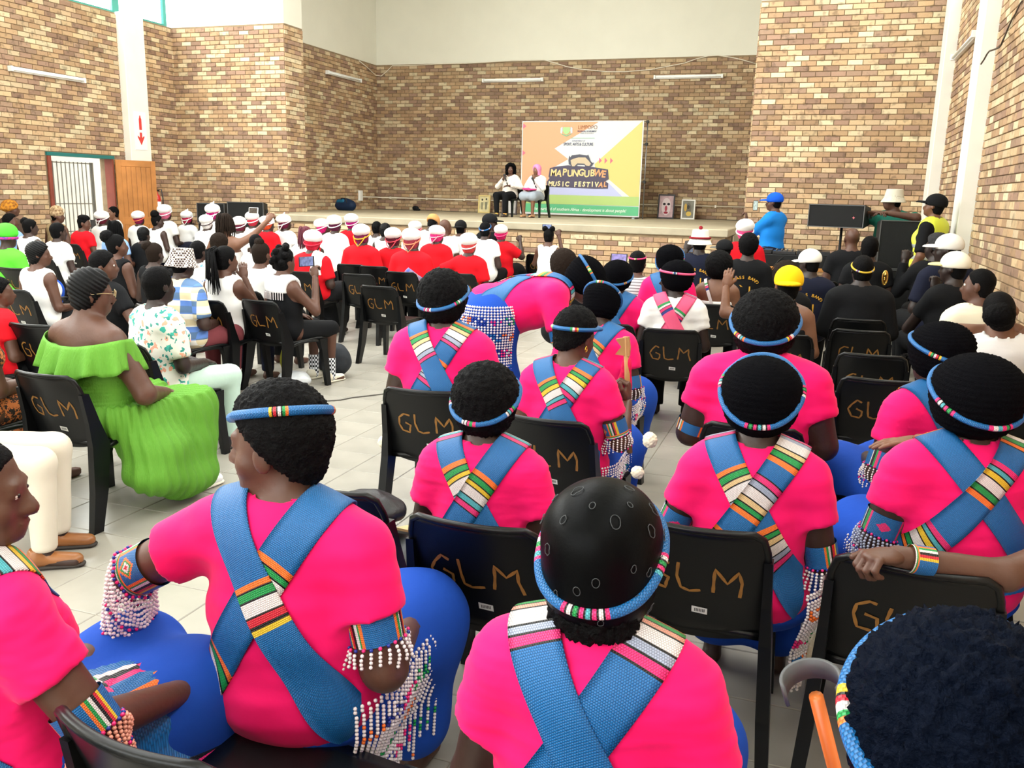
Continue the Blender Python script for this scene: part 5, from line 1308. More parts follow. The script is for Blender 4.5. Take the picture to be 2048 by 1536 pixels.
def spot_mat(name, base, spots, scale, thr):
    m = mat(name, srgb(base), .85, bump=.25, bscale=16); nt = m.node_tree; N = nt.nodes; L = nt.links; t = N.new('ShaderNodeTexCoord'); prev = None
    for i, s in enumerate(spots):
        v = N.new('ShaderNodeTexVoronoi'); v.inputs['Scale'].default_value = scale*(1+.35*i); n = N.new('ShaderNodeTexNoise'); n.inputs['Scale'].default_value = scale*2.2
        ad = N.new('ShaderNodeMix'); ad.data_type = 'VECTOR'; ad.inputs[0].default_value = .06; L.new(t.outputs['Object'], ad.inputs[4]); L.new(n.outputs['Color'], ad.inputs[5]); L.new(t.outputs['Object'], n.inputs['Vector']); L.new(ad.outputs[1], v.inputs['Vector'])
        lt = N.new('ShaderNodeMath'); lt.operation = 'LESS_THAN'; lt.inputs[1].default_value = thr; L.new(v.outputs['Distance'], lt.inputs[0])
        mx = N.new('ShaderNodeMix'); mx.data_type = 'RGBA'; L.new(lt.outputs[0], mx.inputs[0]); mx.inputs[7].default_value = (*srgb(s), 1)
        if prev is None: mx.inputs[6].default_value = (*srgb(base), 1)
        else: L.new(prev, mx.inputs[6])
        prev = mx.outputs[2]
    L.new(prev, N['Principled BSDF'].inputs['Base Color']); return m
TOPM['floral'] = spot_mat('cloth_floral', 'e6e4da', ('3fb3a4', 'e8a58c', '2f8f86'), 13, .27); TOPM['leopard'] = spot_mat('cloth_leopard', 'c9703a', ('1a120e', '2a1a12'), 30, .42)
TOPM['mint'] = cloth('mint', 'c4e0d2'); TOPM['maroon'] = cloth('maroon', '7a3c42'); TOPM['lime'] = mat('cloth_lime', srgb('5b9826'), .75, bump=.5, bscale=30, bstretch=(4, 4, .6)); TOPM['offwhite'] = cloth('offwhite', 'd8cfbe'); TOPM['printwhite'] = spot_mat('cloth_printwhite', 'e8e8e8', ('5a8fd0',), 14, .25); TOPM['hazel'] = cloth('hazel', '4a3a30'); TOPM['teal'] = cloth('teal', '1f6a5a')
LB = 'audience in the left block'
L = lambda px, py, label, **kw: cast(px, py, label, **dict(dict(group=LB, fat=.3), **kw))
L(22, 418, 'person in a brown patterned head scarf against the left wall', Y=10.9, hair=('scarfwrap',), skin_t='mid', top=('tee', 'hazel'), head=(-40, 0, 0))
L(22, 444, 'person in a pale blue shirt with bushy dark hair', hair=('thick', m_hair), top=('tee', 'sky'), head=(-50, 0, 0), fat=.7, skin_t='mid')
L(61, 455, 'girl in a white sleeveless top with a side bun', hair=('bun', m_hair, (-.05, -.06, .08), .06), top=('tank', 'white'), head=(-30, -4, 0))
L(115, 432, 'man in a hide headdress and hide vest looking right', Y=11.5, hair=('zulu',), skin_t='mid', top=('tank', 'hide'), head=(-62, 0, 0), fat=.5)
L(117, 464, 'boy in a white T-shirt with cropped hair', hair=('short',), top=('tee', 'white'), head=(-20, 0, 0), fat=.25, chair_of='black plastic chair under the boy in the white T-shirt')
L(15, 476, 'person in a bright green hat and green and blue clothes', hair=('turban',), top=('tee', 'green'), bottom=('skirt', 'royal'), fat=.9, sleeve=.7)
L(168, 447, 'boy in red with a flat-top haircut looking right', hair=('flat',), skin_t='mid', top=('tee', 'red'), head=(-60, -4, 0), chair_of='black plastic chair under the boy with the flat-top haircut')
L(226, 426, 'girl in white by the wooden door facing back into the hall', Y=13.2, yaw=150, hair=('crop',), skin_t='brown', top=('tee', 'white'), eyes=True)
L(232, 458, 'girl with long straight black hair and a blue top', hair=('braids', m_hair, .26), top=('tee', 'sky'), skin_t='mid')
L(315, 443, 'girl in a white vest with a high piled bun, looking right', hair=('bun', m_hair, (0, -.04, .13), .075), top=('tank', 'white'), head=(-50, 0, 0), fat=.35)
L(288, 470, 'child with close braided hair in dark clothes', hair=('cornrow',), top=('tee', 'black'), sc=.88)
bphone = L(452, 448, 'woman with long brown braids and bare shoulders raising a phone', Y=9.3, hair=('braids', m_hairb, .22), skin_t='brown', top=('bare', 'white'), fat=.4, arms={'L': ((-.33, .06, .76), (-.30, .2, .60), 'relaxed'), 'R': ((.21, .22, 1.02), (.34, .34, 1.20), 'grip', (.4, .2, .6), (0, -1, .2))})
L(234, 492, 'young woman with beaded cornrows and a big bun, looking right', hair=('bun', m_hair, (-.03, -.085, .10), .07), skin_t='mid', top=('tank', 'black'), head=(-42, 2, 0))
L(310, 508, 'child with a brown puff of hair and a dark top', hair=('bun', m_hairb, (-.05, -.06, .09), .055), top=('tank', 'black'), sc=.9)
L(397, 503, 'boy with short hair in a white shirt with blue print', hair=('short',), top=('tee', 'printwhite'), sc=.9)
L(440, 487, 'girl with a loose brown afro in front of the bare-shouldered woman', hair=('afro', m_hairb, .115), top=('tee', 'white'), sc=.9)
L(452, 520, 'girl in a white vest with very long black ponytail braids', hair=('pony', m_hair, .36), top=('tank', 'white'), skin_t='mid', head=(-26, 0, 0), arms={'R': ((.20, .16, .74), (.10, .14, 1.0), 'relaxed', (-.2, .1, 1), (.6, -1, 0))}, chair_of='black plastic chair under the girl with long ponytail braids', bottom=('pants', 'navy'))
L(366, 527, 'person in a gingham bucket hat and a blue striped shirt', hair=('bucket', 'gingham'), top=('tee', 'bluestripe'), bottom=('pants', 'maroon'), fat=.75, sleeve=.8, head=(-8, -4, 0), chair_of='black plastic chair under the person in the gingham bucket hat', yaw=-8)
L(78, 509, 'boy in a white vest with cornrows looking right', hair=('cornrow',), top=('tank', 'white'), skin_t='mid', head=(-48, 0, 0), sc=.93, chair_of='black plastic chair under the boy in the white vest')
L(208, 531, 'man in black with short hair in right profile', hair=('short',), skin_t='mid', top=('tee', 'black'), head=(-58, 0, 0), fat=.4, eyes=True, arms={'R': ((.34, -.04, .70), (.52, .02, .76), 'relaxed')})
bfl = L(318, 572, 'man in a white floral shirt and pale mint trousers', hair=('short',), skin_t='deep', top=('tee', 'floral'), bottom=('pants', 'mint'), fat=.5, yaw=-14, sleeve=.8, chair_of='black plastic chair under the man in the floral shirt', chair_rz=-6)
bgr = L(184, 586, 'woman in a lime green off-shoulder dress with pinned braided hair', hair=('cornrow',), skin_t='mid', top=('bare', 'lime'), bottom=('none', 'lime'), fat=1.1, sc=1.0, yaw=-8, head=(-34, -6, 0), arms={'R': ((.33, .04, .66), (.18, .30, .60), 'relaxed')}, chair_of='black plastic chair under the woman in the lime green dress', chair_rz=-2)
L(2, 607, 'person in red seated beyond the leopard print shirt', Y=4.4, hair=('short',), skin_t='mid', top=('tee', 'red'), head=(-30, 0, 0), yaw=-20, fat=.5, chair_of='black plastic chair under the person in red beyond the leopard print')
L(-80, 588, 'person in orange leopard print seated next to the lime dress', Y=3.3, hair=('short',), skin_t='mid', top=('tee', 'leopard'), bottom=('pants', 'leopard'), fat=.5, chair_of='black plastic chair under the person in leopard print')
_f = at_z(160, 1086, .06); _bt = person(_f[0]-.43, _f[1]-.28, 'man in off-white trousers and brown leather loafers', yaw=-58, hair=('short',), top=('tee', 'offwhite'), bottom=('pants', 'offwhite'), fat=.4, sc=.95, group=LB, arms={'L': ((-.26, -.08, .66), (-.27, -.06, .44), 'relaxed'), 'R': ((.26, -.10, .66), (.27, -.10, .44), 'relaxed')})
L(523, 509, 'girl in a white T-shirt with a brown puffed bun', hair=('bun', m_hairb, (0, -.03, .12), .045), top=('tee', 'white'), skin_t='mid', fat=.3, chair_of='black plastic chair under the girl with the puffed bun')
L(513, 487, 'child with short dark hair behind the puffed bun', hair=('short',), top=('tee', 'white'), sc=.9)
bkn = L(569, 522, 'girl with knotted hair in black and white top filming with a phone', hair=('knots',), skin_t='mid', top=('tank', 'black'), bottom=('shorts', 'black'), fat=.35, yaw=-18, arms={'R': ((.27, .13, .72), (.17, .22, 1.02), 'grip', (-.35, .15, 1), (.3, -1, 0))}, chair_of='black plastic chair under the girl with knotted hair', chair_rz=-10)
L(612, 470, 'person with dark red braids behind the singers', Y=10.4, hair=('braids', mat('hair_dark_red', (.11, .006, .02), .6, bump=.6, bscale=150), .3), top=('tee', 'white'))
# ---- middle, in front of the stage
MB_ = 'audience in front of the stage'
C = lambda px, py, label, **kw: cast(px, py, label, **dict(dict(group=MB_, fat=.35), **kw))
C(754, 457, 'child with short black hair in a white top', hair=('short',), top=('tank', 'white'), sc=.92)
C(771, 462, 'child with neat cornrows in a white vest', Y=12.3, hair=('cornrow',), top=('tank', 'white'), sc=.92)
C(866, 447, 'person bending in a large tan cap with a dark band', Y=12.8, hair=('cap', 'c8915a'), top=('tee', 'white'), head=(0, -35, 0), fat=.6)
C(891, 455, 'bald man in front of the stage', Y=12.3, hair=('bald',), skin_t='mid', top=('tee', 'white'), head=(-30, 0, 0))
C(922, 457, 'man in a black cap and white shirt', hair=('capback', '111215'), top=('tee', 'white'), fat=.8, skin_t='mid')
C(971, 461, 'person with a pale bead ring on cropped hair', Y=12.2, hair=('short',), top=('tee', 'white'), band=dict(c=(0, -.01, .05), rx=.092, ry=.108, tilt=25, pat=[(0, 'wpwbw'), (60, 'wow')]), fat=.35)
C(981, 446, 'man in a black cap turned to the right at the stage edge', Y=13.1, hair=('cap', '111215'), top=('tee', 'black'), head=(-70, 0, 0), fat=0)
bpf = C(1098, 473, 'girl with two hair puffs in a white vest filming the stage', hair=('puffs',), skin_t='mid', top=('tank', 'white'), sc=.95, fat=.2, arms={'R': ((.22, .14, .80), (.10, .24, 1.16), 'grip', (-.2, .1, 1), (0, -1, 0)), 'L': ((-.24, .06, .72), (-.10, .26, .80), 'relaxed')})
C(1128, 530, 'person with fluffy brown hair hidden behind the bending woman', hair=('afro', m_hairb, .125), top=('tee', 'black'))
# ---- right block
RB = 'audience in the right block'
def zstripe():
    m = mat('cloth_greystripe', srgb('d9d9d9'), .85); N = m.node_tree.nodes; L = m.node_tree.links; t = N.new('ShaderNodeTexCoord'); w = N.new('ShaderNodeTexWave'); w.bands_direction = 'Z'; w.inputs['Scale'].default_value = 11; c = N.new('ShaderNodeValToRGB'); c.color_ramp.interpolation = 'CONSTANT'; c.color_ramp.elements[0].color = (*srgb('dcdcdc'), 1); c.color_ramp.elements[1].position = .5; c.color_ramp.elements[1].color = (*srgb('8a8a8e'), 1)
    L.new(t.outputs['Object'], w.inputs[0]); L.new(w.outputs['Fac'], c.inputs[0]); L.new(c.outputs[0], N['Principled BSDF'].inputs['Base Color']); return m
TOPM['greystripe'] = zstripe()
R_ = lambda px, py, label, **kw: cast(px, py, label, **dict(dict(group=RB, fat=.45), **kw))
b1 = R_(1275, 527, 'woman in a grey striped top with a pink bead band filming', hair=('short',), top=('tee', 'greystripe'), skin_t='mid', band=dict(c=(0, -.01, .06), rx=.09, ry=.108, tilt=6, r=.008, base='p', pat=[(0, 'wkykg')]), arms={'L': ((-.24, .12, .76), (-.20, .30, 1.02), 'grip', (.2, .1, 1), (0, -1, 0))}, fat=.3)
R_(1347, 558, 'woman in a white T-shirt with pink sashes looking back to the left', sc=.97, yaw=6, hair=('knit', m_knit, .118), skin_t='deep', top=('tee', 'white'), head=(72, -4, 0), eyes=True, fat=.6, band=dict(c=(0, -.015, .055), rx=.12, ry=.127, tilt=8, r=.009, base='P', pat=[(-70, 'wkbkwkp')]), sash=dict(base='P', over='L', left=((.14, 'F'), (.35, 'F')), right=((.12, 'B'), (.40, 'F'))), chair_of='black plastic chair under the woman looking back to the left')
bstrap = R_(1438, 534, 'woman with a full afro and bare shoulders, beaded strap', hair=('afro', m_hair, .13), skin_t='brown', top=('bare', 'white'), fat=.35, chair_of='black plastic chair under the woman with the full afro')
b8_ = R_(1577, 572, 'woman in a yellow cap worn backwards reaching over to her neighbour', hs=1.14, hair=('capback', 'f0c010', 'f0c010', 1), skin_t='brown', top=('bare', 'black'), fat=.35, arms={'L': ((-.46, .04, .92), (-.47, .10, 1.12), 'relaxed', (.1, .05, 1), (0, -1, 0))}, chair_of='black plastic chair under the woman in the yellow cap')
R_(1572, 553, 'person with a brown afro beyond the yellow cap', Y=7.6, hair=('afro', m_hairb, .115), top=('tee', 'black'))
def band_man(px, py, label, **kw):
    return R_(px, py, label, **dict(dict(top=('tee', 'navy'), sleeve=.8, fat=.6), **kw))
BM = [band_man(1400, 484, 'bandsman in a white hat with red band and pompom filming', Y=10.1, hair=('bucket', 'f2efe8', '8a1f2a'), skin_t='deep', arms={'L': ((-.25, .14, .80), (-.18, .30, 1.05), 'grip', (.2, .1, 1), (0, -1, 0))}),
      band_man(1497, 494, 'bandsman with bunched dreadlocks holding up a phone', Y=9.4, hair=('thick', m_hair), top=('tee', 'black'), arms={'L': ((-.24, .16, .72), (-.10, .30, .86), 'grip', (.2, .1, 1), (0, -1, 0))}),
      band_man(1618, 527, 'bandsman in a white cap looking left', Y=8.6, hair=('cap', 'efece2'), skin_t='deep', head=(52, -6, 0)),
      band_man(1895, 500, 'bandsman in a white cap beside the right brick wall', Y=9.1, hair=('cap', 'e8e6e0'), skin_t='deep', head=(50, 0, 0), yaw=20, fat=.7)]
R_(1447, 500, 'man in a black cap with a grey brim looking left', Y=11.0, hair=('cap', '101114', '6a6862'), head=(62, 0, 0), top=('tee', 'black'))
R_(1704, 478, 'bald man in black before the loudspeaker on the pole', Y=11.3, hair=('bald',), skin_t='mid', top=('tee', 'black'), fat=.7, head=(10, 0, 0))
R_(1739, 497, 'man in black with cropped hair before the loudspeaker stack', Y=10.1, hair=('short',), top=('tee', 'black'), fat=.5)
R_(1724, 541, 'broad man in black with a yellow bead ring', sc=1.0, hair=('short',), top=('long', 'black'), skin_t='deep', fat=1.0, head=(12, 0, 0), band=dict(c=(0, -.012, .03), rx=.088, ry=.108, tilt=22, r=.008, base='y', pat=[(-40, 'wbrbw'), (40, 'wbw')]), chair_of='black plastic chair under the broad man with the yellow bead ring')
R_(1872, 495, 'man in a dark hood raising a loose fist', Y=9.95, hair=('thick', mat('dark_hood', (.02, .02, .022), .9)), skin_t='deep', top=('long', 'black'), head=(50, 0, 0), arms={'L': ((-.30, .10, .72), (-.26, .12, 1.02), 'fist', (.1, .05, 1), (0, -1, 0))})
R_(1907, 537, 'man in a white cap with yellow brim propping his chin', sc=1.03, hair=('cap', 'f0ead8', 'e6dd96'), skin_t='deep', top=('tee', 'black'), yaw=20, head=(42, 0, 0), fat=.4, arms={'L': ((-.22, .22, .64), (-.06, .18, .98), 'fist', (.1, .05, 1), (0, -1, 0))}, chair_of='black plastic chair under the man propping his chin')
R_(1957, 572, 'man with a shaved head in cream looking left', sc=1.0, hair=('crop',), skin_t='mid', top=('tee', 'cream'), yaw=14, head=(58, 0, 0), eyes=True, fat=.6)
R_(2000, 622, 'man in white lying back with his hands behind his head', Y=5.2, hair=('puffback',), skin_t='brown', top=('tee', 'white'), head=(0, 42, -20), lean=-16, fat=.45, arms={'L': ((-.30, -.16, 1.0), (-.06, -.14, 1.02), 'relaxed', (1, -.1, .1), (0, -1, 0)), 'R': ((.34, -.14, 1.04), (.10, -.14, 1.02), 'relaxed', (-1, -.1, .1), (0, -1, 0))}, chair_of='black plastic chair under the man lying back')
# the two neighbours beyond the right edge whose arms reach into view
def edge_woman(x, y, label, el, wr, pose, hd, hn, bands, st):
    to_l = lambda P: tuple((np.asarray(P)-np.array((x, y, 0)))/.95)
    person(x, y, label, sc=.95, hair=('short',), skin_t=st, top=('tee', 'pink'), bottom=('skirt', 'royal'), fat=.3, group=RB, arms={'L': (to_l(el), to_l(wr), pose, hd, hn)}, armbands=bands)
edge_woman(1.22, 3.25, 'woman stretching a beaded forearm along the chair backs', at_z(2040, 905, .84), at_z(1838, 882, .855), 'flat', (-1, -.1, -.12), (0, 0, 1), (dict(arm='L', seg='f', at=.88, w=.04, motif='stripes', fringe=False), dict(arm='L', seg='f', at=.28, w=.035, motif='plain', base='p', flen=.06, nstr=26, fcol='v'), dict(arm='L', at=.82, w=.08, motif='stripes', fringe=False)), 'brown')
edge_woman(1.02, 2.62, 'woman with a beaded cuff gripping the back of a chair', at_z(2010, 1150, .79), at_z(1792, 1112, .83), 'grip', (-.75, -.6, .1), (-.15, -.1, 1), (dict(arm='L', seg='f', at=.78, w=.06, motif='diamond', ang=150, fringe=False),), 'mid')
# ---- standing people
bdj = cast(1548, 405, 'sound man in a blue cap and polo shirt filming with a phone', Y=13.75, pose='stand', yaw=62, hair=('cap', '1558d0'), top=('tee', 'blue'), bottom=('pants', 'navy'), skin_t='mid', head=(18, 0, 0), fat=.6, sleeve=.85, eyes=True, arms={'L': ((-.12, .30, 1.08), (.05, .46, 1.30), 'grip', (.1, .15, 1), (.4, -1, 0)), 'R': ((.24, .10, 1.02), (.16, .38, .92), 'relaxed')}, group='people standing by the sound equipment')
cast(1786, 397, 'man in a pale bucket hat leaning on the loudspeaker stack', Y=12.9, pose='stand', yaw=158, hair=('bucket', 'd8d2c0'), top=('tee', 'teal'), bottom=('pants', 'black'), skin_t='mid', head=(-62, 0, 0), fat=.6, sleeve=.85, eyes=True, arms={'L': ((-.34, .22, 1.36), (-.06, .36, 1.40), 'relaxed'), 'R': ((.34, .22, 1.36), (.08, .36, 1.40), 'relaxed')}, group='people standing by the sound equipment')
bguard = cast(1869, 413, 'guard in a black cap and yellow reflective vest by the right wall', Y=11.4, pose='stand', yaw=58, hair=('cap', '0f1013'), top=('tee', 'black'), bottom=('pants', 'black'), skin_t='brown', head=(12, 8, 0), fat=.5, sleeve=.9, eyes=True, group='people standing by the sound equipment')
# ---- the two performers
SG = 'performers seated on the stage'
TOPM['confetti'] = spot_mat('cloth_confetti', 'e2d8cc', ('8a6a5a',), 30, .2); TOPM['dotwhite'] = spot_mat('cloth_dotwhite', 'e9e9e4', ('3a3a3a',), 22, .13); TOPM['greyskirt'] = cloth('greyskirt', '9aa3ad')
bs1 = cast(1021, 347, 'performer in a curly black wig and cream blouse holding a microphone', Y=17.7, z0=ZS, yaw=168, hair=('wig',), top=('long', 'confetti'), bottom=('pants', 'black'), skin_t='mid', eyes=True, head=(28, 0, 0), fat=.8, dist=6, group=SG, arms={'R': ((.30, .12, .74), (.10, .17, .92), 'grip', (-.4, .1, 1), (.4, 1, 0)), 'L': ((-.34, .04, .74), (-.14, .26, .76), 'relaxed')}, chair_of='black plastic stage chair under the performer in the black wig')
bs2 = cast(1073, 351, 'performer in a pink bob wig and spotted white blouse, hand at chin', Y=17.7, z0=ZS, yaw=170, hair=('bob',), top=('long', 'dotwhite'), bottom=('kneeskirt', 'greyskirt'), skin_t='brown', eyes=True, head=(-14, -4, 0), fat=.7, dist=6, group=SG, arms={'L': ((-.26, .14, .72), (-.02, .20, .95), 'fist', (.2, .1, 1), (-.4, 1, 0)), 'R': ((.30, .06, .70), (.12, .30, .64), 'relaxed')}, chair_of='black plastic stage chair under the performer in the pink wig')
# ================================================================== extra clothing
def child_mesh(name, V, F, m, parent, smooth=True): return obj(name, mesh_np(name, V, F, smooth), m, parent)
def ring_strip(rows, n):
    V = [p for r in rows for p in r]; F = [(i*n+k, i*n+(k+1) % n, (i+1)*n+(k+1) % n, (i+1)*n+k) for i in range(len(rows)-1) for k in range(n)]
    return V, np.array(F)
# lime dress: shirred bodice, ruffle round the shoulders, pleated skirt over the chair
def lime_dress(B):
    m = TOPM['lime']; o = B.o; n = 160
    for c in list(o.children):
        if c.name.startswith('strapless_top'): bpy.data.objects.remove(c)
    g = B.torso.inflate(.014); g.plane(B.T((0, 0, .90)), (0, 0, 1)); g.plane((0, 0, .47), (0, 0, -1))
    mesh_field(B, g, m, 'bodice', .009, lambda V: .0035*np.sin(V[:, 2]*2*PI/.021)+.003*wave(V, 30, 2))
    rows = []
    for i in range(10):
        t = i/9; row = []
        for k in range(n):
            a = 2*PI*k/n; fl = .022*t*math.sin(11*a+1.2*math.sin(2*a))+.010*t*math.sin(23*a)
            rx, ry = .275+.045*t**.8+fl, .145+.055*t**.8+fl; z = .925-.155*t+.012*t*math.sin(9*a+2)-.02*math.cos(2*a)
            row.append((rx*math.sin(a), -.015-ry*math.cos(a), z))
        rows.append(row)
    V, F = ring_strip(rows, n); r = child_mesh('ruffle', V, F, m, o); md = r.modifiers.new('thick', 'SOLIDIFY'); md.thickness = .004
    g = Field(); g.ell((0, .0, .53), (.25, .19, .11), .06); g.cone((-.10, .05, .52), (-.14, .42, .50), .14, .12, .12); g.cone((.12, .05, .52), (.20, .42, .50), .15, .14, .12)
    g.cone((.20, .40, .48), (.26, .34, .20), .15, .17, .12); g.cone((-.14, .42, .48), (-.12, .42, .22), .12, .14, .12); g.cone((.22, .10, .50), (.34, .05, .24), .10, .12, .12); g.cone((.30, .12, .30), (.32, .22, .14), .15, .10, .12)
    g.plane((0, 0, .60), (0, 0, 1))
    def d(V):
        a = np.arctan2(V[:, 0]-.02, -(V[:, 1]-.15)); return .006*np.sin(a*44+V[:, 2]*6)+.012*np.sin(V[:, 2]*26+a*2.2)*np.clip((.5-V[:, 2])*4, 0, 1)
    mesh_field(B, g, m, 'pleated_skirt', .0085, d)
    mb = MB()
    for s in (-1, 1):
        c = B.Hc+B.Rh@np.array((s*.034, .108, .006)); mb.tube([c+.022*(math.cos(a)*(B.Rh@np.array((1, 0, 0)))+math.sin(a)*(B.Rh@np.array((0, 0, .8)))) for a in np.linspace(0, 2*PI, 17)[:-1]], .0016, 5, closed=True)
        mb.tube([B.Hc+B.Rh@np.array(p) for p in ((s*.056, .104, .008), (s*.08, .05, .01), (s*.084, -.01, 0))], .0018, 5)
    mb.build('spectacles', mat('thin_gilt', srgb('b9a27a'), .3, metal=.8), o, True)
lime_dress(bgr)
def shoe(parent, an, m, sole, length=.26, name='shoe', rot=0):
    """shoe under the ankle at an (local), toe along +y"""
    f = Field(); x, y = an; R = rotm(rz=rot); T0 = np.array((x, y, 0))
    f.cone((0, -.04, .05), (0, .13, .034), .043, .036, .03, (1, 1, .9)); f.cone((0, -.035, .06), (0, -.03, .10), .042, .04, .03); f.plane((0, 0, .014), (0, 0, -1)); f.plane((0, 0, .10), (0, 0, 1))
    f = f.xform(R, T0); V, Q = f.mesh(.007); s = child_mesh(name, relax(V, Q, 1), Q, m, parent)
    f = Field(); f.cone((0, -.04, .012), (0, .135, .012), .045, .04, .01, (1, 1, .35)); f.plane((0, 0, .0), (0, 0, -1)); V, Q = f.xform(R, T0).mesh(.007); child_mesh('sole', V, Q, sole, s)
m_canvas = cloth('white_canvas', 'eeeceb', .7); m_sole = mat('rubber_sole', srgb('e8e2cf'), .6)
for s in (-1, 1): shoe(bgr.o, (s*.12+(.10 if s > 0 else 0), .40+(.06 if s > 0 else 0)), m_canvas, m_sole, name='canvas_shoe')
m_loaf = mat('brown_leather', srgb('9a6236'), .35, var=.2, vscale=12); m_dsole = mat('dark_rubber', (.03, .022, .018), .7)
for s in (-1, 1): shoe(_bt.o, (s*.12, .42), m_loaf, m_dsole, name='loafer')
for s in (-1, 1):
    shoe(bkn.o, (s*.12, .42), m_sole, m_sole, name='slip_on_shoe')
    f = Field(); f.cone((s*.12, .42, .05), (s*.12, .42, .25), .046, .05, .02); f.plane((0, 0, .24), (0, 0, 1)); V, Q = f.mesh(.009); child_mesh('checked_sock', V, Q, TOPM['sockcheck'], bkn.o)
for s in (-1, 1):
    for bb in (bfl,): shoe(bb.o, (s*.12, .42), mat('black_shoe_leather', (.01, .01, .01), .4), m_dsole)
# white yoke with fringe on the girl who films
g = bkn.torso.inflate(.018); g.plane((0, 0, .885), (0, 0, -1)); g.ell(bkn.T((0, .012, 1.045)), (.095, .095, .09), .01, neg=True)
for s in (-1, 1): g.ell((s*.205, -.02, .90), (.068, .2, .12), .01, neg=True)
mesh_field(bkn, g, TOPM['white'], 'white_yoke', .012)
P = [(-.13+.26*i/30, -.150-.008*math.sin(i*2.1), .885-.011*k) for i in range(31) for k in range(6)]
beads('yoke_fringe', [(x, y+.03*abs(x)/.13, z) for x, y, z in P], [BC_['w']]*len(P), .0055, bkn.o, False)
# hi-vis vest of the guard
def vest(B):
    g = B.torso.inflate(.022); T = B.T
    g.ell(T((0, .012, 1.03)), (.09, .10, .11), .01, neg=True); g.cone(T((0, .12, .98)), T((0, .16, .5)), .025, .03, .01, neg=True)
    for s in (-1, 1): g.ell(T((s*.215, -.02, .87)), (.062, .25, .14), .01, neg=True)
    g.plane(T((0, 0, .50)), (0, 0, -1))
    m = mat('hivis_yellow', srgb('e4f24a'), .6); mesh_field(B, g, m, 'reflective_vest', .014)
    for zc in (.62, .74):
        h = B.torso.inflate(.026); h.plane(T((0, 0, zc-.025)), (0, 0, -1)); h.plane(T((0, 0, zc+.025)), (0, 0, 1)); mesh_field(B, h, mat('reflective_grey', srgb('b9c2bd'), .3, metal=.4), 'reflective_tape', .012)
_pe = {o['label']: o for o in bpy.data.objects if o.parent is None and o.name.startswith('person')}
vest(bguard)
# gold arched lettering on the bandsmen's shirts
for B in BM:
    tf = B.torso.inflate(.013); mb = MB(); word = 'BRASS BAND'
    def on_back(x, z):
        yy = np.linspace(-.4, 0, 161); L = np.stack([np.full(161, x), yy, np.full(161, z)], 1); v = tf(L); i = int(np.argmax(v < 0)); return np.array((x, yy[i]-.004, z))
    par = empty('back_print', (0, 0, 0), 0, B.o)
    for k, ch in enumerate(word):
        if ch == ' ': continue
        a = (k-(len(word)-1)/2)*.185; me = text_mesh(ch, .040, 0, .0008); cx, cz = .155*math.sin(a), .74+.135*math.cos(a)
        o = obj('printed_letter', me, mat('gold_print', srgb('d6a02a'), .6), par); p = on_back(cx, cz); o.location = p; o.rotation_euler = (PI/2, -a, 0) if False else Euler((PI/2, a, 0), 'XYZ')
    mb.add([on_back(-.05, .80), on_back(-.035, .80), on_back(.06, .715), on_back(.045, .70)], [(0, 1, 2, 3)]); mb.add([on_back(.045, .79), on_back(.058, .79), on_back(.058, .70), on_back(.045, .70)], [(0, 1, 2, 3)]); mb.build('printed_emblem', MATS['gold_print'], par)
# white bead strap of the woman with the full afro is part of her look
# ================================================================== banner on the stage
YBN = 19.3
def bz(zx, zy, d=0): P = at_y(1020+zx/6.679, 220+zy/6.679, YBN-d); return (P[0], YBN-d, P[2])
c_tl, c_tr, c_br, c_bl = bz(165, 148), bz(1778, 140), bz(1735, 1458), bz(168, 1405)
X0, X1, Z0, Z1 = c_tl[0], (c_tr[0]+c_br[0])/2, ZS+.04, (c_tl[2]+c_tr[2])/2
ban = empty('stage_banner', ((X0+X1)/2, YBN, ZS)); tag(ban, 'printed festival banner in orange, white, yellow and green standing on the stage', 'banner')
BX, BY = (X0+X1)/2, YBN
def buv(zx, zy): u = (zx-165)/(1757-165); v = (zy-145)/(1440-145); return (X0-BX+(X1-X0)*u, Z1-ZS-(Z1-Z0)*v)
def bpoly(name, pts, hexc, lay, parent=ban):
    V = [(x, -.003*lay, z) for x, z in (buv(*p) for p in pts)]
    return obj(name, mesh_np(name, V, [list(range(len(V)))[::-1]] if False else [list(range(len(V)))], False), mat('banner_'+hexc, srgb(hexc), .55, bump=.12, bscale=3), parent)
mb = MB(); mb.box(X0-BX, X1-BX, .002, .012, Z0-ZS, Z1-ZS); mb.build('banner_sheet', mat('banner_white', srgb('dcdcda'), .55), ban)
bpoly('orange_field', [(178, 160), (1180, 160), (610, 520), (800, 665), (590, 790), (500, 1110), (178, 1300)], 'e3a47c', 1)
bpoly('yellow_field', [(1740, 150), (1745, 1295), (1640, 1180), (1160, 780), (1150, 730), (1240, 640)], 'd3c878', 1)
bpoly('lilac_field', [(500, 1110), (545, 1020), (1345, 985), (1530, 1165), (460, 1160)], 'b9bde0', 1)
bpoly('lime_band', [(178, 1160), (1745, 1165), (1745, 1290), (178, 1290)], 'adc676', 2)
bpoly('green_band', [(178, 1290), (1745, 1300), (1745, 1425), (178, 1410)], '5bb481', 3)
for (x, y) in ((178, 215), (178, 585)): bpoly('pink_chevron', [(x, y-38), (x+45, y), (x, y+38)], 'ee6a80', 2)
for k in range(3): x = 1208+72*k; bpoly('pink_chevron', [(x, 640), (x+36, 680), (x, 722)], 'ee6a80', 2)
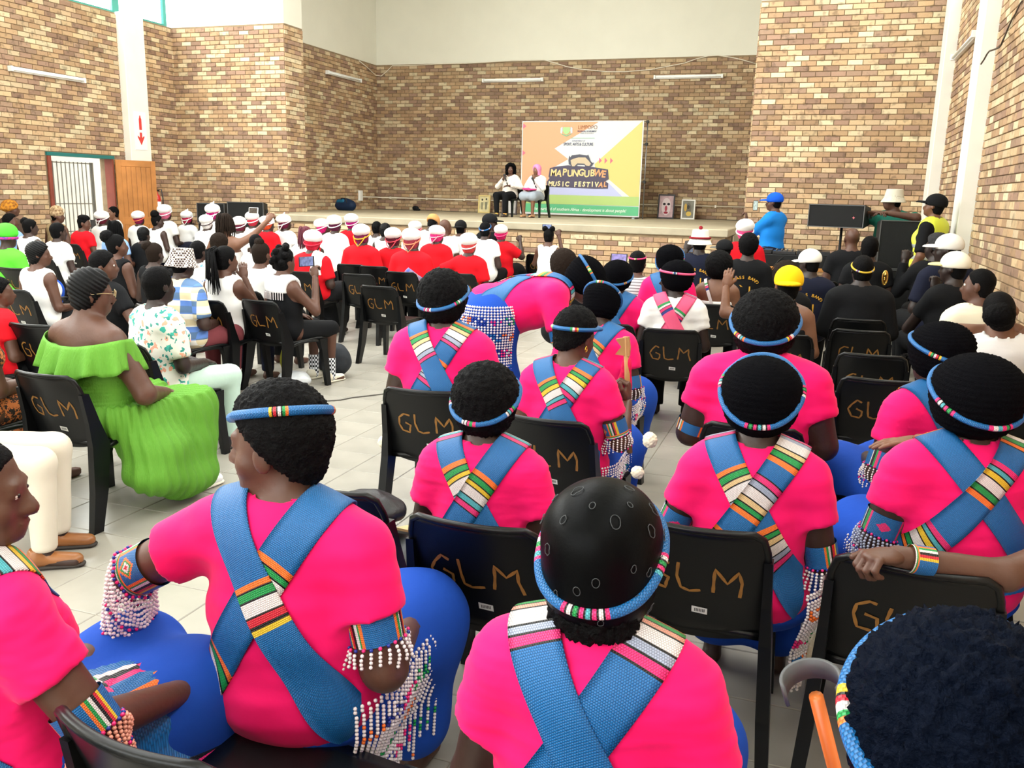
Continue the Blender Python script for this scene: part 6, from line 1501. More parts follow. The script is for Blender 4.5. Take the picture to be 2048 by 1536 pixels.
def btext(txt, zx, zy, size, hexc, lay, sh=0, bold=0, stretch=1, ang=0):
    me = text_mesh(txt, size, sh, bold, extrude=0)
    if me.materials and me.materials[0].name != 'banner_ink_'+hexc: me = me.copy(); me.materials.clear()
    o = obj('printed_text', me, mat('banner_ink_'+hexc, srgb(hexc), .5), ban); x, z = buv(zx, zy); o.location = (x, -.003*lay, z); o.rotation_euler = (PI/2, math.radians(ang), 0); o.scale = (stretch, 1, 1); return o
btext('LIMPOPO', 1042, 235, .115, '8a5a2a', 4, stretch=.92); btext('PROVINCIAL GOVERNMENT', 1035, 287, .05, '22305c', 4, bold=.001, stretch=.68); btext('REPUBLIC OF SOUTH AFRICA', 1035, 314, .033, '3a4666', 4, stretch=.7)
bpoly('header_rule', [(830, 375), (1140, 375), (1140, 380), (830, 380)], '5fae94', 4); btext('DEPARTMENT OF', 928, 418, .05, '3f4f80', 4, .2, stretch=.78); btext('SPORT, ARTS & CULTURE', 928, 462, .083, '22305c', 4, bold=.0012, stretch=.72)
dk = '4a4258'
bpoly('logo_shadow', [(560, 790), (640, 770), (800, 750), (1140, 770), (1330, 800), (1345, 930), (1300, 960), (1340, 985), (1340, 1060), (1180, 1065), (530, 1050), (525, 980), (560, 930), (545, 910)], dk, 4)
def wobble(word, zx0, zx1, zy, size, hexc, lay, jit):
    n = len(word)
    for k, ch in enumerate(word):
        if ch != ' ': btext(ch, zx0+(zx1-zx0)*k/(n-1), zy+jit*math.sin(k*2.3), size, hexc if k < n-2 else 'e8a06a', lay, .1, .006, .92, 6*math.sin(k*1.7))
wobble('MAPUNGUBWE', 610, 1275, 858, .205, 'e6c98a', 6, 10); wobble('MUSIC FESTIVAL', 575, 1300, 1010, .145, 'ecd9a6', 6, 4)
rh = [(815, 615), (830, 640), (850, 612), (950, 598), (1050, 612), (1065, 600), (1080, 640), (1100, 690), (1125, 715), (1148, 705), (1120, 750), (1090, 770), (1030, 765), (1020, 740), (930, 740), (900, 775), (850, 775), (835, 745), (812, 735), (805, 680)]
bpoly('rhino_outline', rh, '4a4a58', 5)
bpoly('rhino_body', [(835, 680), (870, 660), (940, 640), (1030, 640), (1070, 680), (1105, 725), (1085, 755), (1040, 750), (1020, 725), (925, 722), (890, 762), (858, 762), (845, 730)], 'c9b596', 6)
em = (765, 270)
bpoly('crest_shield', [(em[0]+x, em[1]+y) for x, y in ((-45, -40), (45, -40), (48, 10), (30, 45), (0, 62), (-30, 45), (-48, 10))], 'a8cf8a', 4); bpoly('crest_scroll', [(em[0]-60, em[1]+62), (em[0], em[1]+88), (em[0]+60, em[1]+62), (em[0]+60, em[1]+45), (em[0], em[1]+72), (em[0]-60, em[1]+45)], '7fae84', 4)
for s in (-1, 1): bpoly('crest_supporter', [(em[0]+s*x, em[1]+y) for x, y in ((52, -45), (78, -30), (80, 40), (60, 50), (50, 10))][::s], 'c3cdd4', 4)
for k in range(5): x = em[0]-36+18*k; bpoly('crest_ray', [(x-3, em[1]-48), (x+3, em[1]-48), (x+(k-2)*3, em[1]-85+6*abs(k-2))], 'd9a080', 4)
btext('The heartland of southern Africa - development is about people!', 960, 1362, .097, 'eef6ea', 5, .22, .0008, .86)
m_alu = mat('banner_frame_alu', srgb('8d8f92'), .35, metal=.8)
for x in (X0-BX+.03, X1-BX+.07): mb = MB(); mb.tube([(x, .06, 0), (x, .06, Z1-ZS)], .012, 8); mb.build('frame_post', m_alu, ban, True)
for z in (.8, 1.6, Z1-ZS-.02): mb = MB(); mb.tube([(X0-BX, .06, z), (X1-BX+.07, .06, z)], .009, 8); mb.build('frame_bar', m_alu, ban, True)
for x in (X0-BX+.03, X1-BX+.07):
    for z in (.8, 1.6, Z1-ZS-.02): mb = MB(); mb.rbox(x-.03, x+.03, .03, .09, z-.03, z+.03, .006); mb.build('frame_joint', m_ink, ban)
for x in (X0-BX+.2, X1-BX-.1): mb = MB(); mb.box(x-.03, x+.03, -.15, .35, 0, .03); mb.build('frame_foot', m_alu, ban)
# ================================================================== pictures leaning on the back wall, bag, small things on stage
def picture(px0, px1, py0, py1, label, frame_hex, ground, shapes, Yp=20.5):
    a = at_y(px0, py1, Yp); b = at_y(px1, py0, Yp); w, h = b[0]-a[0], b[2]-a[2]
    e = empty('framed_picture', ((a[0]+b[0])/2, Yp, ZS)); e.rotation_euler = (math.radians(-6), 0, 0); tag(e, label, 'picture', 'pictures leaning at the back of the stage')
    mb = MB(); t = .03
    for x0, x1, z0, z1 in ((-w/2, w/2, 0, t), (-w/2, w/2, h-t, h), (-w/2, -w/2+t, t, h-t), (w/2-t, w/2, t, h-t)): mb.box(x0, x1, -.02, .02, z0, z1)
    mb.build('frame', mat('picture_frame_'+frame_hex, srgb(frame_hex), .5), e)
    mb = MB(); mb.box(-w/2+t, w/2-t, -.004, .01, t, h-t); mb.build('canvas', mat('canvas_'+ground, srgb(ground), .7, var=.3, vscale=9), e)
    for k, (pts, hx) in enumerate(shapes):
        V = [(x*w, -.0055-.0004*k, z*h) for x, z in pts]; obj('painted_shape', mesh_np('painted_shape', V, [list(range(len(V)))], False), mat('paint_'+hx, srgb(hx), .7), e)
oval = lambda cx, cz, rx, rz, n=14: [(cx+rx*math.cos(2*PI*i/n), cz+rz*math.sin(2*PI*i/n)) for i in range(n)]
picture(956, 980, 393, 428, 'small pale gold picture of two striding figures beside the black-wigged performer', 'd8c07a', 'e6d8a6', [([(-.25, .2), (-.12, .2), (-.08, .6), (-.28, .6)], '8a8468'), ([(.08, .2), (.22, .2), (.28, .62), (.05, .62)], '7d7a62'), (oval(-.18, .74, .07, .06), '2a2620'), (oval(.17, .78, .07, .06), '2a2620')])
picture(1314, 1350, 390, 438, 'dark framed picture of a red and white face', '1c1a1e', 'd9b8bd', [(oval(0, .5, .28, .36), 'e8d6d8'), (oval(-.12, .6, .09, .05), '2a2228'), (oval(.14, .6, .09, .05), '2a2228'), (oval(0, .42, .08, .12), 'b8485a'), (oval(0, .25, .13, .05), 'a02a3c')])
picture(1361, 1391, 402, 441, 'white framed grey and yellow portrait picture', 'e9e6de', '8f8d80', [(oval(0, .55, .22, .28), '6a655a'), (oval(-.2, .6, .1, .2), 'c9a24a'), (oval(.05, .28, .2, .12), 'd8b85a'), (oval(0, .62, .1, .1), '3a3832')])
picture(1003, 1034, 398, 432, 'grey picture with dark frame standing behind the stage chairs', '3a2a26', 'b9b4ae', [([(-.3, .1), (.3, .1), (.2, .8), (-.2, .8)], 'c9c6c2')], 19.6)
bag = empty('travel_bag', at_z(691, 424, ZS)); bag.location.z = ZS; bag.location.y = 18.4; P = at_y(691, 411, 18.4); bag.location.x = P[0]; tag(bag, 'dark blue and teal travel bag on the stage floor', 'bag')
f = Field(); f.cone((-.14, 0, .12), (.14, 0, .12), .13, .13, .03, (1, .8, 1)); f.ell((-.02, 0, .2), (.16, .09, .10), .05); f.plane((0, 0, 0), (0, 0, -1)); V, Q = f.mesh(.016); V = V+vnorm(V, Q)*(.012*wave(V, 26, 4))[:, None]; child_mesh('bag_body', V, Q, cloth('bag_navy', '16263f', .6), bag)
f = Field(); f.cone((-.16, -.03, .2), (-.02, -.07, .22), .06, .05, .03); V, Q = f.mesh(.016); child_mesh('teal_panel', V, Q, cloth('bag_teal', '1b5f7f', .6), bag)
mb = MB(); mb.tube([(-.1, -.09, .16), (-.05, -.09, .29), (.05, -.08, .29), (.1, -.09, .15)], .012, 6); mb.build('bag_handle', m_ink, bag, True)
f = Field(); f.ell((0, 0, .06), (.09, .06, .07), .02); f.ell((.07, 0, .03), (.07, .05, .035), .02); f.plane((0, 0, 0), (0, 0, -1)); V, Q = f.mesh(.015); o = child_mesh('dark_bundle', V+vnorm(V, Q)*(.012*wave(V, 40, 2))[:, None], Q, cloth('bundle_black', '17181a'), None); P = at_y(831, 416, 20.6); o.location = (P[0], 20.6, ZS); tag(o, 'small dark bundle lying against the back stage wall', 'bundle')
# microphones and the pink cloth on the lap
def place_local(e, B, p, rot=(0, 0, 0)):
    a = B.o.rotation_euler.z; q = Matrix.Rotation(a, 3, 'Z')@(Vector(p)*B.sc); e.location = Vector(B.o.location)+q; e.rotation_euler = (math.radians(rot[0]), math.radians(rot[1]), a+math.radians(rot[2]))
def microphone(B, p, rot, label):
    e = empty('microphone', (0, 0, 0)); place_local(e, B, p, rot); tag(e, label, 'microphone')
    mb = MB(); mb.lathe([(.011, -.2), (.012, -.05), (.017, 0)], 12); mb.build('handle', mat('mic_black', (.012, .012, .014), .4), e, True); mb = MB(); mb.ball((0, 0, .022), .026); mb.build('grille', mat('mic_grille', (.06, .06, .065), .4, metal=.6), e, True)
    mb = MB(); mb.lathe([(.0135, -.14), (.0135, -.12)], 12); mb.build('ring', m_lampw, e, True)
microphone(bs1, (.02, .24, 1.0), (-20, 10, 0), 'black microphone held by the black-wigged performer'); microphone(bs2, (-.02, .26, .93), (-25, 14, 0), 'black microphone held under the chin of the pink-wigged performer')
f = Field(); f.ell((0, 0, .02), (.16, .12, .022), .02); f.ell((.1, -.03, .03), (.09, .07, .025), .02); V, Q = f.mesh(.014); o = child_mesh('folded_cloth', V+vnorm(V, Q)*(.006*wave(V, 60, 2))[:, None], Q, cloth('hot_pink_cloth', 'f04a8c'), None); place_local(o, bs2, (.06, .26, .66)); tag(o, 'folded hot pink cloth on the lap of the pink-wigged performer', 'cloth')
for B in (bs1, bs2):
    for s in (-1, 1): shoe(B.o, (s*.12, .42), cloth('tan_clog', 'b98f6a', .6) if B is bs2 else mat('grey_boot', srgb('4a4640'), .6), m_dsole, name='clog' if B is bs2 else 'boot')
for s in (-1, 1): f = Field(); f.cone((s*.12, .42, .08), (s*.12, .42, .20), .048, .05, .02); f.plane((0, 0, .2), (0, 0, 1)); V, Q = f.mesh(.012); child_mesh('bright_sock', V, Q, mat('bright_sock', srgb('e6d96a'), .8, col2=srgb('e8703a'), vscale=20), bs1.o)
# ================================================================== loudspeakers and sound desk
m_box = mat('speaker_black', (.010, .011, .012), .6, bump=.25, bscale=160, spec=.3); m_grill = mat('speaker_grille', (.0045, .005, .0055), .55, bump=.6, bscale=420, spec=.3); m_edge = mat('speaker_edge_worn', (.09, .09, .09), .6)
def speaker(loc, rz, w, h, d, label, logo=None, z=0, tilt=0, taper=.0):
    e = empty('loudspeaker', (loc[0], loc[1], z), math.radians(rz)); e.rotation_euler = (math.radians(tilt), 0, math.radians(rz)); tag(e, label, 'loudspeaker', 'black loudspeaker cabinets')
    mb = MB(); b = .012; V = [(-w/2, -d/2, 0), (w/2, -d/2, 0), (w/2*(1-taper), d/2, h*taper*.5), (-w/2*(1-taper), d/2, h*taper*.5), (-w/2, -d/2, h), (w/2, -d/2, h), (w/2*(1-taper), d/2, h*(1-taper*.5)), (-w/2*(1-taper), d/2, h*(1-taper*.5))]; mb.add(V, BOXF); mb.build('cabinet', m_box, e)
    mb = MB(); mb.box(-w/2+.02, w/2-.02, -d/2-.008, -d/2, .02, h-.02); mb.build('grille', m_grill, e)
    mb = MB(); 
    for x0, x1, z0, z1 in ((-w/2, w/2, 0, .012), (-w/2, w/2, h-.012, h), (-w/2, -w/2+.012, 0, h), (w/2-.012, w/2, 0, h)): mb.box(x0, x1, -d/2-.012, -d/2+.002, z0, z1)
    mb.build('front_edge', m_edge, e)
    for s in (-1, 1): mb = MB(); mb.box(s*(w/2-.012)-.012, s*(w/2-.012)+.012, -.05, .05, h*.42, h*.62); mb.build('handle_recess', m_ink, e)
    if logo: mb = MB(); mb.prism([(.0, .02), (.006, .006), (.02, 0), (.006, -.006), (0, -.02), (-.006, -.006), (-.02, 0), (-.006, .006)], 0, .002, None, Matrix.Translation((w*.32, -d/2-.0085, h*.45))@Matrix.Rotation(PI/2, 4, 'X')); mb.build('badge', mat('badge_'+logo, srgb(logo), .4), e)
    return e
P = at_y(1684, 455, 12.6); speaker((P[0], 12.75), -20, .74, .30, .55, 'black line loudspeaker with a red badge on a pole stand', 'e0707a', z=P[2], taper=.25)
st = empty('speaker_stand', (P[0], 12.75, 0)); tag(st, 'black pole stand holding up the loudspeaker with the red badge', 'stand')
mb = MB(); mb.tube([(0, 0, 0), (0, 0, .75)], .024, 10); mb.build('lower_tube', m_box, st, True); mb = MB(); mb.tube([(0, 0, .7), (0, 0, P[2])], .018, 10); mb.build('upper_tube', m_box, st, True); mb = MB(); mb.lathe([(.032, .7), (.032, .8)], 12); mb.build('collar', m_box, st, True)
for k in range(3): a = 2*PI*k/3; mb = MB(); mb.tube([(0, 0, .55), (.45*math.cos(a), .45*math.sin(a), .015)], .012, 8); mb.build('leg', m_box, st, True)
P = at_y(1802, 500, 12.1)
speaker((P[0]+.02, 12.2), 4, .66, .90, .65, 'large black bass cabinet at the bottom of the right stack', z=0); speaker((P[0]+.02, 12.2), 4, .66, .60, .60, 'black loudspeaker cabinet on top of the right bass cabinet', 'c9c9c9', z=.905, taper=.12)
P = at_y(495, 420, 14.2); zz = .52
speaker((P[0]-.02, 14.35), 22, .72, .55, .6, 'black bass cabinet at the bottom of the left stack', z=0); speaker((P[0]-.02, 14.35), 22, .72, .53, .6, 'black loudspeaker in the middle of the left stack', z=.555); speaker((P[0]-.06, 14.35), 20, .68, .36, .55, 'black line loudspeaker on top of the left stack', 'd0d0d0', z=1.09, taper=.2)
P = at_y(428, 420, 14.3); speaker((P[0]-.08, 14.5), 6, .56, 1.02, .45, 'flat black loudspeaker left of the left stack', z=0); speaker((P[0]-.08, 14.5), 6, .60, .38, .45, 'black line loudspeaker lying on the flat loudspeaker', z=1.025)
YD = 13.0
A, Bq = at_y(1480, 517, YD), at_y(1668, 523, YD); tw = Bq[0]-A[0]; tc = (A[0]+Bq[0])/2
tb = empty('sound_table', (tc, YD+.3, 0)); tag(tb, 'wooden folding table carrying the sound desk', 'table')
mb = MB(); mb.rbox(-tw/2-.2, tw/2+.05, -.33, .33, .74, .79, .008); mb.build('table_top', mat('orange_wood', srgb('c98a42'), .4, var=.15, vscale=4), tb)
for sx in (-1, 1):
    for sy in (-1, 1): mb = MB(); mb.tube([(sx*(tw/2-.1), sy*.26, .74), (sx*(tw/2-.06), sy*.28, 0)], .014, 8); mb.build('leg', m_box, tb, True)
dk_ = empty('sound_desk', (tc-.04, YD+.28, .79)); tag(dk_, 'black disc jockey console in a road case on the table', 'mixer')
w2 = tw/2+.02
mb = MB(); mb.rbox(-w2, w2, -.26, .26, 0, .17, .01); mb.build('road_case', m_box, dk_)
for nm, x0, x1, hgt in (('left_player', -w2+.04, -.17, .06), ('mixer_panel', -.16, .16, .045), ('right_player', .17, w2-.04, .06)):
    mb = MB(); mb.rbox(x0, x1, -.22, .22, .17, .17+hgt, .006); pl = mb.build(nm, mat('player_panel', (.02, .02, .022), .4), dk_)
    if 'player' in nm: mb = MB(); mb.lathe([(.12, .17+hgt), (.12, .17+hgt+.016), (.03, .17+hgt+.018)], 24, None, Matrix.Translation(((x0+x1)/2, .02, 0))); mb.build('jog_wheel', mat('jog_metal', (.10, .10, .11), .3, metal=.7), pl, True)
    else:
        for i in range(4):
            for j in range(3): mb = MB(); mb.lathe([(.011, .215), (.009, .24)], 10, None, Matrix.Translation((-.11+.073*i, -.12+.1*j, 0))); mb.build('knob', m_edge, pl, True)
mb = MB(); mb.box(-w2+.13, -w2+.27, -.263, -.259, .05, .12); mb.build('case_badge', mat('case_badge', srgb('c9b9a0'), .5), dk_)
for x in (-.12, .06): mb = MB(); mb.tube([(x+.16, -.24, .18), (x+.05, -.28, .08), (x-.03, -.32, -.04)], .006, 6); mb.build('cable', m_ink, dk_, True)
# ================================================================== phones
def phone(px, py, Yp, label, wpx, hpx, case='111214', screen='6a7aa8', tilt=0, rz=0):
    P = at_y(px, py, Yp); k = proj(P)[2]/FPX; w, h = wpx*k, hpx*k
    e = empty('phone', P, rz); tag(e, label, 'phone', 'phones held up to film')
    e.rotation_euler = (math.radians(-8), math.radians(tilt), rz)
    mb = MB(); mb.rbox(-w/2, w/2, -.004, .004, -h/2, h/2, .003); mb.build('phone_case', mat('phone_case_'+case, srgb(case), .35), e)
    mb = MB(); mb.box(-w/2*.86, w/2*.86, -.0052, -.0042, -h/2*.88, h/2*.88); mb.build('screen', mat('phone_screen_'+screen, srgb(screen), .2, emit=.35, var=.5, vscale=40), e)
def hand_at(B, nm, d): # palm position of a raised hand in the room
    w = B.arm[nm][2]+np.array(d); a = B.o.rotation_euler.z; q = Matrix.Rotation(a, 3, 'Z')@(Vector(w)*B.sc); return Vector(B.o.location)+q
phone(613, 523, hand_at(bkn, 'R', (0, .02, .08)).y, 'phone in a pink-rimmed case filming in the hand of the knotted-hair girl', 36, 20, '1a1216', '6f78a0', -6)
phone(507, 421, hand_at(bphone, 'R', (0, .02, .06)).y, 'white-edged phone raised by the bare-shouldered woman', 22, 12, 'e4e4e6', '4a4038')
phone(1094, 454, hand_at(bpf, 'R', (0, .02, .05)).y, 'phone held above the girl with two hair puffs', 20, 11)
phone(1238, 517, hand_at(b1, 'L', (0, .02, .07)).y, 'phone filming beside the pink bead band', 34, 19, '15131c', '7a6ab0')
phone(1381, 494, hand_at(BM[0], 'L', (0, .02, .07)).y, 'phone held by the bandsman in the white hat', 12, 22, '101218', '3a4a6a')
phone(1513, 541, hand_at(BM[1], 'L', (0, .02, .07)).y, 'wide phone held by the bandsman with dreadlocks', 30, 22, '14161c', '9fb4d8')
phone(1511, 411, hand_at(bdj, 'L', (0, .02, .08)).y, 'upright phone held by the sound man in blue', 9, 20, '0e0f12', 'a8b8b4')
# ================================================================== things carried and left on the floor
m_wood = mat('pale_wood', srgb('b98a52'), .55, var=.25, vscale=8)
ax = empty('wooden_axe', hand_at(bax, 'R', (0, .03, 0))); tag(ax, 'wooden toy axe with a pink cloth tied to its handle', 'axe'); ax.rotation_euler = (0, math.radians(-5), 0)
mb = MB(); mb.tube([(0, 0, -.25), (0, 0, .30)], .013, 8); mb.build('handle', m_wood, ax, True)
mb = MB(); mb.prism([(-.05, .22), (.015, .21), (.02, .25), (.015, .30), (-.045, .29), (-.02, .255)], -.012, .012, None, Matrix.Rotation(PI/2, 4, 'X')); mb.build('axe_head', m_wood, ax)
f = Field(); f.cone((0, 0, .19), (-.02, .02, .05), .02, .04, .02, (1, .5, 1)); V, Q = f.mesh(.01); child_mesh('tied_cloth', V+vnorm(V, Q)*(.008*wave(V, 60, 1))[:, None], Q, cloth('pink_bandana', 'e8255c', var=.3, vscale=60), ax)
cr = empty('crutch', (0, 0, 0)); tag(cr, 'forearm crutch with grey cuff and orange shaft leaning by the blue-black afro', 'crutch')
c0 = at_z(1632, 1392, .86); c1 = at_z(1690, 1620, .60); c0, c1 = Vector(c0), Vector(c1); d_ = (c1-c0).normalized(); foot = c0+d_*(c0.z/-d_.z)
mb = MB(); mb.tube([c0, foot], .0125, 10); mb.build('shaft', mat('orange_shaft', srgb('e07a38'), .35), cr, True)
mb = MB(); n = 26; up_ = -d_; sx_ = Vector((1, 0, 0)); sx_ = (sx_-up_*sx_.dot(up_)).normalized(); fr_ = up_.cross(sx_); rows = []
for k, off in enumerate((-.012, .03)):
    rows.append([c0+up_*(off+.02)+(sx_*math.cos(t)*.052+fr_*(math.sin(t)*.05-.01)) for t in np.linspace(-.5, PI+.5, n)])
V = [p for r in rows for p in r]; F = [(k, k+1, n+k+1, n+k) for k in range(n-1)]; o = obj('cuff', mesh_np('cuff', V, F, True), mat('grey_cuff_plastic', srgb('4e5052'), .5), cr); md = o.modifiers.new('thick', 'SOLIDIFY'); md.thickness = .006
mb = MB(); mb.lathe([(.018, 0), (.016, .05)], 12, None, Matrix.Translation(foot)); mb.build('rubber_tip', m_ink, cr, True)
# trumpet on a lap among the bandsmen
tr = empty('trumpet', at_y(1770, 556, 8.2)); tag(tr, 'brass trumpet resting between the chairs behind the broad man', 'trumpet'); m_br = mat('trumpet_brass', srgb('d8b05a'), .22, metal=1)
mb = MB(); mb.tube([(.02*math.cos(t), .01, .06*math.sin(t)) for t in np.linspace(0, 2*PI, 21)[:-1]], .007, 8, closed=True); mb.build('tubing', m_br, tr, True); mb = MB(); mb.lathe([(.007, 0), (.01, .1), (.022, .15), (.055, .18)], 20, None, Matrix.Translation((0, 0, -.2))@Matrix.Rotation(PI, 4, 'X')@Matrix.Translation((0, 0, -.06))); mb.build('bell', m_br, tr, True)
for k in range(3): mb = MB(); mb.lathe([(.008, -.03), (.008, .03)], 10, None, Matrix.Translation((.0, -.012, -.02+.02*k))); mb.build('valve', m_br, tr, True)
# bags and bottle on the floor
def soft(name, px, py, r, m, label, cat, amp=.02, seed=1, h=.012, parts=(), zz=0):
    P = at_z(px, py, zz); f = Field(); f.ell((0, 0, r[2]*.8), r, .03)
    for c, q in parts: f.ell(c, q, .03)
    f.plane((0, 0, 0), (0, 0, -1)); V, Q = f.mesh(h); o = child_mesh(name, V+vnorm(V, Q)*(amp*wave(V, 28, seed)+amp*.5*wave(V, 60, seed+3))[:, None], Q, m, None); o.location = (P[0], P[1], .012); return tag(o, label, cat)
m_film = mat('translucent_plastic', srgb('d9dde0'), .3, bump=.4, bscale=30); soft('plastic_bag', 590, 772, (.16, .11, .07), m_film, 'crumpled white plastic bag on the floor below the knotted-hair girl', 'bag', .015, 2)
soft('backpack', 668, 752, (.17, .13, .17), cloth('backpack_grey', '2e3136', .7), 'dark grey backpack under the chair of the knotted-hair girl', 'bag', .012, 5); soft('yellow_bag', 574, 750, (.05, .06, .17), cloth('yellow_green_bag', 'b5b42a', .7), 'yellow green shopping bag standing beside the plastic bag', 'bag', .008, 6)
soft('black_jacket', 738, 1040, (.15, .12, .06), mat('black_jacket_cloth', (.006, .006, .008), .5, bump=.4, bscale=30), 'shiny black jacket lying on a chair seat in the aisle', 'jacket', .02, 7, zz=.46).location.z = .462
chair(*(at_z(650, 985, .785)[:2]+np.array((.0, .33))), -4, 'black plastic chair standing empty under the black jacket')
bt = empty('water_bottle', at_z(78, 972, 0)); bt.location.z = .004; tag(bt, 'clear water bottle on the floor under the lime dress chair', 'bottle')
mb = MB(); mb.lathe([(.03, 0), (.032, .02), (.031, .14), (.02, .18), (.012, .2)], 18); mb.build('bottle_body', mat('clear_plastic', srgb('cfd8dc'), .12), bt, True); mb = MB(); mb.lathe([(.014, .2), (.014, .22)], 14); mb.build('cap', m_stick, bt, True)
pts = [at_z(x, y, .006) for x, y in ((500, 770), (560, 790), (650, 802), (680, 800), (705, 795), (740, 791), (765, 788), (790, 782), (860, 775))]
mb = MB(); mb.tube(pts, .005, 6); tag(mb.build('floor_cable', mat('grey_cable', srgb('55524d'), .6), None, True), 'thin grey cable lying across the aisle tiles', 'cable')
# wooden spoon-like stick with pink cloth beside the chair
wk = empty('wooden_paddle', at_z(822, 1060, .40)); tag(wk, 'flat pale wooden paddle with pink wrapped grip beside the aisle', 'paddle'); mb = MB(); mb.prism([(-.06, -.012), (-.03, .028), (.03, .03), (.085, .0), (.03, -.022)], -.006, .006); mb.build('blade', mat('pale_paddle', srgb('d8bd84'), .5), wk); mb = MB(); mb.tube([(.08, -.02, -.02), (.02, -.05, -.03), (-.02, -.055, -.03)], .015, 8); mb.build('grip', cloth('pink_bandana2', 'd81f5c'), wk, True)
# ================================================================== empty chairs
def empty_chair(px, py, label, rz=0, sc=1): P = at_z(px, py, .775*sc); chair(P[0], P[1]+.33, rz, label, sc=sc)
empty_chair(755, 577, 'empty black chair with GLM in gold standing at the aisle', -2)
for (x, y, t) in ((1722, 667, 'first empty black chair behind the broad man in black'), (1745, 717, 'second empty black chair behind the broad man in black'), (1762, 768, 'third empty black chair behind the broad man, beside the gold hoop earring'), (745, 536, 'empty black chair beyond the aisle chair'), (713, 552, 'empty black chair between the rainbow scarf and the aisle'), (1076, 512, 'empty black chair before the girl with two hair puffs'), (1640, 566, 'empty black chair behind the bandsman in the white cap'), (1862, 582, 'empty black chair before the man propping his chin'), (1640, 598, 'empty black chair beside the yellow cap'), (20, 540, 'empty black chair behind the bright green hat'), (55, 655, 'empty black chair beside the leopard print shirt')):
    empty_chair(x, y, t)
# ================================================================== bead hangings and pompoms of the dancers' skirts
def to_local(B, P):
    a = -B.o.rotation_euler.z; v = Vector(P)-Vector(B.o.location); return np.array(Matrix.Rotation(a, 3, 'Z')@v)/B.sc
def hip_beads(B, a0, a1, z0, z1, n=44, fr=.0065, name='bead_apron'):
    """strands of beads lying over the skirt, angles round the hips (0 = back, 90 = right)"""
    g = Field(); zp, f4 = B.zp, B.f4; g.ell((0, 0, zp-.02), (.185+.05*f4, .15+.035*f4, .125), .05)
    for s in (-1, 1):
        if B.pose == 'sit': g.cone((s*.095, .03, zp-.02), (s*(.12+.02*f4), .43, zp-.02), .118+.03*f4, .103+.02*f4, .14)
        else: g.cone((s*.095, 0, zp-.02), (s*.11, .04, .5), .118+.03*f4, .103+.02*f4, .14)
    rr = np.linspace(.05, .6, 80); P, K = [], []; rnd = random.Random(4)
    for i in range(n):
        a = math.radians(a0+(a1-a0)*i/(n-1)); d = np.array((math.sin(a), -math.cos(a), 0)); last = .3; z = z0
        k = 0; end = z1+rnd.uniform(-.03, .05)
        while z > end:
            L = np.array((0, .06 if B.pose == 'sit' else 0, z))+rr[:, None]*d; v = g(L); ins = np.nonzero(v < 0)[0]
            r = rr[ins[-1]] if len(ins) else last-.0005; last = max(r, last-.004) if k else r
            P.append(np.array((0, .06 if B.pose == 'sit' else 0, z))+d*(last+.008)); blk = int((z0-z)/.05); K.append(BC_['w' if blk % 2 == 0 or rnd.random() < .6 else 'bonpg'[(i//5+blk) % 5]]); z -= fr*1.9; k += 1
    beads(name, P, K, fr, B.o, B.dist < 3)
def waist_belt(B, z=None, h=.07):
    g = B.torso.inflate(.02); zp = B.zp; rr = np.linspace(.05, .5, 90); n = 120; rows = []; z = z or zp+.02
    for i in range(13):
        zz = z+h*i/12; row = []
        for k in range(n+1):
            a = 2*PI*k/n; d = np.array((math.sin(a), -math.cos(a), 0)); L = np.array((0, 0, zz))+rr[:, None]*d; v = g(L); ins = np.nonzero(v < 0)[0]; row.append(np.array((0, 0, zz))+d*(rr[ins[-1]]+.006 if len(ins) else .2))
        rows.append(row)
    A = np.array(rows); V = A.reshape(-1, 3); U = [(k/n*200, i/12*15) for i in range(13) for k in range(n+1)]; F, C = [], []
    for i in range(12):
        for k in range(n):
            F.append((i*(n+1)+k, i*(n+1)+k+1, (i+1)*(n+1)+k+1, (i+1)*(n+1)+k)); seg = (k//4) % 6; tri = abs((k % 8)-3.5)/4 < i/12
            C.append(BC_['bowgyo'[seg]] if (k//24) % 2 else BC_['o' if tri else 'b'])
    obj('bead_belt', mesh_np('bead_belt', V, np.array(F), True, np.array(C), U), m_bead, B.o)
for key in (890, 1205, 1530, 1942): waist_belt(PB[key])
hip_beads(bbend, -150, 120, bbend.zp+.06, .50, 70, .0085)
for key, a0, a1 in ((555, 55, 150), (975, -140, -70), (1205, 50, 130), (1942, -150, -70), (1522, 50, 140), (1530, 60, 130), (890, 60, 130)): hip_beads(PB[key], a0, a1, PB[key].zp+.03, .22, 26, .006 if key != 555 else .0055)
hip_beads(bax, 50, 140, bax.zp+.03, .2, 26, .006); hip_beads(PB[555], -150, -60, PB[555].zp+.03, .25, 26, .0055)
m_pom = mat('cream_wool', srgb('e9e0c8'), .95, bump=.5, bscale=120)
def pompom(B, px, py, Yp, r=.032, long=1.0):
    P = to_local(B, at_y(px, py, Yp)); f = Field(); f.ell(P, (r, r, r*long), .01); V, Q = f.mesh(.0042); V = V+vnorm(V, Q)*(.0035*wave(V, 330, 2)+.0016*np.random.RandomState(1).uniform(-1, 1, len(V)))[:, None]
    child_mesh('pompom', V, Q, m_pom, B.o)
pompom(PB[890], 768, 884, 3.75, .030); pompom(bax, 1300, 880, 3.5, .032, 1.1); pompom(bax, 1275, 945, 3.4, .028); pompom(PB[1522], 1598, 1095, 2.75, .036, .9); pompom(PB[1942], 1617, 1290, 2.75, .036, 1.5); pompom(PB[1530], 1632, 985, 3.9, .03, 1.3); pompom(bbend, 965, 668, 5.0, .035); pompom(PB[1530], 1625, 915, 3.9, .028)
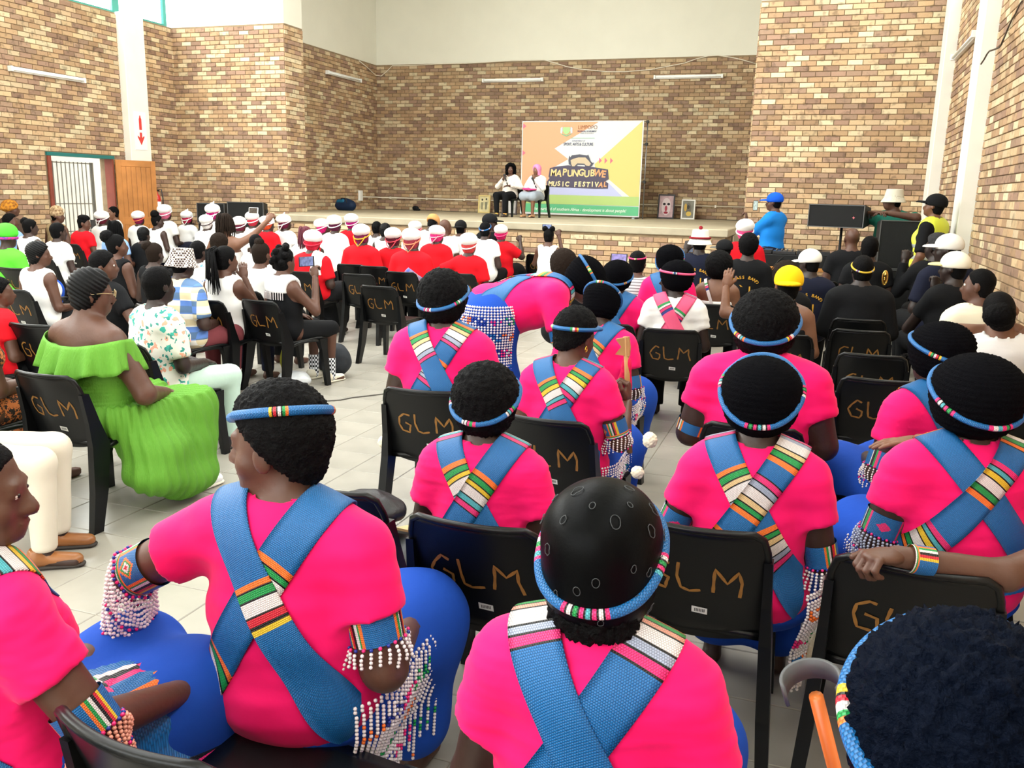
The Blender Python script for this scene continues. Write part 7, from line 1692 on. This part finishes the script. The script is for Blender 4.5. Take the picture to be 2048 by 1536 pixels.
# beaded aprons lying over the laps of the two nearest women on the left
def lap_apron(B, x0, x1, y0, y1, fringe=True, cols='bogwkpb'):
    g = Field(); zp, f4 = B.zp, B.f4
    for s in (-1, 1): g.cone((s*.095, .08, zp-.02), (s*(.12+.02*f4), .43, zp-.02), .122+.03*f4, .107+.02*f4, .14)
    nx, ny = 40, 30; zz = np.linspace(1.0, .2, 161); V, U, F, C = [], [], [], []
    X, Y = np.meshgrid(np.linspace(x0, x1, nx+1), np.linspace(y0, y1, ny+1)); L = np.stack(np.broadcast_arrays(X[..., None], Y[..., None], zz), -1); v = g(L); i = np.argmax(v < 0, axis=2); Z = np.where((v < 0).any(2), zz[i], .45)+.006
    V = np.stack([X, Y, Z], -1).reshape(-1, 3); U = [(a/nx*60, b/ny*50) for b in range(ny+1) for a in range(nx+1)]
    for b in range(ny):
        for a in range(nx):
            F.append((b*(nx+1)+a, b*(nx+1)+a+1, (b+1)*(nx+1)+a+1, (b+1)*(nx+1)+a)); st = (a//3) % 9; C.append(BC_['b'] if st < 2 else BC_[cols[(st+b//10) % len(cols)]])
    obj('bead_apron', mesh_np('bead_apron', V, np.array(F), True, np.array(C), U), m_bead, B.o)
    if fringe:
        P, K = [], []; r = random.Random(3)
        for a in range(0, nx+1, 2):
            p = V[a]; n = r.randint(9, 17)
            for k in range(n): P.append(p+np.array((.004*math.sin(k+a), -.006, -.010*k))); K.append(BC_['s' if (a//6) % 2 else 'w'] if k % 6 else BC_['n'])
        for b in range(0, ny+1, 2):
            p = V[b*(nx+1)+(0 if x0 < 0 else nx)]; n = r.randint(9, 16)
            for k in range(n): P.append(p+np.array((-.008 if x0 < 0 else .008, .003*math.sin(k*1.3+b), -.010*k))); K.append(BC_['w'] if k % 5 else BC_['p'])
        beads('apron_fringe', P, K, .0052, B.o, True)
lap_apron(PB[555], -.34, -.03, .02, .36); lap_apron(PB[-48], .02, .30, .10, .40)
# shawl, shoulder cloth and bead strap
def drape(B, name, m, pts, infl=.024):
    g = B.torso.inflate(infl)
    for p, n in pts: g.plane(B.T(p), n)
    mesh_field(B, g, m, name, .012, lambda V: .004*wave(V, 50, 3))
drape(b8, 'blue_shawl', cloth('shawl_blue', '1f5fc8', col2=srgb('e0b04a'), vscale=5), [((.02, 0, .86), (.75, 0, 1)), ((-.03, 0, .8), (-1, 0, .9)), ((0, -.02, .8), (0, 1, 0)), ((0, 0, .52), (0, 0, -1))])
drape(bc1, 'shoulder_cloth', cloth('shoulder_white', 'efecec'), [((.05, 0, .9), (-1, 0, 0)), ((0, 0, .84), (-.4, 0, -1)), ((.20, 0, .9), (1, 0, 0))], .022)
make_sash(bstrap, base='w', right=None, left=((.1, 'F'), (.25, 'F')), only='L', w=.03, drop=(.05, .60))
